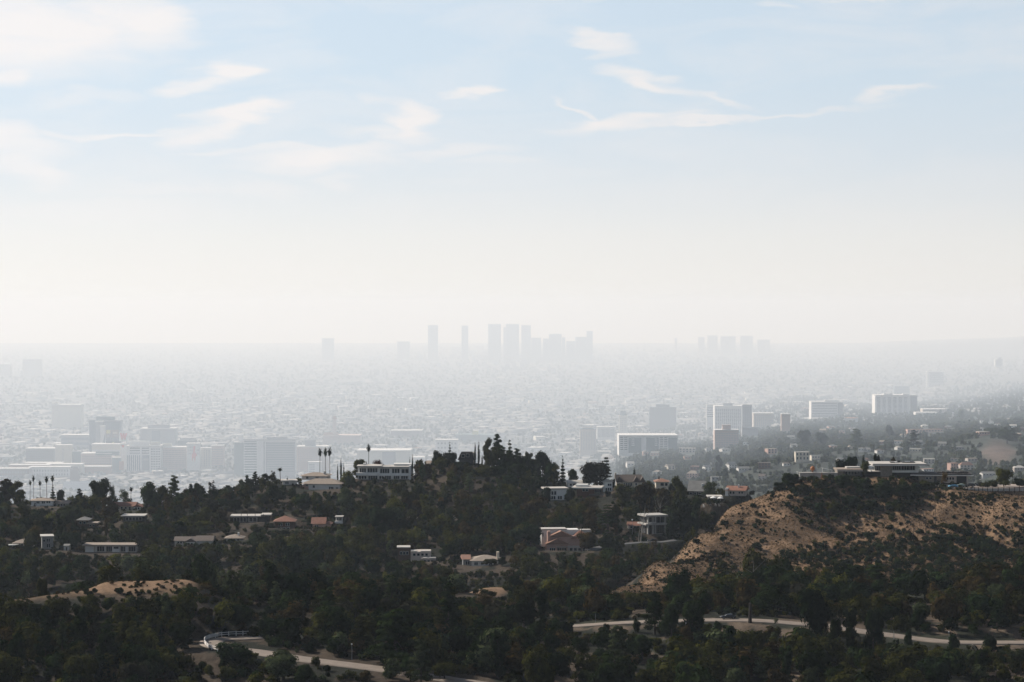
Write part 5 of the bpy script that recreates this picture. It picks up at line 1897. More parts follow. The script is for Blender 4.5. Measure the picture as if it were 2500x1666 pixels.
poly(h, [(472, 1090), (476, 1090), (476, 1104), (480, 1112), (477, 1116), (475, 1128), (473, 1117), (469, 1126), (468, 1112), (471, 1104)], -4, -1)
b.build('red_figure', M['cred'], h.e)
h.grid(459, 470, 1089, 1112, 3, 3, .35, .5, 'cgrey', 'lettering', 0, 2)
h.grid(479, 486, 1096, 1112, 2, 2, .4, .6, 'cgrey', 'lettering', 0, 2)
h = C('cream_apartment', 'cream apartment block with small windows right of the red figure', 488, 514, 1095, 1145, 'ccream', Y=7950)
h.grid(489, 513, 1099, 1140, 4, 8, .35, .5, 'cgrey', 'windows', 0, h.pr)
h = C('mauve_office', 'faint mauve office block behind the cream apartment', 515, 546, 1089, 1145, 'cpink', Y=8200)
h.grid(516, 545, 1095, 1140, 9, 8, .45, .5, 'cgrey', 'windows', 0, h.pr)
h = C('broad_grey_block', 'broad grey mauve block with a dark glass centre behind the condo', 342, 426, 1048, 1120, 'cgrey', Y=9600, land='the broad grey mauve block')
h.b('upper_wall', 'cgrey', (359, 412, 1037.5, 1047, 20, 90))
h.b('glass_panel', 'cblue', (370, 391, 1052, 1083, -6, -.5))
h = C('round_dark_theatre', 'low dark drum shaped theatre behind the mural wall', 434, 477, 1076, 1100, 'cteal', 'cgrey', Y=8900)
h.b('dome', 'cgrey', (438, 472, 1070, 1075.5, 20, 80))
h = C('faint_cream_tower', 'very faint cream tower slab behind the left glass tower', 126, 196, 990, 1060, 'ccream', Y=11500)
h.b('upper_wall', 'ccream', (126, 140, 982, 990, 0, 60))
h = C('cream_flat_block', 'cream block with a yellowish side and few windows left', 134, 174, 1088, 1145, 'ccream', Y=8050, land='the cream block with few windows')
h.grid(150, 156, 1096, 1140, 2, 8, .4, .5, 'cgrey', 'windows', 0, h.pr)
h = C('grey_office_left', 'grey office with a deep window grid at the left', 62, 133, 1096, 1145, 'cgrey', Y=8150)
h.grid(64, 131, 1100, 1140, 15, 7, .5, .55, 'cdark', 'windows', 0, h.pr)
h = C('green_glass_annex', 'grey green glass annex between cream block and small window block', 174.4, 196.6, 1103, 1145, 'cteal', Y=8060)
h = C('blue_band_building', 'long low building with blue bands behind the stepped hotel', 148, 216, 1063, 1098, 'cgrey', Y=9500)
h.bands(150, 216, 1066, 1090, 2, .5, 'cblue')
for i, (a, b_, t, bb, w, rf, lab) in enumerate((
        (-30, 70, 1145, 1172, 'cbrown', 'croof', 'low mall block with pale roof at the far left edge'),
        (70, 170, 1141, 1168, 'cwhite', 'croof', 'white walled mall block below the cream block'),
        (20, 120, 1136, 1160, 'corange', 'croof', 'mall wing with an orange wall behind the white one'),
        (110, 200, 1134, 1160, 'ccream', 'croof', 'cream mall wing under the small window block'),
        (190, 268, 1140, 1162, 'corange', 'croof', 'orange mall wing ending at the glass corner'),
        (60, 150, 1131, 1150, 'cpink', 'croof', 'rear pink mall wing with flat pale roof'))):
    h = C('shopping_mall', lab, a, b_, t, bb, w, rf, 120, 0, Y=7550 + i * 60)
    if w != 'corange':
        h.grid(a + 3, b_ - 3, t + 4, bb - 4, 14, 2, .4, .5, 'cgrey', 'windows', 0, 2)
h = C('brown_church_tower', 'stubby brown church tower in front of the mall', 170, 191, 1146, 1185, 'cbrown', 'cbrown', Y=7350)
h.roof('gable', 'cbrown', (172, 189, 1140, 1145.5, 2, 22))
h = C('white_gable_hall', 'big white gabled hall roof shining behind the ridge trees', 152, 218, 1200, 1216, 'cwhite', 'croof', Y=7000, land='the shining white gabled hall')
h.roof('gable', 'cwhite', (152, 218, 1177, 1199, -2, 90), over=2)
# banded hotel
h = C('banded_hotel_tower', 'tall concrete hotel tower with glass bands at left and pale grid at right', 595, 722, 1075, 1170, 'cwhite', 'cgrey', 70, Y=7600, land='the tall banded hotel tower')
h.b('dark_face', 'cteal', (596, 626, 1078, 1168, -1.5, -.2))
h.bands(595, 627, 1078, 1166, 14, .28, 'cwhite', 'balcony_band', 0, 5)
h.b('slot', 'cdark', (643, 645.5, 1079, 1168, -2, -.2))
h.b('grid_face', 'cgrey', (648, 720, 1080, 1168, -1.5, -.2))
h.bands(648, 720, 1080, 1154, 13, .42, 'cteal', 'window_band', -1.5, 1.5)
h.b('roof_box', 'cgrey', (650, 700, 1068, 1073, 10, 50))
h = C('hotel_annex', 'low dark glass annex left of the tall hotel tower', 571, 594.5, 1081, 1160, 'cteal', Y=7700)
h.b('top_storey', 'cwhite', (581, 594.5, 1066, 1080, 0, 30))
h = C('pale_old_hotel', 'pale old hotel with regular windows right of the tall hotel tower', 724, 800, 1092, 1165, 'cpink', Y=7900, land='the pale old hotel')
h.grid(726, 798, 1096, 1160, 16, 12, .4, .5, 'cgrey', 'windows', 0, h.pr)
h.b('roof_box', 'cgrey', (744, 770, 1074, 1091, 10, 50))
h = C('small_white_office', 'small white office with blue windows in front of the old hotel', 752, 783, 1129, 1168, 'cwhite', Y=7450)
h.grid(754, 768, 1133, 1160, 3, 5, .6, .5, 'cblue', 'windows', 0, 2)
h = C('plain_white_box', 'long windowless white studio box behind the modernist house', 872, 1002, 1101, 1150, 'ccream', Y=7700, land='the long windowless white studio box')
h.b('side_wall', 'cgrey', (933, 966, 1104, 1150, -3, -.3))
h = C('pink_church', 'pink church with a tall bell tower and low nave', 788, 880, 1064, 1086, 'cpink', 'cpink', Y=9900, land='the pink bell tower')
h.b('bell_tower', 'cpink', (811, 821, 1024, 1064, 10, 30))
h.roof('hip', 'corange', (810, 822, 1016, 1024, 9, 31), over=0)
h.roof('gable', 'corange', (790, 826, 1056, 1064, -2, 60), over=0)
h = C('white_frame_building', 'white block with dark upper slots left of the crest pines', 1063, 1118, 1075, 1125, 'cwhite', Y=8200)
h.grid(1066, 1116, 1078, 1120, 6, 4, .5, .4, 'cgrey', 'windows', 0, 2)
h = C('teal_hall', 'long low teal grey hall with small gold dome behind the crest', 1113, 1218, 1063, 1085, 'cteal', 'cteal', Y=10200)
h.b('dome', 'cyellow', (1153, 1168, 1053, 1062, 20, 60))
h = C('brown_studio', 'brown studio block with white roof edges', 954, 1030, 1052, 1072, 'cbrown', Y=10600)
h = C('round_top_tower', 'beige tower with rounded corner and vertical windows left of the pointed tower', 1416, 1456, 1048, 1108, 'ctan', 'cblue', Y=8500, land='the beige tower with rounded corner')
h.grid(1418, 1454, 1054, 1100, 9, 1, .3, 1.0, 'cgrey', 'window_strips', 0, 2)
h.b('crown', 'ctan', (1422, 1450, 1043, 1047, 8, 40))
h = C('white_colonnade', 'white colonnaded office between the beige and pointed towers', 1458, 1502, 1043, 1070, 'cwhite', Y=9500)
h.grid(1460, 1500, 1047, 1068, 13, 1, .45, 1.0, 'cgrey', 'window_strips', 0, 2)
h = C('pointed_tower', 'cream old tower with a pointed green roof', 1512, 1532, 1016, 1070, 'ccream', 'ccream', Y=9400, land='the pointed cream tower')
h.roof('hip', 'cteal', (1513, 1531, 1004, 1015, 0, 32), over=0)
h.grid(1514, 1530, 1020, 1060, 4, 8, .4, .5, 'cgrey', 'windows', 0, 2)
h = C('black_tower', 'square black office tower with a smaller penthouse', 1586, 1651, 996, 1050, 'cdark', 'cdark', Y=9000, land='the square black office tower')
h.b('penthouse', 'cdark', (1602, 1635, 988, 995, 20, 70))
h.grid(1588, 1649, 999, 1045, 20, 14, .12, 1.0, 'cblack', 'mullions', 0, 1.5)
h = C('white_court_apartments', 'long white apartment block with recessed dark courts below the black tower', 1511, 1654, 1064, 1110, 'cwhite', Y=7900, land='the long white apartment block')
for a, b_ in ((1535, 1566), (1578, 1608), (1632, 1654)):
    h.b('court', 'cteal', (a, b_, 1069, 1106, -3, -.5))
h.grid(1513, 1533, 1067, 1100, 2, 7, .75, .45, 'cglass', 'windows', 0, h.pr)
h.grid(1541, 1550, 1070, 1090, 1, 4, .8, .4, 'cwhite', 'balconies', -3, 3)
h.grid(1598, 1606, 1070, 1090, 1, 4, .8, .4, 'cwhite', 'balconies', -3, 3)
h.grid(1610, 1631, 1067, 1106, 2, 9, .75, .45, 'cglass', 'windows', 0, h.pr)
h = C('curved_white_hotel', 'tall white hotel with curved gridded front and round rooftop rim', 1745, 1812, 993, 1062, 'cwhite', Y=9200, land='the tall white curved hotel')
h.grid(1747, 1810, 998, 1050, 13, 15, .72, .5, 'cglass', 'windows', 0, h.pr)
h.b('roof_rim', 'cwhite', (1764, 1792, 984, 987, 20, 60))
h.b('crown', 'cgrey', (1767, 1789, 987.1, 992, 22, 58))
h = C('curved_hotel_wing', 'pale grey wing right of the tall white curved hotel', 1812.5, 1836, 989, 1062, 'cgrey', Y=9350)
h.grid(1814, 1835, 994, 1050, 5, 14, .5, .5, 'cglass', 'windows', 0, 2)
h = C('white_office_left', 'white office left of the curved hotel', 1725, 1744.5, 989, 1050, 'cwhite', Y=9500)
h.bands(1727, 1744, 994, 1020, 5, .4, 'cglass')
h = C('art_deco_tower', 'beige stepped art deco tower in front of the curved hotel', 1745, 1804, 1051, 1100, 'cpink', Y=8000, land='the beige stepped tower')
h.b('upper_wall', 'cpink', (1764, 1785, 1038, 1050, 4, 30))
h.grid(1747, 1803, 1056, 1095, 14, 7, .35, .6, 'cgrey', 'windows', 0, 2)
h = C('dark_flat_office', 'low dark office right of the beige stepped tower', 1812, 1852, 1045, 1068, 'cgrey', 'cdark', Y=8700)
h = C('beige_mid_block', 'beige block pair right of the curved hotel wing', 1840, 1890, 1010, 1050, 'ctan', Y=9800)
h.grid(1842, 1888, 1014, 1045, 9, 8, .5, .5, 'cgrey', 'windows', 0, 2)
h = C('slim_beige_tower', 'slim beige tower above the foothill trees', 1908, 1930, 1012, 1060, 'cpink', Y=8900)
h = C('white_slab_left', 'bright white slab apartment block, left of the two slabs', 1981, 2058, 982, 1024, 'cwhite', Y=11500, land='the left bright white slab')
h.bands(1983, 2044, 984, 1020, 9, .30, 'cglass')
h.b('upper_wall', 'cwhite', (2014, 2050, 977, 981.5, 10, 60))
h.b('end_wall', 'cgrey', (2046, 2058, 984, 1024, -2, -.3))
h = C('white_slab_right', 'bright white slab apartment block with balconies, right of the two slabs', 2137, 2222, 966, 1014, 'cwhite', Y=12200, land='the right bright white slab')
h.grid(2139, 2218, 970, 1010, 6, 13, .6, .4, 'cglass', 'windows', 0, h.pr)
h.b('upper_wall', 'cwhite', (2158, 2180, 961, 965.5, 10, 60))
h.b('upper_wall', 'cwhite', (2205, 2220, 961.5, 965.5, 10, 60))
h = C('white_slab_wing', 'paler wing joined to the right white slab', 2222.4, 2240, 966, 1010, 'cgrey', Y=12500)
h.grid(2224, 2239, 970, 1004, 3, 11, .6, .4, 'cglass', 'windows', 0, 3)
h = C('blue_grey_block', 'blue grey block behind the right white slab', 2185, 2221, 944, 970, 'cblue', 'cblue', Y=17000)
h = C('far_cream_tower', 'faint tower with a bright left edge on the far right', 2265, 2304, 908, 945, 'cgrey', Y=20000)
h.b('end_wall', 'cwhite', (2264, 2269, 906, 945, -8, -1))
h.bands(2272, 2302, 911, 935, 5, .4, 'cglass')
h = C('far_white_stack', 'small bright white building on the far right hillside', 2430, 2448, 878, 892, 'cwhite', Y=19000)
h.b('upper_wall', 'cwhite', (2436, 2444, 873, 877.5, 5, 60))
h = C('school_building', 'long pale two storey school building right of the white slab', 2253, 2312, 1000, 1012, 'ctan', Y=7800, land='the long pale school building')
h.grid(2256, 2310, 1002, 1010, 14, 2, .5, .4, 'cglass', 'windows', 0, 1.5)
h = C('lower_school_wing', 'low white wing in front of the long pale school building', 2236, 2290, 1008, 1016, 'cwhite', Y=7500)
# skyline far away
for nm, a, b_, t, lab in (('round_shoulder_tower', 1045, 1069, 797, 'tall hazy tower with rounded top, far left of the skyline towers'), ('round_shoulder_tower', 1127, 1143, 798, 'slim hazy tower second from the left of the skyline'),
                      ('twin_tower', 1192, 1223, 794, 'broad hazy twin tower, left of the pair'), ('twin_tower', 1235, 1267, 794, 'broad hazy twin tower, right of the pair'),
                      ('skyline_tower', 1273, 1296, 797, 'hazy skyline tower just right of the twin pair'), ('skyline_block', 1297, 1321, 827, 'low hazy skyline block right of the five towers'),
                      ('skyline_block', 1326, 1340, 829, 'small hazy stepped skyline block'), ('skyline_block', 1340.5, 1371, 818, 'wide hazy skyline block with a flat top'),
                      ('skyline_block', 1372, 1380, 826, 'narrow hazy skyline block beside the wide one'), ('skyline_block', 1383, 1404, 835, 'low hazy skyline block second from right'),
                      ('skyline_block', 1405, 1432, 825, 'hazy skyline block left of the rightmost tower'), ('skyline_tower', 1432.5, 1447, 811, 'rightmost slim hazy skyline tower'),
                      ('skyline_block', 786, 815, 828, 'lone hazy block on the horizon left of centre'), ('skyline_block', 970, 1000, 836, 'faint hazy mound of buildings left of the towers')):
    Yk = 39000 if a > 1040 else 42000
    h = C(nm, lab, a, b_, t, 896, 'cgrey', 'cgrey', 150, 0, Y=Yk)
    if nm == 'round_shoulder_tower':
        h.b('crown', 'cgrey', (a + 3, b_ - 3, t - 2.6, t - .6, 20, 130))
    if a == 1235:
        h.b('shoulder', 'cgrey', (1229, 1234.8, 799, 896, 20, 130))
    if a == 1340.5:
        h.b('crown', 'cgrey', (1348, 1364, 815.5, 817.5, 20, 130))
for i, (a, b_, t) in enumerate(((1648, 1653, 824), (1705, 1720, 822), (1728, 1752, 818), (1760, 1796, 820), (1808, 1838, 819), (1850, 1880, 828))):
    h = C('skyline_block', ['tiny faint', 'small pale', 'stepped pale', 'wide pale', 'square pale', 'low pale'][i] + ' block of the second skyline group on the right horizon', a, b_, t + 3, 872, 'ctan', 'ctan', 200, 0, Y=47000)
for (px, lab, a, b_, t, bb, wl) in ((0, 'faint dark block at the far left horizon', -20, 25, 890, 925, 'cgrey'), (0, 'faint wide hazy block right of the far left horizon', 55, 98, 878, 930, 'cgrey')):
    C('hazy_block', lab, a, b_, t, bb, 'ctan', Y=25000)

# ------------------------------------------------------------------ ordinary blocks, each its own building
walls = ['cwhite', 'ccream', 'cpink', 'cgrey', 'ctan', 'cbrown', 'cwhite', 'ccream']
WN = {'cwhite': 'white', 'ccream': 'cream', 'cpink': 'pinkish', 'cgrey': 'grey', 'ctan': 'beige', 'cbrown': 'brown'}
rb = random.Random(5)
count = 0
taken = []
for k in range(5000):
    px = rb.uniform(-20, 2100)
    row = 955 + (1175 - 955) * rb.random() ** 1.25
    if px > 1500 and row > 1062 - (px - 1500) * .05:
        continue
    hh = rb.choice([4, 5, 6, 7, 8, 11]) * (.5 + .8 * (row - 900) / 250)
    ww = rb.uniform(9, 34) * (.5 + .7 * (row - 900) / 250)
    x0, x1 = px - ww / 2, px + ww / 2
    if any(x0 < q[1] + 1 and x1 > q[0] - 1 and row > q[2] - 2 and row - hh < q[3] + 1 for q in taken):
        continue
    if any(x0 < q[1] and x1 > q[0] and row - hh * .6 > q[2] and row < q[3] - 2 for q in CITYOCC[:90]):
        continue
    p = hit(px, row, 4000, 69000 * Q)
    if p is None or p[1] < 11500 * Q:
        continue
    taken.append((x0, x1, row - hh, row))
    wl = rb.choice(walls)
    Y = p[1]
    m = Y / F
    dm = rb.uniform(.7, 1.6) * ww * m
    yaw = rb.choice([-24, -24, -24, 0, 12])
    e = empty('city_building', (p[0], Y, p[2]), math.radians(yaw), None, 'building', 'buildings in the city')
    w2, H_ = ww * m / 2, hh * m
    MB().box(-w2, w2, 0, dm, -8, H_).build('wall', M[wl], e)
    MB().box(-w2 - .5, w2 + .5, -.5, dm + .5, H_ + .02, H_ + 1.5).build('roof', M[rb.choice(['croof', 'croof', 'croof', 'cgrey', 'corange' if rb.random() < .3 else 'croof'])], e)
    if ww > 12:
        b = MB()
        nr, nc = max(1, int(hh / 3.2)), max(3, int(ww / 3.2))
        for i in range(nc):
            for j in range(nr):
                a = -w2 + (i + .3) * 2 * w2 / nc
                z = (j + .35) * H_ / nr
                b.box(a, a + w2 * .9 / nc, -1.2, .1, z, z + H_ * .42 / nr)
        o = b.build('windows', M['cglass'], e)
        o['kind'] = 'stuff'
    if rb.random() < .35:
        MB().box(-w2 * .3, w2 * .2, dm * .3, dm * .6, H_ + 1.52, H_ + 5).build('roof_box', M['cgrey'], e)
    size = 'tiny' if ww < 12 else 'small' if ww < 20 else 'medium' if ww < 28 else 'broad'
    TREES.append((e, px, row, '%s %s %s building' % (size, 'low' if hh < ww * .35 else 'boxy' if hh < ww * .8 else 'tall', WN[wl])))
    count += 1
    if count >= 215:
        break
# ------------------------------------------------------------------ houses on the foothills
cnt = 0
ftaken = []
for (px, row, ww, hh, wl, rf, kind) in [(1960, 1130, 34, 26, 'cream', 'flatroof', 'flat'), (2332, 1150, 22, 18, 'pinkp', 'orangeroof', 'flat'), (2362, 1150, 34, 20, 'beige', 'orangeroof', 'hip'), (2416, 1165, 34, 12, 'offwhite', 'greyroof', 'gable'), (1887, 1110, 26, 15, 'pinkp', 'tanroof', 'flat'), (1818, 1152, 30, 12, 'offwhite', 'greyroof', 'gable'), (1867, 1146, 30, 16, 'brick', 'brownroof', 'flat'), (1790, 1146, 22, 17, 'offwhite', 'greyroof', 'gable'), (1730, 1150, 18, 14, 'white', 'greyroof', 'gable'), (1690, 1168, 28, 18, 'pinkp', 'tanroof', 'hip'), (1640, 1148, 20, 14, 'cream', 'tanroof', 'gable'), (2235, 1106, 28, 8, 'cream', 'flatroof', 'flat'), (2240, 1088, 36, 12, 'grey', 'greyroof', 'gable'), (2260, 1058, 90, 10, 'pinkp', 'orangeroof', 'flat'), (2404, 1065, 28, 11, 'pinkp', 'flatroof', 'flat'), (1678, 1108, 40, 14, 'beige', 'flatroof', 'flat'), (2195, 1085, 22, 8, 'offwhite', 'tanroof', 'flat')] + [None] * 0:
    p = hit(px, row, 1500)
    ftaken.append((px, row, ww, hh, wl, rf, kind, p))
tries = 0
while len(ftaken) < 84 and tries < 4000:
    tries += 1
    px = rb.uniform(1480, 2500)
    row = rb.uniform(1000, 1178)
    if px < 1720 and row > 1170: continue
    if row < 1075 - (px - 1500) * .06: continue
    if math.hypot(px - 2435, (row - 1110) * 1.4) < 62: continue
    sc_ = .45 + (row - 1000) / 180 * .6
    ww, hh = rb.uniform(16, 30) * sc_, rb.uniform(9, 15) * sc_
    if any(abs(px - q[0]) < (ww + q[2]) / 2 + 2 and abs(row - q[1]) < (hh + q[3]) / 2 + 1 for q in ftaken):
        continue
    p = hit(px, row, 1500)
    if p is None: continue
    ftaken.append((px, row, ww, hh, rb.choice(['white', 'offwhite', 'cream', 'pinkp', 'beige', 'grey', 'offwhite', 'brick']), rb.choice(['tanroof', 'greyroof', 'orangeroof', 'brownroof', 'flatroof', 'tanroof']), rb.choice(['hip', 'gable', 'flat', 'hip']), p))
HN = {'white': 'white', 'offwhite': 'off white', 'cream': 'cream', 'pinkp': 'pinkish', 'beige': 'beige', 'grey': 'grey', 'brick': 'brick'}
RN = {'tanroof': 'tan', 'greyroof': 'grey', 'orangeroof': 'orange', 'brownroof': 'brown', 'flatroof': 'pale', 'redroof': 'red'}
FOOT = []
for (px, row, ww, hh, wl, rf, kind, p) in ftaken:
    if p is None: continue
    m = p[1] / F
    w2, H_ = ww * m / 2, hh * m
    dm = min(w2 * 1.6, 12 * max(1, p[1] / 4000))
    wh = H_ * (.62 if kind != 'flat' else .9)
    e = empty('hillside_house', (p[0], p[1], p[2]), rb.uniform(-.5, .5), None, 'house', 'houses on the far slopes')
    MB().box(-w2, w2, 0, dm, -6, wh).build('wall', M[wl], e)
    b = MB()
    if kind == 'hip': b.hip(-w2, w2, 0, dm, wh + .02, H_, .5)
    elif kind == 'gable': b.gable(-w2, w2, 0, dm, wh + .02, H_, 'x', .5)
    else: b.box(-w2 - .5, w2 + .5, -.5, dm + .5, wh + .02, wh + .5)
    b.build('roof', M[rf], e)
    nw = max(2, int(ww / 7))
    for i in range(nw):
        a = -w2 + (i + .3) * 2 * w2 / nw
        for z in ([.5] if hh < 13 else [.25, .68]):
            MB().box(a, a + w2 * .8 / nw, -.15 * max(1, m), .05, wh * z, wh * (z + .25)).build('window', M['glass'], e)
    OCC.append((p[0], p[1], w2))
    FOOT.append((px, row, ww))
    TREES.append((e, px, row, '%s %s house with %s %s roof' % ('small' if ww < 14 else 'medium' if ww < 24 else 'large', HN[wl], {'hip': 'hipped', 'gable': 'gabled', 'flat': 'flat'}[kind], RN[rf])))

# the endless mass of smaller blocks
def city_mass():
    r = np.random.default_rng(12)
    n = 17000
    row = 843 + 395 * r.random(n) ** .8
    px = r.uniform(-150, 2650, n)
    V, Fc, Cc = [], [], []
    pal = np.array([(.225, .22, .21), (.215, .205, .185), (.19, .16, .15), (.15, .15, .15), (.24, .235, .23), (.14, .12, .11), (.20, .185, .165)])
    Yp = (CZ - PLAIN) * F / (row - ROW0)
    Yp = Yp + r.normal(size=n) * Yp * .01
    X = (px - 1250) / F * Yp
    Z = hgt(X, Yp)
    ok = (Yp > 12000 * Q) & ((Z < PLAIN + 60) | (r.random(n) < .13))
    # green districts
    green = fbm(X / 700. / Q, Yp / 2200. / Q, 4, 77) + np.clip((1010 - row) / 380, 0, .28)
    ok &= (green < .54) | (r.random(n) < .22)
    X, Yp, Z = X[ok], Yp[ok], Z[ok]
    n = len(X)
    k = Yp / Q / 8000
    w = r.uniform(14, 60, n) * k ** .8 * np.where(r.random(n) < .16, 2.6, 1.0)
    d = r.uniform(12, 50, n) * k ** .8
    h_ = r.choice([6, 7, 9, 11, 14, 22, 34], n, p=[.32, .30, .2, .11, .05, .015, .005]) * k ** .45 * .7
    w, d, h_ = w * Q, d * Q, h_ * Q
    yw = np.where(r.random(n) < .8, -.42, .1)
    c, s = np.cos(yw), np.sin(yw)
    cor = [(-1, -1), (1, -1), (1, 1), (-1, 1)]
    V = np.zeros((n, 8, 3))
    for q, (a, b_) in enumerate(cor):
        lx, ly = a * w / 2, b_ * d / 2
        V[:, q, 0] = V[:, q + 4, 0] = X + lx * c - ly * s
        V[:, q, 1] = V[:, q + 4, 1] = Yp + lx * s + ly * c
        V[:, q, 2] = Z - 3
        V[:, q + 4, 2] = Z + h_
    col = pal[r.integers(0, len(pal), n)] * r.uniform(.75, 1.1, n)[:, None]
    colv = np.repeat(col[:, None, :], 8, 1)
    rf = np.where(r.random(n) < .7, 1.0, 0.0)[:, None]
    colv[:, 4:] = (np.array([.20, .195, .19]) * rf + col * (1 - rf))[:, None, :]
    base = (np.arange(n) * 8)[:, None]
    fs = np.array([(4, 5, 6, 7), (0, 1, 5, 4), (1, 2, 6, 5), (2, 3, 7, 6), (3, 0, 4, 7)])
    Fc = (base[:, None, :] + fs[None]).reshape(-1, 4)
    m, t, out = newmat('city_mass')
    b = nd(t, 'ShaderNodeBsdfPrincipled')
    at = nd(t, 'ShaderNodeAttribute', attribute_name='tint').outputs['Color']
    t.links.new(at, b.inputs['Base Color'])
    b.inputs['Roughness'].default_value = .8
    t.links.new(b.outputs[0], out.inputs[0])
    o = obj('distant_city_blocks', mesh_np('city_blocks', V.reshape(-1, 3), Fc, m, None, colv.reshape(-1, 3)))
    tag(o, kind='stuff')


city_mass()
# low jagged mass of far buildings round the feet of the towers and along the horizon
b = MB()
rj = random.Random(8)
for k in range(420):
    px = rj.choice([rj.gauss(1250, 130), rj.gauss(1760, 120), rj.uniform(300, 2300)])
    Yj = rj.uniform(38000, 60000) * Q
    mj = Yj / F
    xj = (px - 1250) * mj
    zj = float(hgt(xj, Yj))
    wj, hj = rj.uniform(4, 16) * mj, rj.uniform(3, 14) * mj * math.exp(-abs(px - 1250) / 500)
    b.box(xj - wj / 2, xj + wj / 2, Yj, Yj + wj, zj - 5, zj + hj + 2 * mj)
o = b.build('distant_skyline_blocks', M['cgrey'])
o['kind'] = 'stuff'
# ------------------------------------------------------------------ hand placed trees
# palms: (column, crown top row, distance, label, crown width)
for (px, top, Y, lab, v, cw) in (
        (780, 1097, 1250, 'tall palm, left of the row of three behind the beige tiled house', 0, 15), (794, 1097, 1252, 'tall palm, middle of the row of three behind the beige tiled house', 1, 15), (805, 1095, 1251, 'tall palm, right of the row of three behind the beige tiled house', 2, 15),
        (900, 1088, 1256, 'lone tall palm behind the white modernist house', 1, 16), (684, 1144, 1238, 'palm on the crest left of the beige tiled house', 0, 17), (602, 1161, 1222, 'palm left of the dark cypress like clump on the left crest', 2, 15),
        (81, 1163, 1222, 'slender palm with a thin crown left of the row at far left', 1, 10), (97, 1175, 1220, 'short palm second from left at the far left crest', 0, 12), (113, 1165, 1222, 'bushy palm third from left at the far left crest', 2, 14), (126, 1163, 1224, 'palm with full crown right of the far left row', 1, 14), (72, 1174, 1223, 'small palm leftmost at the far left crest', 2, 10),
        (318, 1191, 1216, 'short palm left of the big drooping tree on the left crest', 0, 14), (1420, 1263, 1046, 'tall dark palm standing in front of the pink mansion', 0, 20), (1406, 1216, 1130, 'pale shaggy palm below the brick house', 1, 17),
        (914, 1196, 1180, 'pale leaning palm below the modernist house', 2, 18), (683, 1278, 1090, 'small palm in front of the left wing of the spanish house', 0, 14), (740, 1272, 1098, 'broad palm between the wings of the spanish house', 1, 22), (623, 1230, 1170, 'palm with wide fronds above the white slab roofs', 2, 16), (634, 1226, 1172, 'second wide palm above the white slab roofs', 0, 16),
        (1333, 1264, 1085, 'small palm above the pink mansion to the left', 1, 14), (1418, 1268, 1090, 'pale palm behind the dark palm at the mansion', 2, 18), (1055, 1310, 1062, 'shaggy palm right of the big dark round tree mid slope', 1, 16), (1120, 1370, 1000, 'pale palm left of the rose roofed house', 0, 16),
        (2343, 1028, 1500 + 3700 * K, 'palm on the far slope, left of three over the pink row', 1, 11), (2354, 1030, 1500 + 3700 * K, 'palm on the far slope, middle of three over the pink row', 0, 10), (2367, 1025, 1500 + 3600 * K, 'palm on the far slope, right of three over the pink row', 2, 11),
        (2277, 1041, 1500 + 3700 * K, 'small far palm at the left end of the pink row', 1, 9), (2294, 1046, 1500 + 3700 * K, 'small far palm in the middle of the pink row', 0, 9), (2308, 1037, 1500 + 3700 * K, 'small far palm at the right end of the pink row', 2, 9)):
    palm(px, top, Y, lab, v, cw)

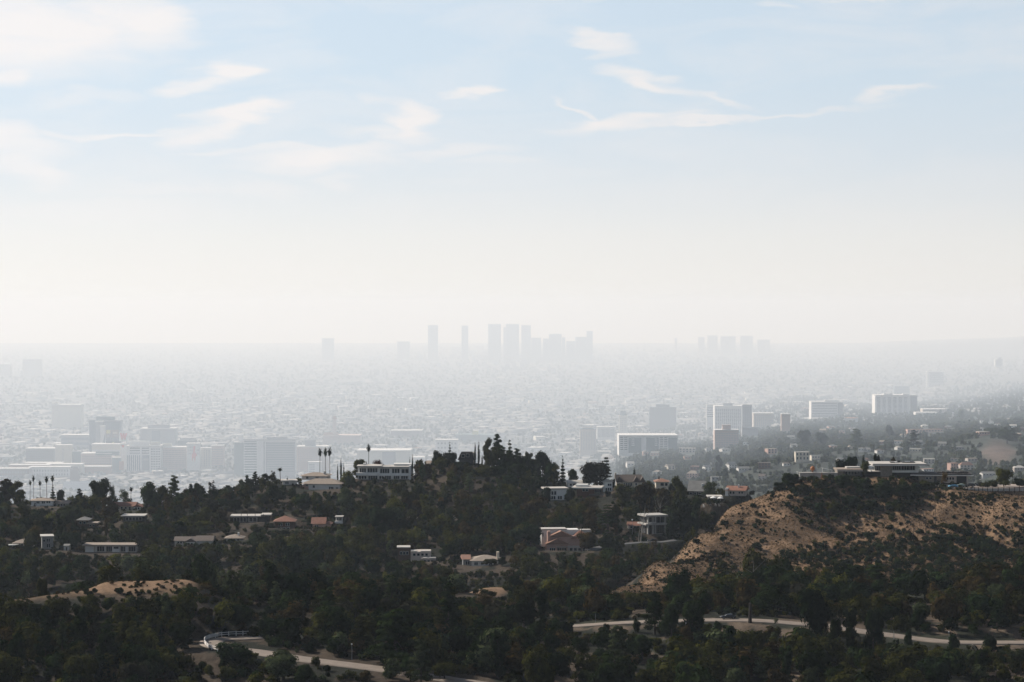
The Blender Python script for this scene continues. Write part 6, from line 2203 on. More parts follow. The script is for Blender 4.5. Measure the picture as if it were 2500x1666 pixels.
# (kind, colour, column, top row, foot row, width px, distance, label, category)
HAND = [
    # skyline, left
    ('tall', 'brownish', 12, 1172, 1222, 60, 1215, 'brownish airy tree at the left picture edge on the crest', 0), ('tall', 'olive green', 42, 1178, 1225, 55, 1212, 'olive tree between the edge tree and the first palms', 1),
    ('conifer', 'dark green', 128, 1182, 1228, 22, 1218, 'dark bushy evergreen under the right palm of the far left row', 0), ('oak', 'dark green', 148, 1196, 1230, 24, 1220, 'small dark tree right of the far left palms', 1),
    ('pine', 'dark green', 193, 1194, 1262, 34, 1175, 'dark upright pine right of the white house under the palms', 0), ('oak', 'grey green', 242, 1170, 1222, 58, 1212, 'large rounded tree in front of the shining white hall', 2), ('thin', 'grey green', 272, 1184, 1222, 26, 1213, 'thin tree at the right shoulder of the large rounded tree', 0),
    ('thin', 'grey green', 300, 1192, 1226, 30, 1218, 'see-through tree left of the short palm', 1), ('oak', 'dark green', 362, 1174, 1262, 66, 1195, 'big drooping dark tree on the left crest', 0), ('oak', 'olive green', 395, 1186, 1245, 36, 1205, 'tree behind the right side of the big drooping tree', 1),
    ('pine', 'grey green', 424, 1160, 1216, 42, 1222, 'grey green pine top standing highest on the left crest', 1), ('thin', 'grey green', 457, 1196, 1222, 20, 1222, 'small airy tree between pine top and round eucalyptus', 1), ('oak', 'grey green', 483, 1177, 1226, 38, 1222, 'round grey green tree by itself against the haze', 0),
    ('cypress', 'deep green', 545, 1202, 1222, 4, 1224, 'tiny thin cypress in the gap left of the round hedge tree', 0), ('cypress', 'deep green', 563, 1210, 1226, 4, 1224, 'second tiny thin cypress in the gap', 1), ('oak', 'dark green', 510, 1208, 1262, 46, 1190, 'rounded dark tree in front of the gap on the left crest', 2),
    ('pine', 'deep green', 540, 1218, 1284, 50, 1160, 'tall dense dark tree with pointed top left of the white slab roofs', 2), ('pine', 'dark green', 622, 1152, 1210, 26, 1228, 'dark twin topped evergreen right of the crest palm', 0), ('tall', 'dark green', 645, 1158, 1215, 34, 1226, 'dark tree right of the twin topped evergreen', 1), ('thin', 'olive green', 664, 1158, 1206, 26, 1230, 'airy olive tree left of the crest palm near the garage', 2),
    ('cypress', 'deep green', 832, 1119, 1160, 6, 1250, 'tallest cypress of three left of the modernist house', 0), ('cypress', 'deep green', 824, 1134, 1162, 4.5, 1250, 'left small cypress beside the tallest of three', 1), ('cypress', 'deep green', 839, 1131, 1160, 4, 1250, 'right small cypress beside the tallest of three', 2),
    ('cypress', 'deep green', 1007, 1110, 1146, 5, 1254, 'taller of two thin cypresses at the right end of the modernist house', 0), ('cypress', 'deep green', 1000, 1117, 1146, 3.6, 1254, 'shorter of two thin cypresses at the right end of the modernist house', 1),
    ('oak', 'yellow green', 848, 1146, 1186, 44, 1236, 'sunlit green round tree left below the modernist house', 0), ('oak', 'olive green', 876, 1122, 1150, 40, 1254, 'olive tree behind the left end of the modernist house', 1), ('thin', 'pink flowering', 925, 1122, 1145, 40, 1256, 'pinkish shrubby tree behind the modernist house roof', 0), ('oak', 'grey green', 856, 1162, 1204, 32, 1218, 'grey green tree in front of the sunlit round tree', 1),
    ('bush', 'brownish', 1035, 1133, 1152, 74, 1240, 'broad brown hedge mound right of the modernist house', 0), ('bush', 'olive green', 1025, 1123, 1138, 30, 1256, 'shrub on top of the crest right of the two thin cypresses', 1),
    # crest, centre
    ('oak', 'deep green', 1068, 1097, 1150, 34, 1256, 'dark round pine at the left end of the crest clump', 0), ('conifer', 'deep green', 1098, 1077, 1115, 15, 1262, 'tiered little norfolk pine on the crest', 1), ('oak', 'dark green', 1096, 1105, 1150, 52, 1252, 'dark spreading tree below the tiered norfolk pine', 1),
    ('cypress', 'deep green', 1160, 1081, 1134, 6, 1254, 'left cypress of the tall pair by the steep roofed house', 0), ('cypress', 'deep green', 1168.5, 1080, 1136, 6.5, 1253, 'right cypress of the tall pair by the steep roofed house', 1), ('cypress', 'deep green', 1177, 1112, 1136, 5, 1252, 'short cypress right of the tall pair', 2),
    ('pine', 'deep green', 1214, 1060, 1152, 44, 1250, 'tallest dark pine on the crest', 0), ('tall', 'olive green', 1190, 1073, 1140, 36, 1252, 'olive brown airy tree left of the tallest pine', 1), ('conifer', 'dark green', 1244, 1071, 1150, 36, 1256, 'spiky bare topped conifer right of the tallest pine', 2), ('pine', 'deep green', 1262, 1094, 1156, 40, 1248, 'dense dark pine right of the spiky conifer', 1),
    ('pine', 'dark green', 1225, 1088, 1160, 40, 1244, 'dark pine filling below the tallest pine', 2), ('tall', 'grey green', 1291, 1105, 1164, 30, 1250, 'grey green eucalyptus left of the rounded crest pine', 0), ('oak', 'deep green', 1325, 1103, 1172, 46, 1252, 'rounded dark crest pine right of the grey eucalyptus', 2), ('oak', 'dark green', 1350, 1144, 1184, 50, 1246, 'low dark tree spreading right under the crest', 0),
    ('conifer', 'deep green', 1374, 1110, 1156, 18, 1250, 'perfect dark cone shaped conifer against the haze', 0), ('oak', 'dark green', 1398, 1146, 1184, 32, 1240, 'small dark oak right of the cone shaped conifer', 1), ('oak', 'purple brown', 1458, 1128, 1192, 84, 1228, 'big brown spreading oak behind the flat roofs', 1), ('cedar', 'dark green', 1480, 1116, 1176, 38, 1236, 'flat topped cedar rising from the big brown oak', 0),
    ('cypress', 'deep green', 1549, 1142, 1172, 8, 1240, 'dark cypress over the cream gabled house', 1), ('thin', 'grey green', 1732, 1174, 1214, 44, 1190, 'wind bent grey green tree right of the grey gabled house', 0), ('oak', 'deep green', 1497, 1168, 1186, 14, 1228, 'small dark tree between tall white house and cream gabled house', 0),
    ('oak', 'dark green', 1240, 1098, 1160, 52, 1240, 'rounded dark crown filling the gap below the spiky conifer', 0), ('oak', 'deep green', 1278, 1112, 1170, 46, 1240, 'dark round crown left of the grey green eucalyptus', 1), ('oak', 'olive green', 1200, 1092, 1150, 44, 1242, 'olive rounded crown left of the tallest pine foot', 2),
    ('oak', 'dark green', 1305, 1124, 1180, 50, 1238, 'dark rounded crown under the rounded crest pine', 0), ('oak', 'dark green', 1265, 1132, 1190, 60, 1230, 'broad dark crown low under the crest pines', 1), ('tall', 'dark green', 1310, 1112, 1176, 34, 1244, 'dark loose crown between eucalyptus and rounded crest pine', 2), ('oak', 'deep green', 1345, 1126, 1180, 44, 1236, 'dark crown right under the rounded crest pine', 0),
    ('oak', 'dark green', 1130, 1128, 1160, 50, 1240, 'low dark crown in front of the steep roofed house', 1), ('oak', 'olive green', 1078, 1118, 1160, 46, 1244, 'olive crown between dark pine and spreading tree on the crest', 2),
    # mid slope
    ('oak', 'dark green', 1216, 1138, 1190, 54, 1225, 'dark rounded tree below the tallest pine', 1), ('oak', 'olive green', 1186, 1136, 1188, 58, 1222, 'wide olive tree below the pair of tall cypresses', 2), ('tall', 'dark green', 1305, 1172, 1216, 32, 1190, 'dark upright tree left of the white two storey house', 0), ('oak', 'deep green', 1335, 1190, 1230, 30, 1172, 'dark tree hugging the left corner of the white two storey house', 1),
    ('oak', 'deep green', 1393, 1190, 1222, 34, 1178, 'dark round tree between white house and brick house', 0), ('oak', 'brownish', 1312, 1216, 1280, 88, 1128, 'wide brownish green oak below the white two storey house', 2), ('thin', 'brownish', 1440, 1212, 1270, 70, 1135, 'bare brown wintry tree below the brick house', 0), ('thin', 'grey green', 1170, 1210, 1262, 52, 1150, 'silvery twiggy tree mid slope', 1),
    ('oak', 'dark green', 1218, 1260, 1316, 60, 1078, 'large round dark tree above the little red roof', 0), ('oak', 'yellow green', 1186, 1246, 1290, 42, 1110, 'yellow green round tree mid slope', 1), ('oak', 'olive green', 1238, 1250, 1300, 50, 1100, 'olive round tree right of the yellow green one', 2), ('oak', 'yellow green', 1368, 1248, 1292, 66, 1100, 'bright yellow green willow like tree behind the mansion', 0), ('oak', 'olive green', 1350, 1262, 1296, 46, 1096, 'olive shrubby tree left of the willow like tree', 1),
    ('cedar', 'dark green', 1484, 1232, 1306, 68, 1090, 'umbrella shaped stone pine right of the mansion', 1), ('tall', 'olive green', 1520, 1184, 1262, 66, 1155, 'large olive eucalyptus below the cream gabled house', 2), ('tall', 'brownish', 1572, 1182, 1276, 74, 1130, 'tall brown green eucalyptus above the concrete house', 0), ('tall', 'olive green', 1656, 1168, 1262, 56, 1135, 'highest sunlit eucalyptus right of the cream villa', 1), ('tall', 'brownish', 1620, 1196, 1262, 60, 1125, 'dusky eucalyptus below the cream villa', 2),
    ('tall', 'dark green', 1668, 1218, 1330, 70, 1065, 'very tall dark eucalyptus right of the concrete house', 0), ('tall', 'dark green', 1698, 1216, 1296, 50, 1085, 'dark leaning tree above the edge of the dry hill', 1), ('oak', 'deep green', 1643, 1262, 1322, 36, 1068, 'dark tree touching the right side of the concrete house', 2), ('oak', 'rust orange', 1582, 1210, 1232, 20, 1128, 'small rusty orange tree crown in the eucalyptus grove', 0),
    ('oak', 'deep green', 932, 1240, 1330, 88, 1075, 'huge very dark round tree in the middle slope', 1), ('tall', 'grey green', 848, 1194, 1292, 66, 1130, 'large silvery eucalyptus below the beige tiled house', 1), ('tall', 'yellow green', 1035, 1208, 1272, 34, 1140, 'tall pale green willowy tree mid slope', 0), ('oak', 'rust orange', 1076, 1214, 1232, 16, 1150, 'small bright yellow orange shrub tree mid slope', 1), ('thin', 'pink flowering', 815, 1304, 1336, 52, 1072, 'pink flowering tree below the spanish house', 1),
    ('oak', 'dark green', 1100, 1326, 1420, 64, 1020, 'tall dark tree left of the rose roofed house', 0), ('oak', 'deep green', 1296, 1284, 1370, 62, 1048, 'dark rounded tree left of the pink mansion', 1), ('oak', 'dark green', 1225, 1360, 1402, 30, 985, 'dark bushy tree right of the rose roofed house', 0), ('oak', 'brownish', 1432, 1300, 1352, 56, 1044, 'brownish oak covering the right side of the pink mansion', 2), ('oak', 'olive green', 1195, 1366, 1396, 44, 990, 'olive tree in front of the rose roofed house', 1),
    ('oak', 'grey green', 418, 1348, 1400, 42, 1012, 'pale green round tree by itself on the dark left slope', 2), ('oak', 'olive green', 74, 1292, 1338, 50, 1048, 'spreading olive tree between the two houses at far left', 0), ('oak', 'deep green', 182, 1300, 1350, 42, 1046, 'round dark tree behind the garden shed', 1), ('thin', 'purple brown', 340, 1296, 1352, 34, 1044, 'purplish bare tree right of the long bungalow', 0),
    ('oak', 'grey green', 170, 1236, 1310, 66, 1110, 'large grey green tree above the small brown cottage', 2), ('tall', 'brownish', 262, 1216, 1290, 60, 1140, 'tall brownish tree below the orange roofed house', 1), ('tall', 'olive green', 430, 1226, 1292, 50, 1140, 'sunlit olive tree right of the drooping tree', 0), ('oak', 'yellow green', 500, 1272, 1306, 50, 1098, 'olive yellow hedge tree over the ranch house', 1), ('thin', 'brownish', 372, 1240, 1290, 46, 1135, 'brown twiggy tree below the big drooping tree', 2),
    # foreground
    ('bush', 'olive green', 103, 1414, 1446, 36, 636, 'round olive bush on the left grassy ridge', 0), ('oak', 'grey green', 506, 1372, 1440, 70, 690, 'large grey green tree at the right end of the grassy ridge', 1), ('thin', 'brownish', 500, 1424, 1552, 60, 640, 'tall thin brown tree left of the road bend', 0),
    ('pine', 'deep green', 108, 1512, 1640, 56, 570, 'dark pine at the lower left, left of a pair', 0), ('pine', 'grey green', 150, 1506, 1640, 44, 575, 'grey green pine, right of the lower left pair', 1), ('oak', 'deep green', 40, 1550, 1640, 60, 565, 'dark round tree low at the left edge', 2), ('pine', 'dark green', 260, 1512, 1640, 60, 572, 'dark shaggy pine left of centre of the lower left wood', 2),
    ('tall', 'olive green', 310, 1516, 1640, 60, 575, 'loose olive tree beside the shaggy pine', 0), ('tall', 'olive green', 368, 1504, 1630, 56, 582, 'tall olive tree above the bare earth patch', 1), ('conifer', 'deep green', 392, 1514, 1640, 30, 580, 'dark narrow conifer in the lower left wood', 0), ('oak', 'olive green', 195, 1600, 1690, 90, 548, 'broad olive tree at the bottom left', 1),
    ('oak', 'deep green', 570, 1566, 1650, 120, 560, 'dark wide tree covering the inside of the road bend', 0), ('oak', 'grey green', 690, 1594, 1680, 110, 546, 'wide grey green tree between the two lower road stretches', 2), ('oak', 'deep green', 668, 1510, 1590, 90, 590, 'dark round tree inside the bend above the lower road', 1), ('bush', 'olive green', 622, 1532, 1560, 50, 606, 'low olive bush at the end of the rail fence', 0),
    ('pine', 'dark green', 962, 1488, 1640, 160, 560, 'very large spreading pine above the lower road', 1), ('pine', 'dark green', 800, 1434, 1540, 80, 612, 'dark pine above the lower road, left of the big pine', 2), ('pine', 'deep green', 912, 1430, 1520, 34, 640, 'slim dark pine behind the big spreading pine', 0), ('pine', 'grey green', 955, 1408, 1510, 56, 650, 'grey green pine behind the big spreading pine', 1), ('pine', 'deep green', 1018, 1402, 1520, 50, 650, 'dark pine right behind the big spreading pine', 2), ('pine', 'dark green', 1095, 1424, 1560, 76, 615, 'tall dark pine left of the small grassy knoll', 0),
    ('pine', 'olive green', 1070, 1496, 1560, 60, 600, 'tiered olive branches of a pine below the knoll', 1), ('thin', 'brownish', 1180, 1446, 1500, 60, 690, 'leafless brown tree in front of the grassy knoll', 1), ('oak', 'olive green', 1310, 1572, 1690, 100, 545, 'large olive round tree at the bottom centre', 0), ('oak', 'dark green', 1280, 1468, 1540, 80, 640, 'dark round tree left end of the right road', 2),
    ('oak', 'deep green', 1655, 1385, 1500, 88, 690, 'big dark tree in front of the sunlit tongue of the dry hill', 0), ('pine', 'dark green', 1600, 1442, 1530, 66, 640, 'dark pine standing over the right road', 1), ('oak', 'dark green', 1690, 1468, 1540, 70, 636, 'dark rounded tree at the road left of the black car', 1), ('oak', 'deep green', 1985, 1438, 1536, 92, 622, 'large dark tree hanging over the right road', 2),
    ('tall', 'dark green', 2078, 1488, 1566, 52, 612, 'slender dark tree in front of the road, left of a pair', 0), ('oak', 'dark green', 2134, 1486, 1560, 58, 610, 'round dark tree in front of the road, right of a pair', 1), ('bush', 'deep green', 2219, 1542, 1576, 30, 606, 'dark bush at the road edge by the pale bank', 2), ('bush', 'deep green', 2330, 1550, 1580, 36, 604, 'dark bush covering the road near the right end', 0), ('bush', 'dark green', 1555, 1514, 1540, 26, 636, 'small dark bush on the near road edge', 1), ('thin', 'grey green', 1896, 1510, 1540, 14, 628, 'tiny sapling at the road edge', 0),
    ('pine', 'dark green', 2090, 1380, 1470, 90, 730, 'tall pine clump, left one above the right road', 1), ('pine', 'dark green', 2140, 1376, 1470, 80, 735, 'tall pine clump, middle one above the right road', 2), ('pine', 'deep green', 2200, 1390, 1475, 80, 735, 'tall pine clump, right one above the right road', 0), ('oak', 'olive green', 1870, 1350, 1440, 130, 790, 'wide low olive tree behind the white dead branches', 2), ('oak', 'dark green', 1925, 1405, 1470, 50, 720, 'dark round tree right of the dead branches', 1),
    ('oak', 'grey green', 1758, 1538, 1600, 50, 600, 'pale leaved tree below the road under the black car', 0), ('oak', 'olive green', 1820, 1540, 1620, 70, 590, 'olive brown tree below the dead stump', 1), ('oak', 'dark green', 1500, 1610, 1700, 130, 545, 'broad dark tree at the bottom right of centre', 2), ('oak', 'dark green', 1700, 1612, 1700, 140, 545, 'broad dark tree at the bottom under the road', 0), ('bush', 'deep green', 1480, 1525, 1560, 26, 634, 'dark bush below the road left part', 2),
    ('oak', 'deep green', 1000, 1600, 1690, 70, 550, 'dark tree covering the lower road right of the big pine', 0), ('oak', 'olive green', 1085, 1620, 1690, 70, 546, 'olive tree hiding the end of the lower road', 1), ('bush', 'olive green', 770, 1606, 1640, 30, 556, 'small bush on the near edge of the lower road', 1), ('oak', 'dark green', 1640, 1470, 1540, 60, 632, 'rounded dark tree over the road left of the black car', 0), ('bush', 'dark green', 2040, 1514, 1546, 40, 618, 'bush over the road left of the slender pair', 0), ('bush', 'deep green', 2420, 1552, 1580, 44, 606, 'dark bush over the road near its right end', 1),
    # hilltop
    ('oak', 'deep green', 2056, 1118, 1156, 46, 1084, 'dark tree left of the pair behind the west wing', 0), ('oak', 'deep green', 2080, 1114, 1152, 34, 1086, 'dark tree right of the pair behind the west wing', 1), ('cypress', 'deep green', 2109, 1112, 1134, 10, 1088, 'tiny dark round topped tree behind the roof terrace', 0), ('oak', 'deep green', 2142, 1110, 1142, 20, 1090, 'dark shaggy palm like tree behind the slab roof', 2), ('oak', 'olive green', 2112, 1124, 1158, 28, 1066, 'olive shrub tree in front of the roof terrace', 0), ('bush', 'brownish', 2180, 1118, 1136, 30, 1092, 'low brown tree crown behind the slab roof', 1),
    ('oak', 'yellow green', 2452, 1145, 1196, 48, 1052, 'single round olive green tree at the end of the driveway', 1), ('oak', 'deep green', 2490, 1166, 1204, 34, 1050, 'dark bush at the right edge behind the driveway fence', 0), ('thin', 'rust orange', 2308, 1152, 1184, 22, 1052, 'orange leaved sapling in front of the carport wing', 0), ('bush', 'dark green', 2028, 1158, 1172, 16, 1056, 'round dark bush in front of the garden terrace', 1),
    ('thin', 'grey green', 2310, 1190, 1210, 18, 1034, 'round shrub tree just below the driveway edge', 1),
]
for i, (kind, colour, px, top, base, w, Y, lab, v) in enumerate(HAND):
    if 600 < Y < 645 and px > 1395 and 'sapling' not in lab:
        Y -= 13 if top < 1500 else 5
    T(kind, colour, px, top, base, w, Y, lab, v)
    if i % 2 == 0 and Y > 600:
        pass
# tall lone trees on the far slopes
for (kind, colour, px, top, base, w, lab, v) in (
        ('oak', 'dark green', 2172, 1036, 1072, 26, 'tall lone tree on a bare trunk on the far slope', 0), ('oak', 'grey green', 1963, 1050, 1096, 36, 'big hazy round tree left on the far slope', 1), ('oak', 'dark green', 2005, 1056, 1092, 40, 'broad hazy tree second on the far slope', 2), ('pine', 'grey green', 2092, 1048, 1096, 54, 'very broad hazy tree in the middle of the far slope', 0),
        ('oak', 'dark green', 1730, 1104, 1134, 24, 'round dark hazy tree above the white gabled foothill house', 0), ('tall', 'deep green', 1754, 1114, 1162, 26, 'tall dark hazy tree among the foothill houses', 1), ('pine', 'deep green', 2232, 1050, 1094, 36, 'dense dark cypress like clump on the far slope', 1), ('cypress', 'deep green', 2206, 1052, 1084, 4, 'hazy cypress left of the dense clump', 0), ('cypress', 'deep green', 2247, 1052, 1084, 4, 'hazy cypress right of the dense clump', 1),
        ('cypress', 'deep green', 2262, 1062, 1092, 4, 'hazy cypress farther right of the dense clump', 2), ('cypress', 'deep green', 1578, 1102, 1134, 6, 'hazy dark spire tree below the white apartments', 0), ('oak', 'grey green', 2348, 1000, 1030, 20, 'dark hazy tree above the pink row', 1), ('oak', 'dark green', 2460, 1052, 1086, 60, 'dark tree mound on top of the bare earth knoll', 2), ('oak', 'grey green', 1856, 1092, 1116, 34, 'broad round hazy tree left of the tan foothill house', 0)):
    p = hit(px, base, 1500)
    h_ = (base - top) / F * p[1]
    put_tree(kind, colour, p[0], p[1], p[2], h_, w / F * p[1], v, lab)

# white barked and dead trees
def bare_tree(px, top, base, Y, label, mat='palebark', seed=1, spread=.5, nb=7, rad=.16, bend=0., crown=None):
    r = random.Random(seed)
    x = (px - 1250) / F * Y
    z = float(hgt(x, Y))
    H = (CZ - (top - ROW0) / F * Y) - z
    e = empty('bare_tree', (x, Y, z), 0, label, 'tree', 'bare and white trunked trees')
    MB().tube([(bend * 1.0, 0, -1), (bend * .5, 0, H * .35), (0, 0, H * .7), (-bend * .3, 0, H)], [rad * 1.4, rad, rad * .7, rad * .25], 6).build('trunk', M[mat], e)
    for i in range(nb):
        t = r.uniform(0, 6.28)
        z0 = H * r.uniform(.3, .85)
        ln = H * spread * r.uniform(.5, 1.1)
        p0 = Vector((bend * (.5 - z0 / H), 0, z0))
        d = Vector((math.cos(t), math.sin(t) * .6, r.uniform(.4, 1.1))).normalized()
        p1 = p0 + d * ln * .5
        p2 = p1 + (d + Vector((r.uniform(-.5, .5), 0, r.uniform(-.2, .6)))).normalized() * ln * .5
        b = MB()
        b.tube([p0, p1, p2], [rad * .55, rad * .35, rad * .1], 5)
        for _ in range(3):
            q = p1 + (p2 - p1) * r.random()
            b.tube([q, q + Vector((r.uniform(-1, 1), r.uniform(-.5, .5), r.uniform(.1, 1))).normalized() * ln * .35], [rad * .2, rad * .06], 4)
        b.build('branch', M[mat], e)
    return e


bare_tree(1573, 1235, 1338, 1062, 'tall leaning white eucalyptus trunk left of the concrete house', bend=-1.8, spread=.18, nb=5, rad=.22)
bare_tree(1563, 1250, 1318, 1070, 'second slimmer white trunk left of the concrete house', bend=-.8, seed=4, spread=.16, nb=4, rad=.15)
bare_tree(1612, 1226, 1262, 1100, 'forked white dead top in the eucalyptus grove', seed=5, spread=.5, nb=5, rad=.14)
bare_tree(1842, 1378, 1440, 762, 'white leafless dead tree with spread branches below the dry hill', seed=8, spread=.75, nb=9, rad=.075, bend=1.0)
bare_tree(2262, 1250, 1288, 985, 'dark twisted dead tree on the sunlit spur of the dry hill', 'bark', 3, .7, 9, .13)
bare_tree(2232, 1268, 1294, 978, 'second dark twisted dead tree lower on the spur', 'bark', 6, .7, 8, .11)
bare_tree(2285, 1225, 1250, 1004, 'small dark twisted dead tree upper on the spur', 'bark', 9, .8, 8, .1)

# ------------------------------------------------------------------ landmarks for the remaining trees
LAND += [(555, 1570, 'the road bend'), (800, 1620, 'the lower road'), (1779, 1515, 'the black car on the road'), (2200, 1555, 'the pale bank by the road'), (1175, 1440, 'the small grassy knoll'), (270, 1405, 'the left grassy ridge'),
         (1655, 1385, 'the dark tree before the dry hill'), (1960, 1165, 'the dry hill crest'), (2440, 1300, 'the right grassy slope'), (1310, 1580, 'the large olive tree at bottom centre'), (962, 1500, 'the very large spreading pine'), (1842, 1400, 'the white dead tree'),
         (2435, 1110, 'the bare earth knoll'), (100, 1580, 'the lower left pines'), (2250, 1290, 'the twisted dead trees'), (932, 1280, 'the huge dark round tree'), (2172, 1050, 'the lone tall far tree'), (1100, 1370, 'the dark tree by the rose roofed house'), (1420, 1290, 'the tall mansion palm'),
         (20, 1420, 'the left picture edge'), (1500, 1440, 'the tip of the dry hill'), (700, 1420, 'the dark left ravine')]


PROTECT += [(190, 468, 1396, 1424, 636), (30, 190, 1428, 1450, 628), (1122, 1232, 1426, 1455, 733), (1500, 1640, 1380, 1443, 862), (1700, 1790, 1330, 1385, 862)]


def blocked(px, top, base, halfw, Y):
    for (a, b_, r0, r1, hy) in PROTECT:
        if Y < hy and px + halfw > a and px - halfw < b_ and top < r1 and base > r0:
            return True
    return False


RA = [(px_of(p[0], p[1]), row_of(*p), p[1]) for p in ROAD_A]
RB = [(px_of(p[0], p[1]), row_of(*p), p[1]) for p in ROAD_B]
RBx = np.array([q[0] for q in RB]); RBr = np.array([q[1] for q in RB])
RAx = np.array([q[0] for q in RA[:26]]); RAr = np.array([q[1] for q in RA[:26]])
_o = np.argsort(RAx); RAx, RAr = RAx[_o], RAr[_o]


def hides_road(px, top, base, Y, halfw=0):
    if Y < 648 and px > 1395:
        if top < np.interp(px, RBx, RBr) + 5 and base > np.interp(px, RBx, RBr): return True
    if Y < 575 and 620 < px < 930:
        if top < np.interp(px, RAx, RAr) + 6 and base > np.interp(px, RAx, RAr): return True
    if Y < 606 and 470 < px < 640 and top < 1588: return True
    return False


def free(x, y, r):
    for (a, b_, c) in OCC:
        if (a - x) ** 2 + (b_ - y) ** 2 < (r + c) ** 2:
            return False
    return True


def on_road(x, y, m):
    for path, w in ((ROAD_A, 6), (ROAD_B, 6.5), (ROAD_C, 4)):
        d, _ = seg_dist(np.array([x]), np.array([y]), path)
        if d[0] < w + m: return True
    return False


def is_dry(px, y):
    return (px > 1500 and 866 < y < 1046) or (px < 480 and 618 < y < 655) or (abs(px - 1175) < 70 and 735 < y < 775)


# ------------------------------------------------------------------ the rest of the individual trees
rt = random.Random(21)
n_auto = 0
tr_ = 0
while n_auto < 175 and tr_ < 9000:
    tr_ += 1
    px = rt.uniform(-10, 2510)
    row = rt.uniform(1190, 1700)
    p = hit(px, row)
    if p is None or p[1] > 1290: continue
    x, y, z = p
    if is_dry(px, y): continue
    if px > 1500 and y > 860: 
        if not (px < 1730 and y > 1000): continue
    if on_road(x, y, 2): continue
    near = y < 800
    kind = rt.choices(['oak', 'tall', 'pine', 'thin'], [5, 2, 2 if near else 1, 1])[0]
    h_ = rt.uniform(6, 9.5) if kind in ('oak', 'thin') else rt.uniform(8, 14)
    if near: h_ *= .85
    w = h_ * {'oak': 1.15, 'tall': .62, 'pine': .66, 'thin': 1.0}[kind] * rt.uniform(.85, 1.1)
    if not free(x, y, w * .38): continue
    top = row_of(x, y, z + h_)
    if blocked(px, top, row, w / 2 / y * F, y) or hides_road(px, top, row + 3, y): continue
    if px < 700 and y > 1190 and top < 1190: continue
    if 700 < px < 1700 and y > 1200 and top < np.interp(px, [700, 900, 1060, 1300, 1400, 1700], [1165, 1140, 1120, 1140, 1160, 1195]): continue
    colour = rt.choices(['dark green', 'deep green', 'olive green', 'grey green', 'brownish', 'yellow green', 'purple brown'], [8, 6, 4, 4, 2, 1, 1])[0]
    put_tree(kind, colour, x, y, float(hgt(x, y)), h_, w, rt.randrange(3))
    n_auto += 1
# individual shrubs on the dry hill and ridge
n_sh = 0
BIG = [(1785, 1240, 30), (1808, 1283, 26), (1840, 1242, 22), (1770, 1288, 30), (1765, 1325, 24), (1862, 1330, 22), (1700, 1330, 26), (2000, 1250, 34), (2040, 1262, 60), (2324, 1218, 20), (2326, 1236, 16), (2420, 1218, 26), (2330, 1270, 12), (2172, 1292, 16), (2200, 1286, 12), (2218, 1281, 12), (2140, 1308, 12), (2364, 1270, 16), (2408, 1258, 8), (2435, 1268, 10), (2500, 1265, 18), (2100, 1330, 16), (1765, 1395, 40), (1770, 1415, 36), (1850, 1345, 34), (1690, 1318, 22), (2480, 1240, 20), (1960, 1285, 26), (2160, 1200, 40), (2240, 1205, 44), (2290, 1230, 22), (1930, 1195, 60), (1960, 1210, 40), (1905, 1200, 40), (2005, 1195, 44), (2060, 1200, 60), (2110, 1210, 70), (2160, 1225, 70), (2210, 1222, 60), (2080, 1240, 60), (2130, 1250, 50), (2030, 1225, 60), (2190, 1245, 40), (1880, 1190, 26), (2260, 1200, 44), (1860, 1200, 22)]
for (px, row, w) in BIG:
    p = hit(px, row, 860)
    if p is None: continue
    wm = w / F * p[1]
    put_tree('bush', rt.choice(['deep green', 'dark green', 'dark green', 'olive green']), p[0], p[1], float(hgt(p[0], p[1])), wm * rt.uniform(.45, .62), wm)
    n_sh += 1
while n_sh < 135:
    px = rt.uniform(1530, 2500)
    row = rt.uniform(1190, 1440)
    p = hit(px, row, 860)
    if p is None or p[1] > 1046 or p[1] < 866: continue
    w = rt.uniform(.7, 1.8) * (1.6 if rt.random() < .15 else 1)
    put_tree('bush', rt.choice(['deep green', 'dark green', 'olive green', 'brownish']), p[0], p[1], float(hgt(p[0], p[1])), w * .6, w)
    n_sh += 1
for k in range(24):
    px = rt.uniform(20, 470)
    p = hit(px, np.interp(px, [0, 125, 250, 400, 470], [1462, 1447, 1425, 1420, 1415]) + rt.uniform(20, 46))
    w = rt.uniform(1.5, 3.2)
    put_tree('bush', rt.choice(['deep green', 'dark green', 'brownish']), p[0], p[1], float(hgt(p[0], p[1])), w * .6, w)

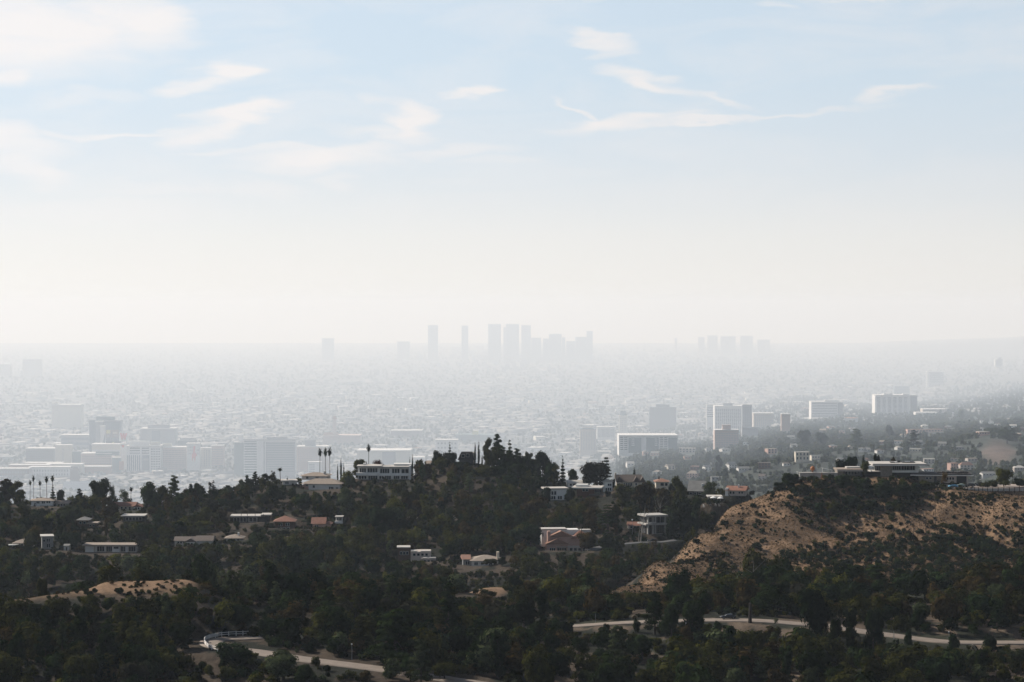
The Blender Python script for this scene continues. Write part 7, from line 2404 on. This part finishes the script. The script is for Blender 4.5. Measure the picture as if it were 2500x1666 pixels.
# ------------------------------------------------------------------ growth nobody would count
mats_s = ['dark green', 'deep green', 'olive green', 'grey green', 'brownish', 'purple brown', 'yellow green']
wts = np.array([.22, .17, .24, .10, .16, .05, .06])
def scatter(name, kind, n, gen, size, leafn, leafs, seed, cols=mats_s, wt=wts, accept=None, label=None):
    meshes, H = [], {'oak': (8., 9.), 'bush': (2.4, 3.6), 'far': (9., 9.), 'tall': (14., 7.5), 'scrub': (1.1, 2.0)}[kind]
    for v, c in enumerate(cols):
        meshes.append(small_cloud(kind, leafn, leafs, v + seed, c))
    r = np.random.default_rng(seed)
    X, Yv = gen(r, n)
    Z = hgt(X, Yv)
    ok = accept(X, Yv, Z, r) if accept is not None else np.ones(len(X), bool)
    X, Yv, Z = X[ok], Yv[ok], Z[ok]
    k = len(X)
    s = size(r, X, Yv)
    scl = np.stack([s * r.uniform(.85, 1.2, k), s * r.uniform(.85, 1.2, k), s * r.uniform(.8, 1.15, k)], 1)
    keep = np.ones(k, bool)
    px, row = px_of(X, Yv), row_of(X, Yv, Z)
    top = row_of(X, Yv, Z + H[0] * scl[:, 2])
    hw = H[1] * scl[:, 0] / 2 / Yv * F
    for (a, b_, r0, r1, hy) in PROTECT:
        keep &= ~((Yv < hy) & (px + hw > a) & (px - hw < b_) & (top < r1) & (row > r0))
    for path, w in ((ROAD_A, 6.0), (ROAD_B, 6.5), (ROAD_C, 4.0)):
        d, _ = seg_dist(X, Yv, path)
        keep &= d > w + H[1] * scl[:, 0] * .4
    rb_ = np.interp(px, RBx, RBr)
    keep &= ~((Yv < 648) & (px > 1395) & (top < rb_ + 4) & (row > rb_))
    ra_ = np.interp(px, RAx, RAr)
    keep &= ~((Yv < 575) & (px > 620) & (px < 930) & (top < ra_ + 5) & (row > ra_))
    keep &= ~((Yv < 606) & (px > 470) & (px < 640) & (top < 1586) & (row > 1560))
    X, Yv, Z, scl = X[keep], Yv[keep], Z[keep], scl[keep]
    k = len(X)
    wn = wt / wt.sum()
    # kinds come in drifts
    dr = fbm(X / 60., Yv / 60., 3, seed + 50)
    idx = r.choice(len(cols), k, p=wn)
    idx = np.where((dr > .55) & (r.random(k) < .6), 2 % len(cols), idx)
    return gn_scatter(name, np.stack([X, Yv, Z - .1], 1), r.uniform(0, 6.28, k), scl, idx, meshes)


def gen_near(y0, y1, wide=.27):
    def g(r, n):
        Yv = y0 + (y1 - y0) * r.random(n)
        X = r.uniform(-wide, wide, n) * Yv
        return X, Yv
    return g


HOUSEC = np.array([(a, b_, c) for (a, b_, c) in OCC if True])


def ok_wood(X, Yv, Z, r):
    px = px_of(X, Yv)
    dry = ((px > 1490) & (Yv > 862) & (Yv < 1120)) & ~((px < 1735) & (Yv > np.interp(px, [1490, 1735], [930, 1045])))
    ridge = (px < 485) & (Yv > 612) & (Yv < 650)
    kn = (np.abs(px - 1175) < 65) & (Yv > 735) & (Yv < 780)
    dens = fbm(X / 26., Yv / 26., 3, 91)
    scrubz = (px > 1280) & (Yv < 640) | (px > 2150) & (Yv > 620) & (Yv < 860)
    ok = ~dry & ~ridge & ~kn & (dens > np.where(scrubz, .56, .31))
    crest = (Yv > 1205) & (Yv < 1275)
    ok &= ~(crest & (r.random(len(X)) < .1))
    for (a, b_, c) in OCC[:190]:
        ok &= (X - a) ** 2 + (Yv - b_) ** 2 > (c + 1.2) ** 2
    return ok


scatter('woodland', 'oak', 7500, gen_near(540, 1330), lambda r, X, Y: (.42 + .95 * r.random(len(X)) ** 1.7) * np.where(Y < 800, .92, 1.0) * np.where(Y > 1205, .7, 1.0), 620, .50, 3, accept=ok_wood)


def ok_gully(X, Yv, Z, r):
    px = px_of(X, Yv)
    row = row_of(X, Yv, Z)
    a = (px > 1900) & (px < 2310) & (Yv > 950) & (Yv < 1052) & (row < np.interp(px, [1900, 1990, 2080, 2180, 2310], [1200, 1262, 1272, 1262, 1200]))
    b_ = (px > 1850) & (Yv > 862) & (row > np.interp(px, [1850, 1930, 2080, 2300, 2500], [1400, 1345, 1325, 1288, 1298])) & (Yv < 1010)
    return a | b_ & (fbm(X / 26., Yv / 26., 3, 91) > .38)


def gen_gully(r, n):
    Yv = r.uniform(862, 1054, n)
    return (r.uniform(1880, 2520, n) - 1250) / F * Yv, Yv


scatter('gully_thicket', 'oak', 1500, gen_gully, lambda r, X, Y: r.uniform(.22, .5, len(X)), 420, .55, 23, cols=['deep green', 'dark green', 'olive green', 'brownish'], wt=np.array([.4, .35, .15, .1]), accept=ok_gully)
scatter('eucalyptus_woodland', 'tall', 560, gen_near(840, 1240), lambda r, X, Y: r.uniform(.5, .85, len(X)), 700, .46, 5, accept=ok_wood)


def ok_brush(X, Yv, Z, r):
    px = px_of(X, Yv)
    dry = (px > 1490) & (Yv > 862) & (Yv < 1050)
    ridge = (px < 485) & (Yv > 618) & (Yv < 648)
    kn = (np.abs(px - 1175) < 55) & (Yv > 738) & (Yv < 775)
    dens = fbm(X / 18., Yv / 18., 3, 95)
    scrubz = (px > 1280) & (Yv < 640) | (px > 2150) & (Yv > 620) & (Yv < 860)
    ok = (~dry & ~ridge & ~kn & (dens > np.where(scrubz, .44, .33)))
    # brush in the gully and on the lower right of the dry hill
    gul = dry & (px > 1880) & (px < 2300) & (Yv > np.interp(px, [1880, 1990, 2150, 2300], [1035, 985, 985, 1030])) & (dens > .15)
    low = dry & (px > 1850) & (Yv < np.interp(px, [1860, 1930, 2100, 2300, 2500], [890, 945, 970, 1000, 990])) & (dens > .36)
    mid = dry & (dens > .66) & (r.random(len(X)) < .35)
    return ok | gul | low | mid


scatter('brush', 'bush', 20000, gen_near(540, 1290), lambda r, X, Y: r.uniform(.45, 1.15, len(X)), 260, .36, 7, accept=ok_brush)


def gen_gully2(r, n):
    Yv = r.uniform(862, 1054, n)
    return (r.uniform(1490, 2520, n) - 1250) / F * Yv, Yv


def ok_dry(X, Yv, Z, r):
    px = px_of(X, Yv)
    dry = (px > 1490) & (Yv > 862) & (Yv < 1060)
    ridge = (px < 485) & (Yv > 612) & (Yv < 655)
    dens = fbm(X / 14., Yv / 14., 3, 195)
    return (dry | ridge) & (dens > .42)


def ok_straw(X, Yv, Z, r):
    px = px_of(X, Yv)
    return ((px > 1495) & (Yv > 866) & (Yv < np.interp(px, [1490, 1600, 1700, 1765, 1850], [898, 942, 1000, 1040, 1052]))) | ((px < 485) & (Yv > 618) & (Yv < 652))


def ok_patch(X, Yv, Z, r):
    return ok_straw(X, Yv, Z, r) & (px_of(X, Yv) > 1500) & (fbm((X + .5 * Yv) / 22., Yv / 60., 4, 205) > .66)


scatter('dry_grass_tufts', 'scrub', 34000, gen_gully2, lambda r, X, Y: r.uniform(.2, .55, len(X)), 60, .20, 29, cols=['straw', 'straw', 'brownish'], wt=np.array([.45, .45, .1]), accept=ok_straw)
scatter('low_brown_scrub', 'scrub', 9000, gen_gully2, lambda r, X, Y: r.uniform(.5, 1.3, len(X)), 110, .26, 33, cols=['brownish', 'purple brown', 'olive green'], wt=np.array([.5, .25, .25]), accept=ok_patch)
scatter('dry_scrub', 'scrub', 17000, gen_near(600, 1060), lambda r, X, Y: r.uniform(.4, .95, len(X)), 90, .26, 9, cols=['brownish', 'olive green', 'dark green'], wt=np.array([.5, .25, .25]), accept=ok_dry)


def ok_foot(X, Yv, Z, r):
    px = px_of(X, Yv)
    row = row_of(X, Yv, Z)
    ok = (px > 1440) & (Z > PLAIN + 40) & (fbm(X / 110., Yv / 110., 3, 33) > .20)
    ok &= np.hypot((px - 2440) / 58, (Yv - (1500 + 1380 * K)) / (250 * K)) > 1
    for (a, b_, w) in FOOT:
        ok &= ~((np.abs(px - a) < w * .5 + 2) & (row > b_ - 3) & (row < b_ + 9))
    return ok


def gen_foot(r, n):
    Yv = 2600 * (46000 / 2600) ** r.random(n)
    X = (r.uniform(1420, 2530, n) - 1250) / F * Yv
    return X, Yv


scatter('far_slope_trees', 'far', 21000, gen_foot, lambda r, X, Y: r.uniform(.7, 1.5, len(X)) * 1.25 * (Y / 1.4 / 3700) ** .65, 150, 1.05, 13, cols=['dark green', 'olive green', 'grey green', 'yellow green'], wt=np.array([.2, .32, .38, .1]), accept=ok_foot)


def ok_plain(X, Yv, Z, r):
    row = row_of(X, Yv, Z)
    g = fbm(X / 700. / Q, Yv / 2200. / Q, 4, 77) + np.clip((1010 - row) / 380, 0, .28)
    g2 = fbm(X / 240., Yv / 240., 3, 78)
    return (Z < PLAIN + 120) & ((g > .52) | (g2 > .62) | (r.random(len(X)) < .15))


def gen_plain(r, n):
    row = 846 + 390 * r.random(n) ** .85
    Yv = (CZ - PLAIN) * F / (row - ROW0)
    X = (r.uniform(-60, 2560, n) - 1250) / F * Yv
    return X, Yv


scatter('city_trees', 'far', 26000, gen_plain, lambda r, X, Y: r.uniform(.9, 2.0, len(X)) * Q * (Y / Q / 7500) ** .65, 70, 1.6, 17, cols=['grey green', 'yellow green', 'olive green'], wt=np.array([.5, .1, .4]), accept=ok_plain)
resolve_labels()
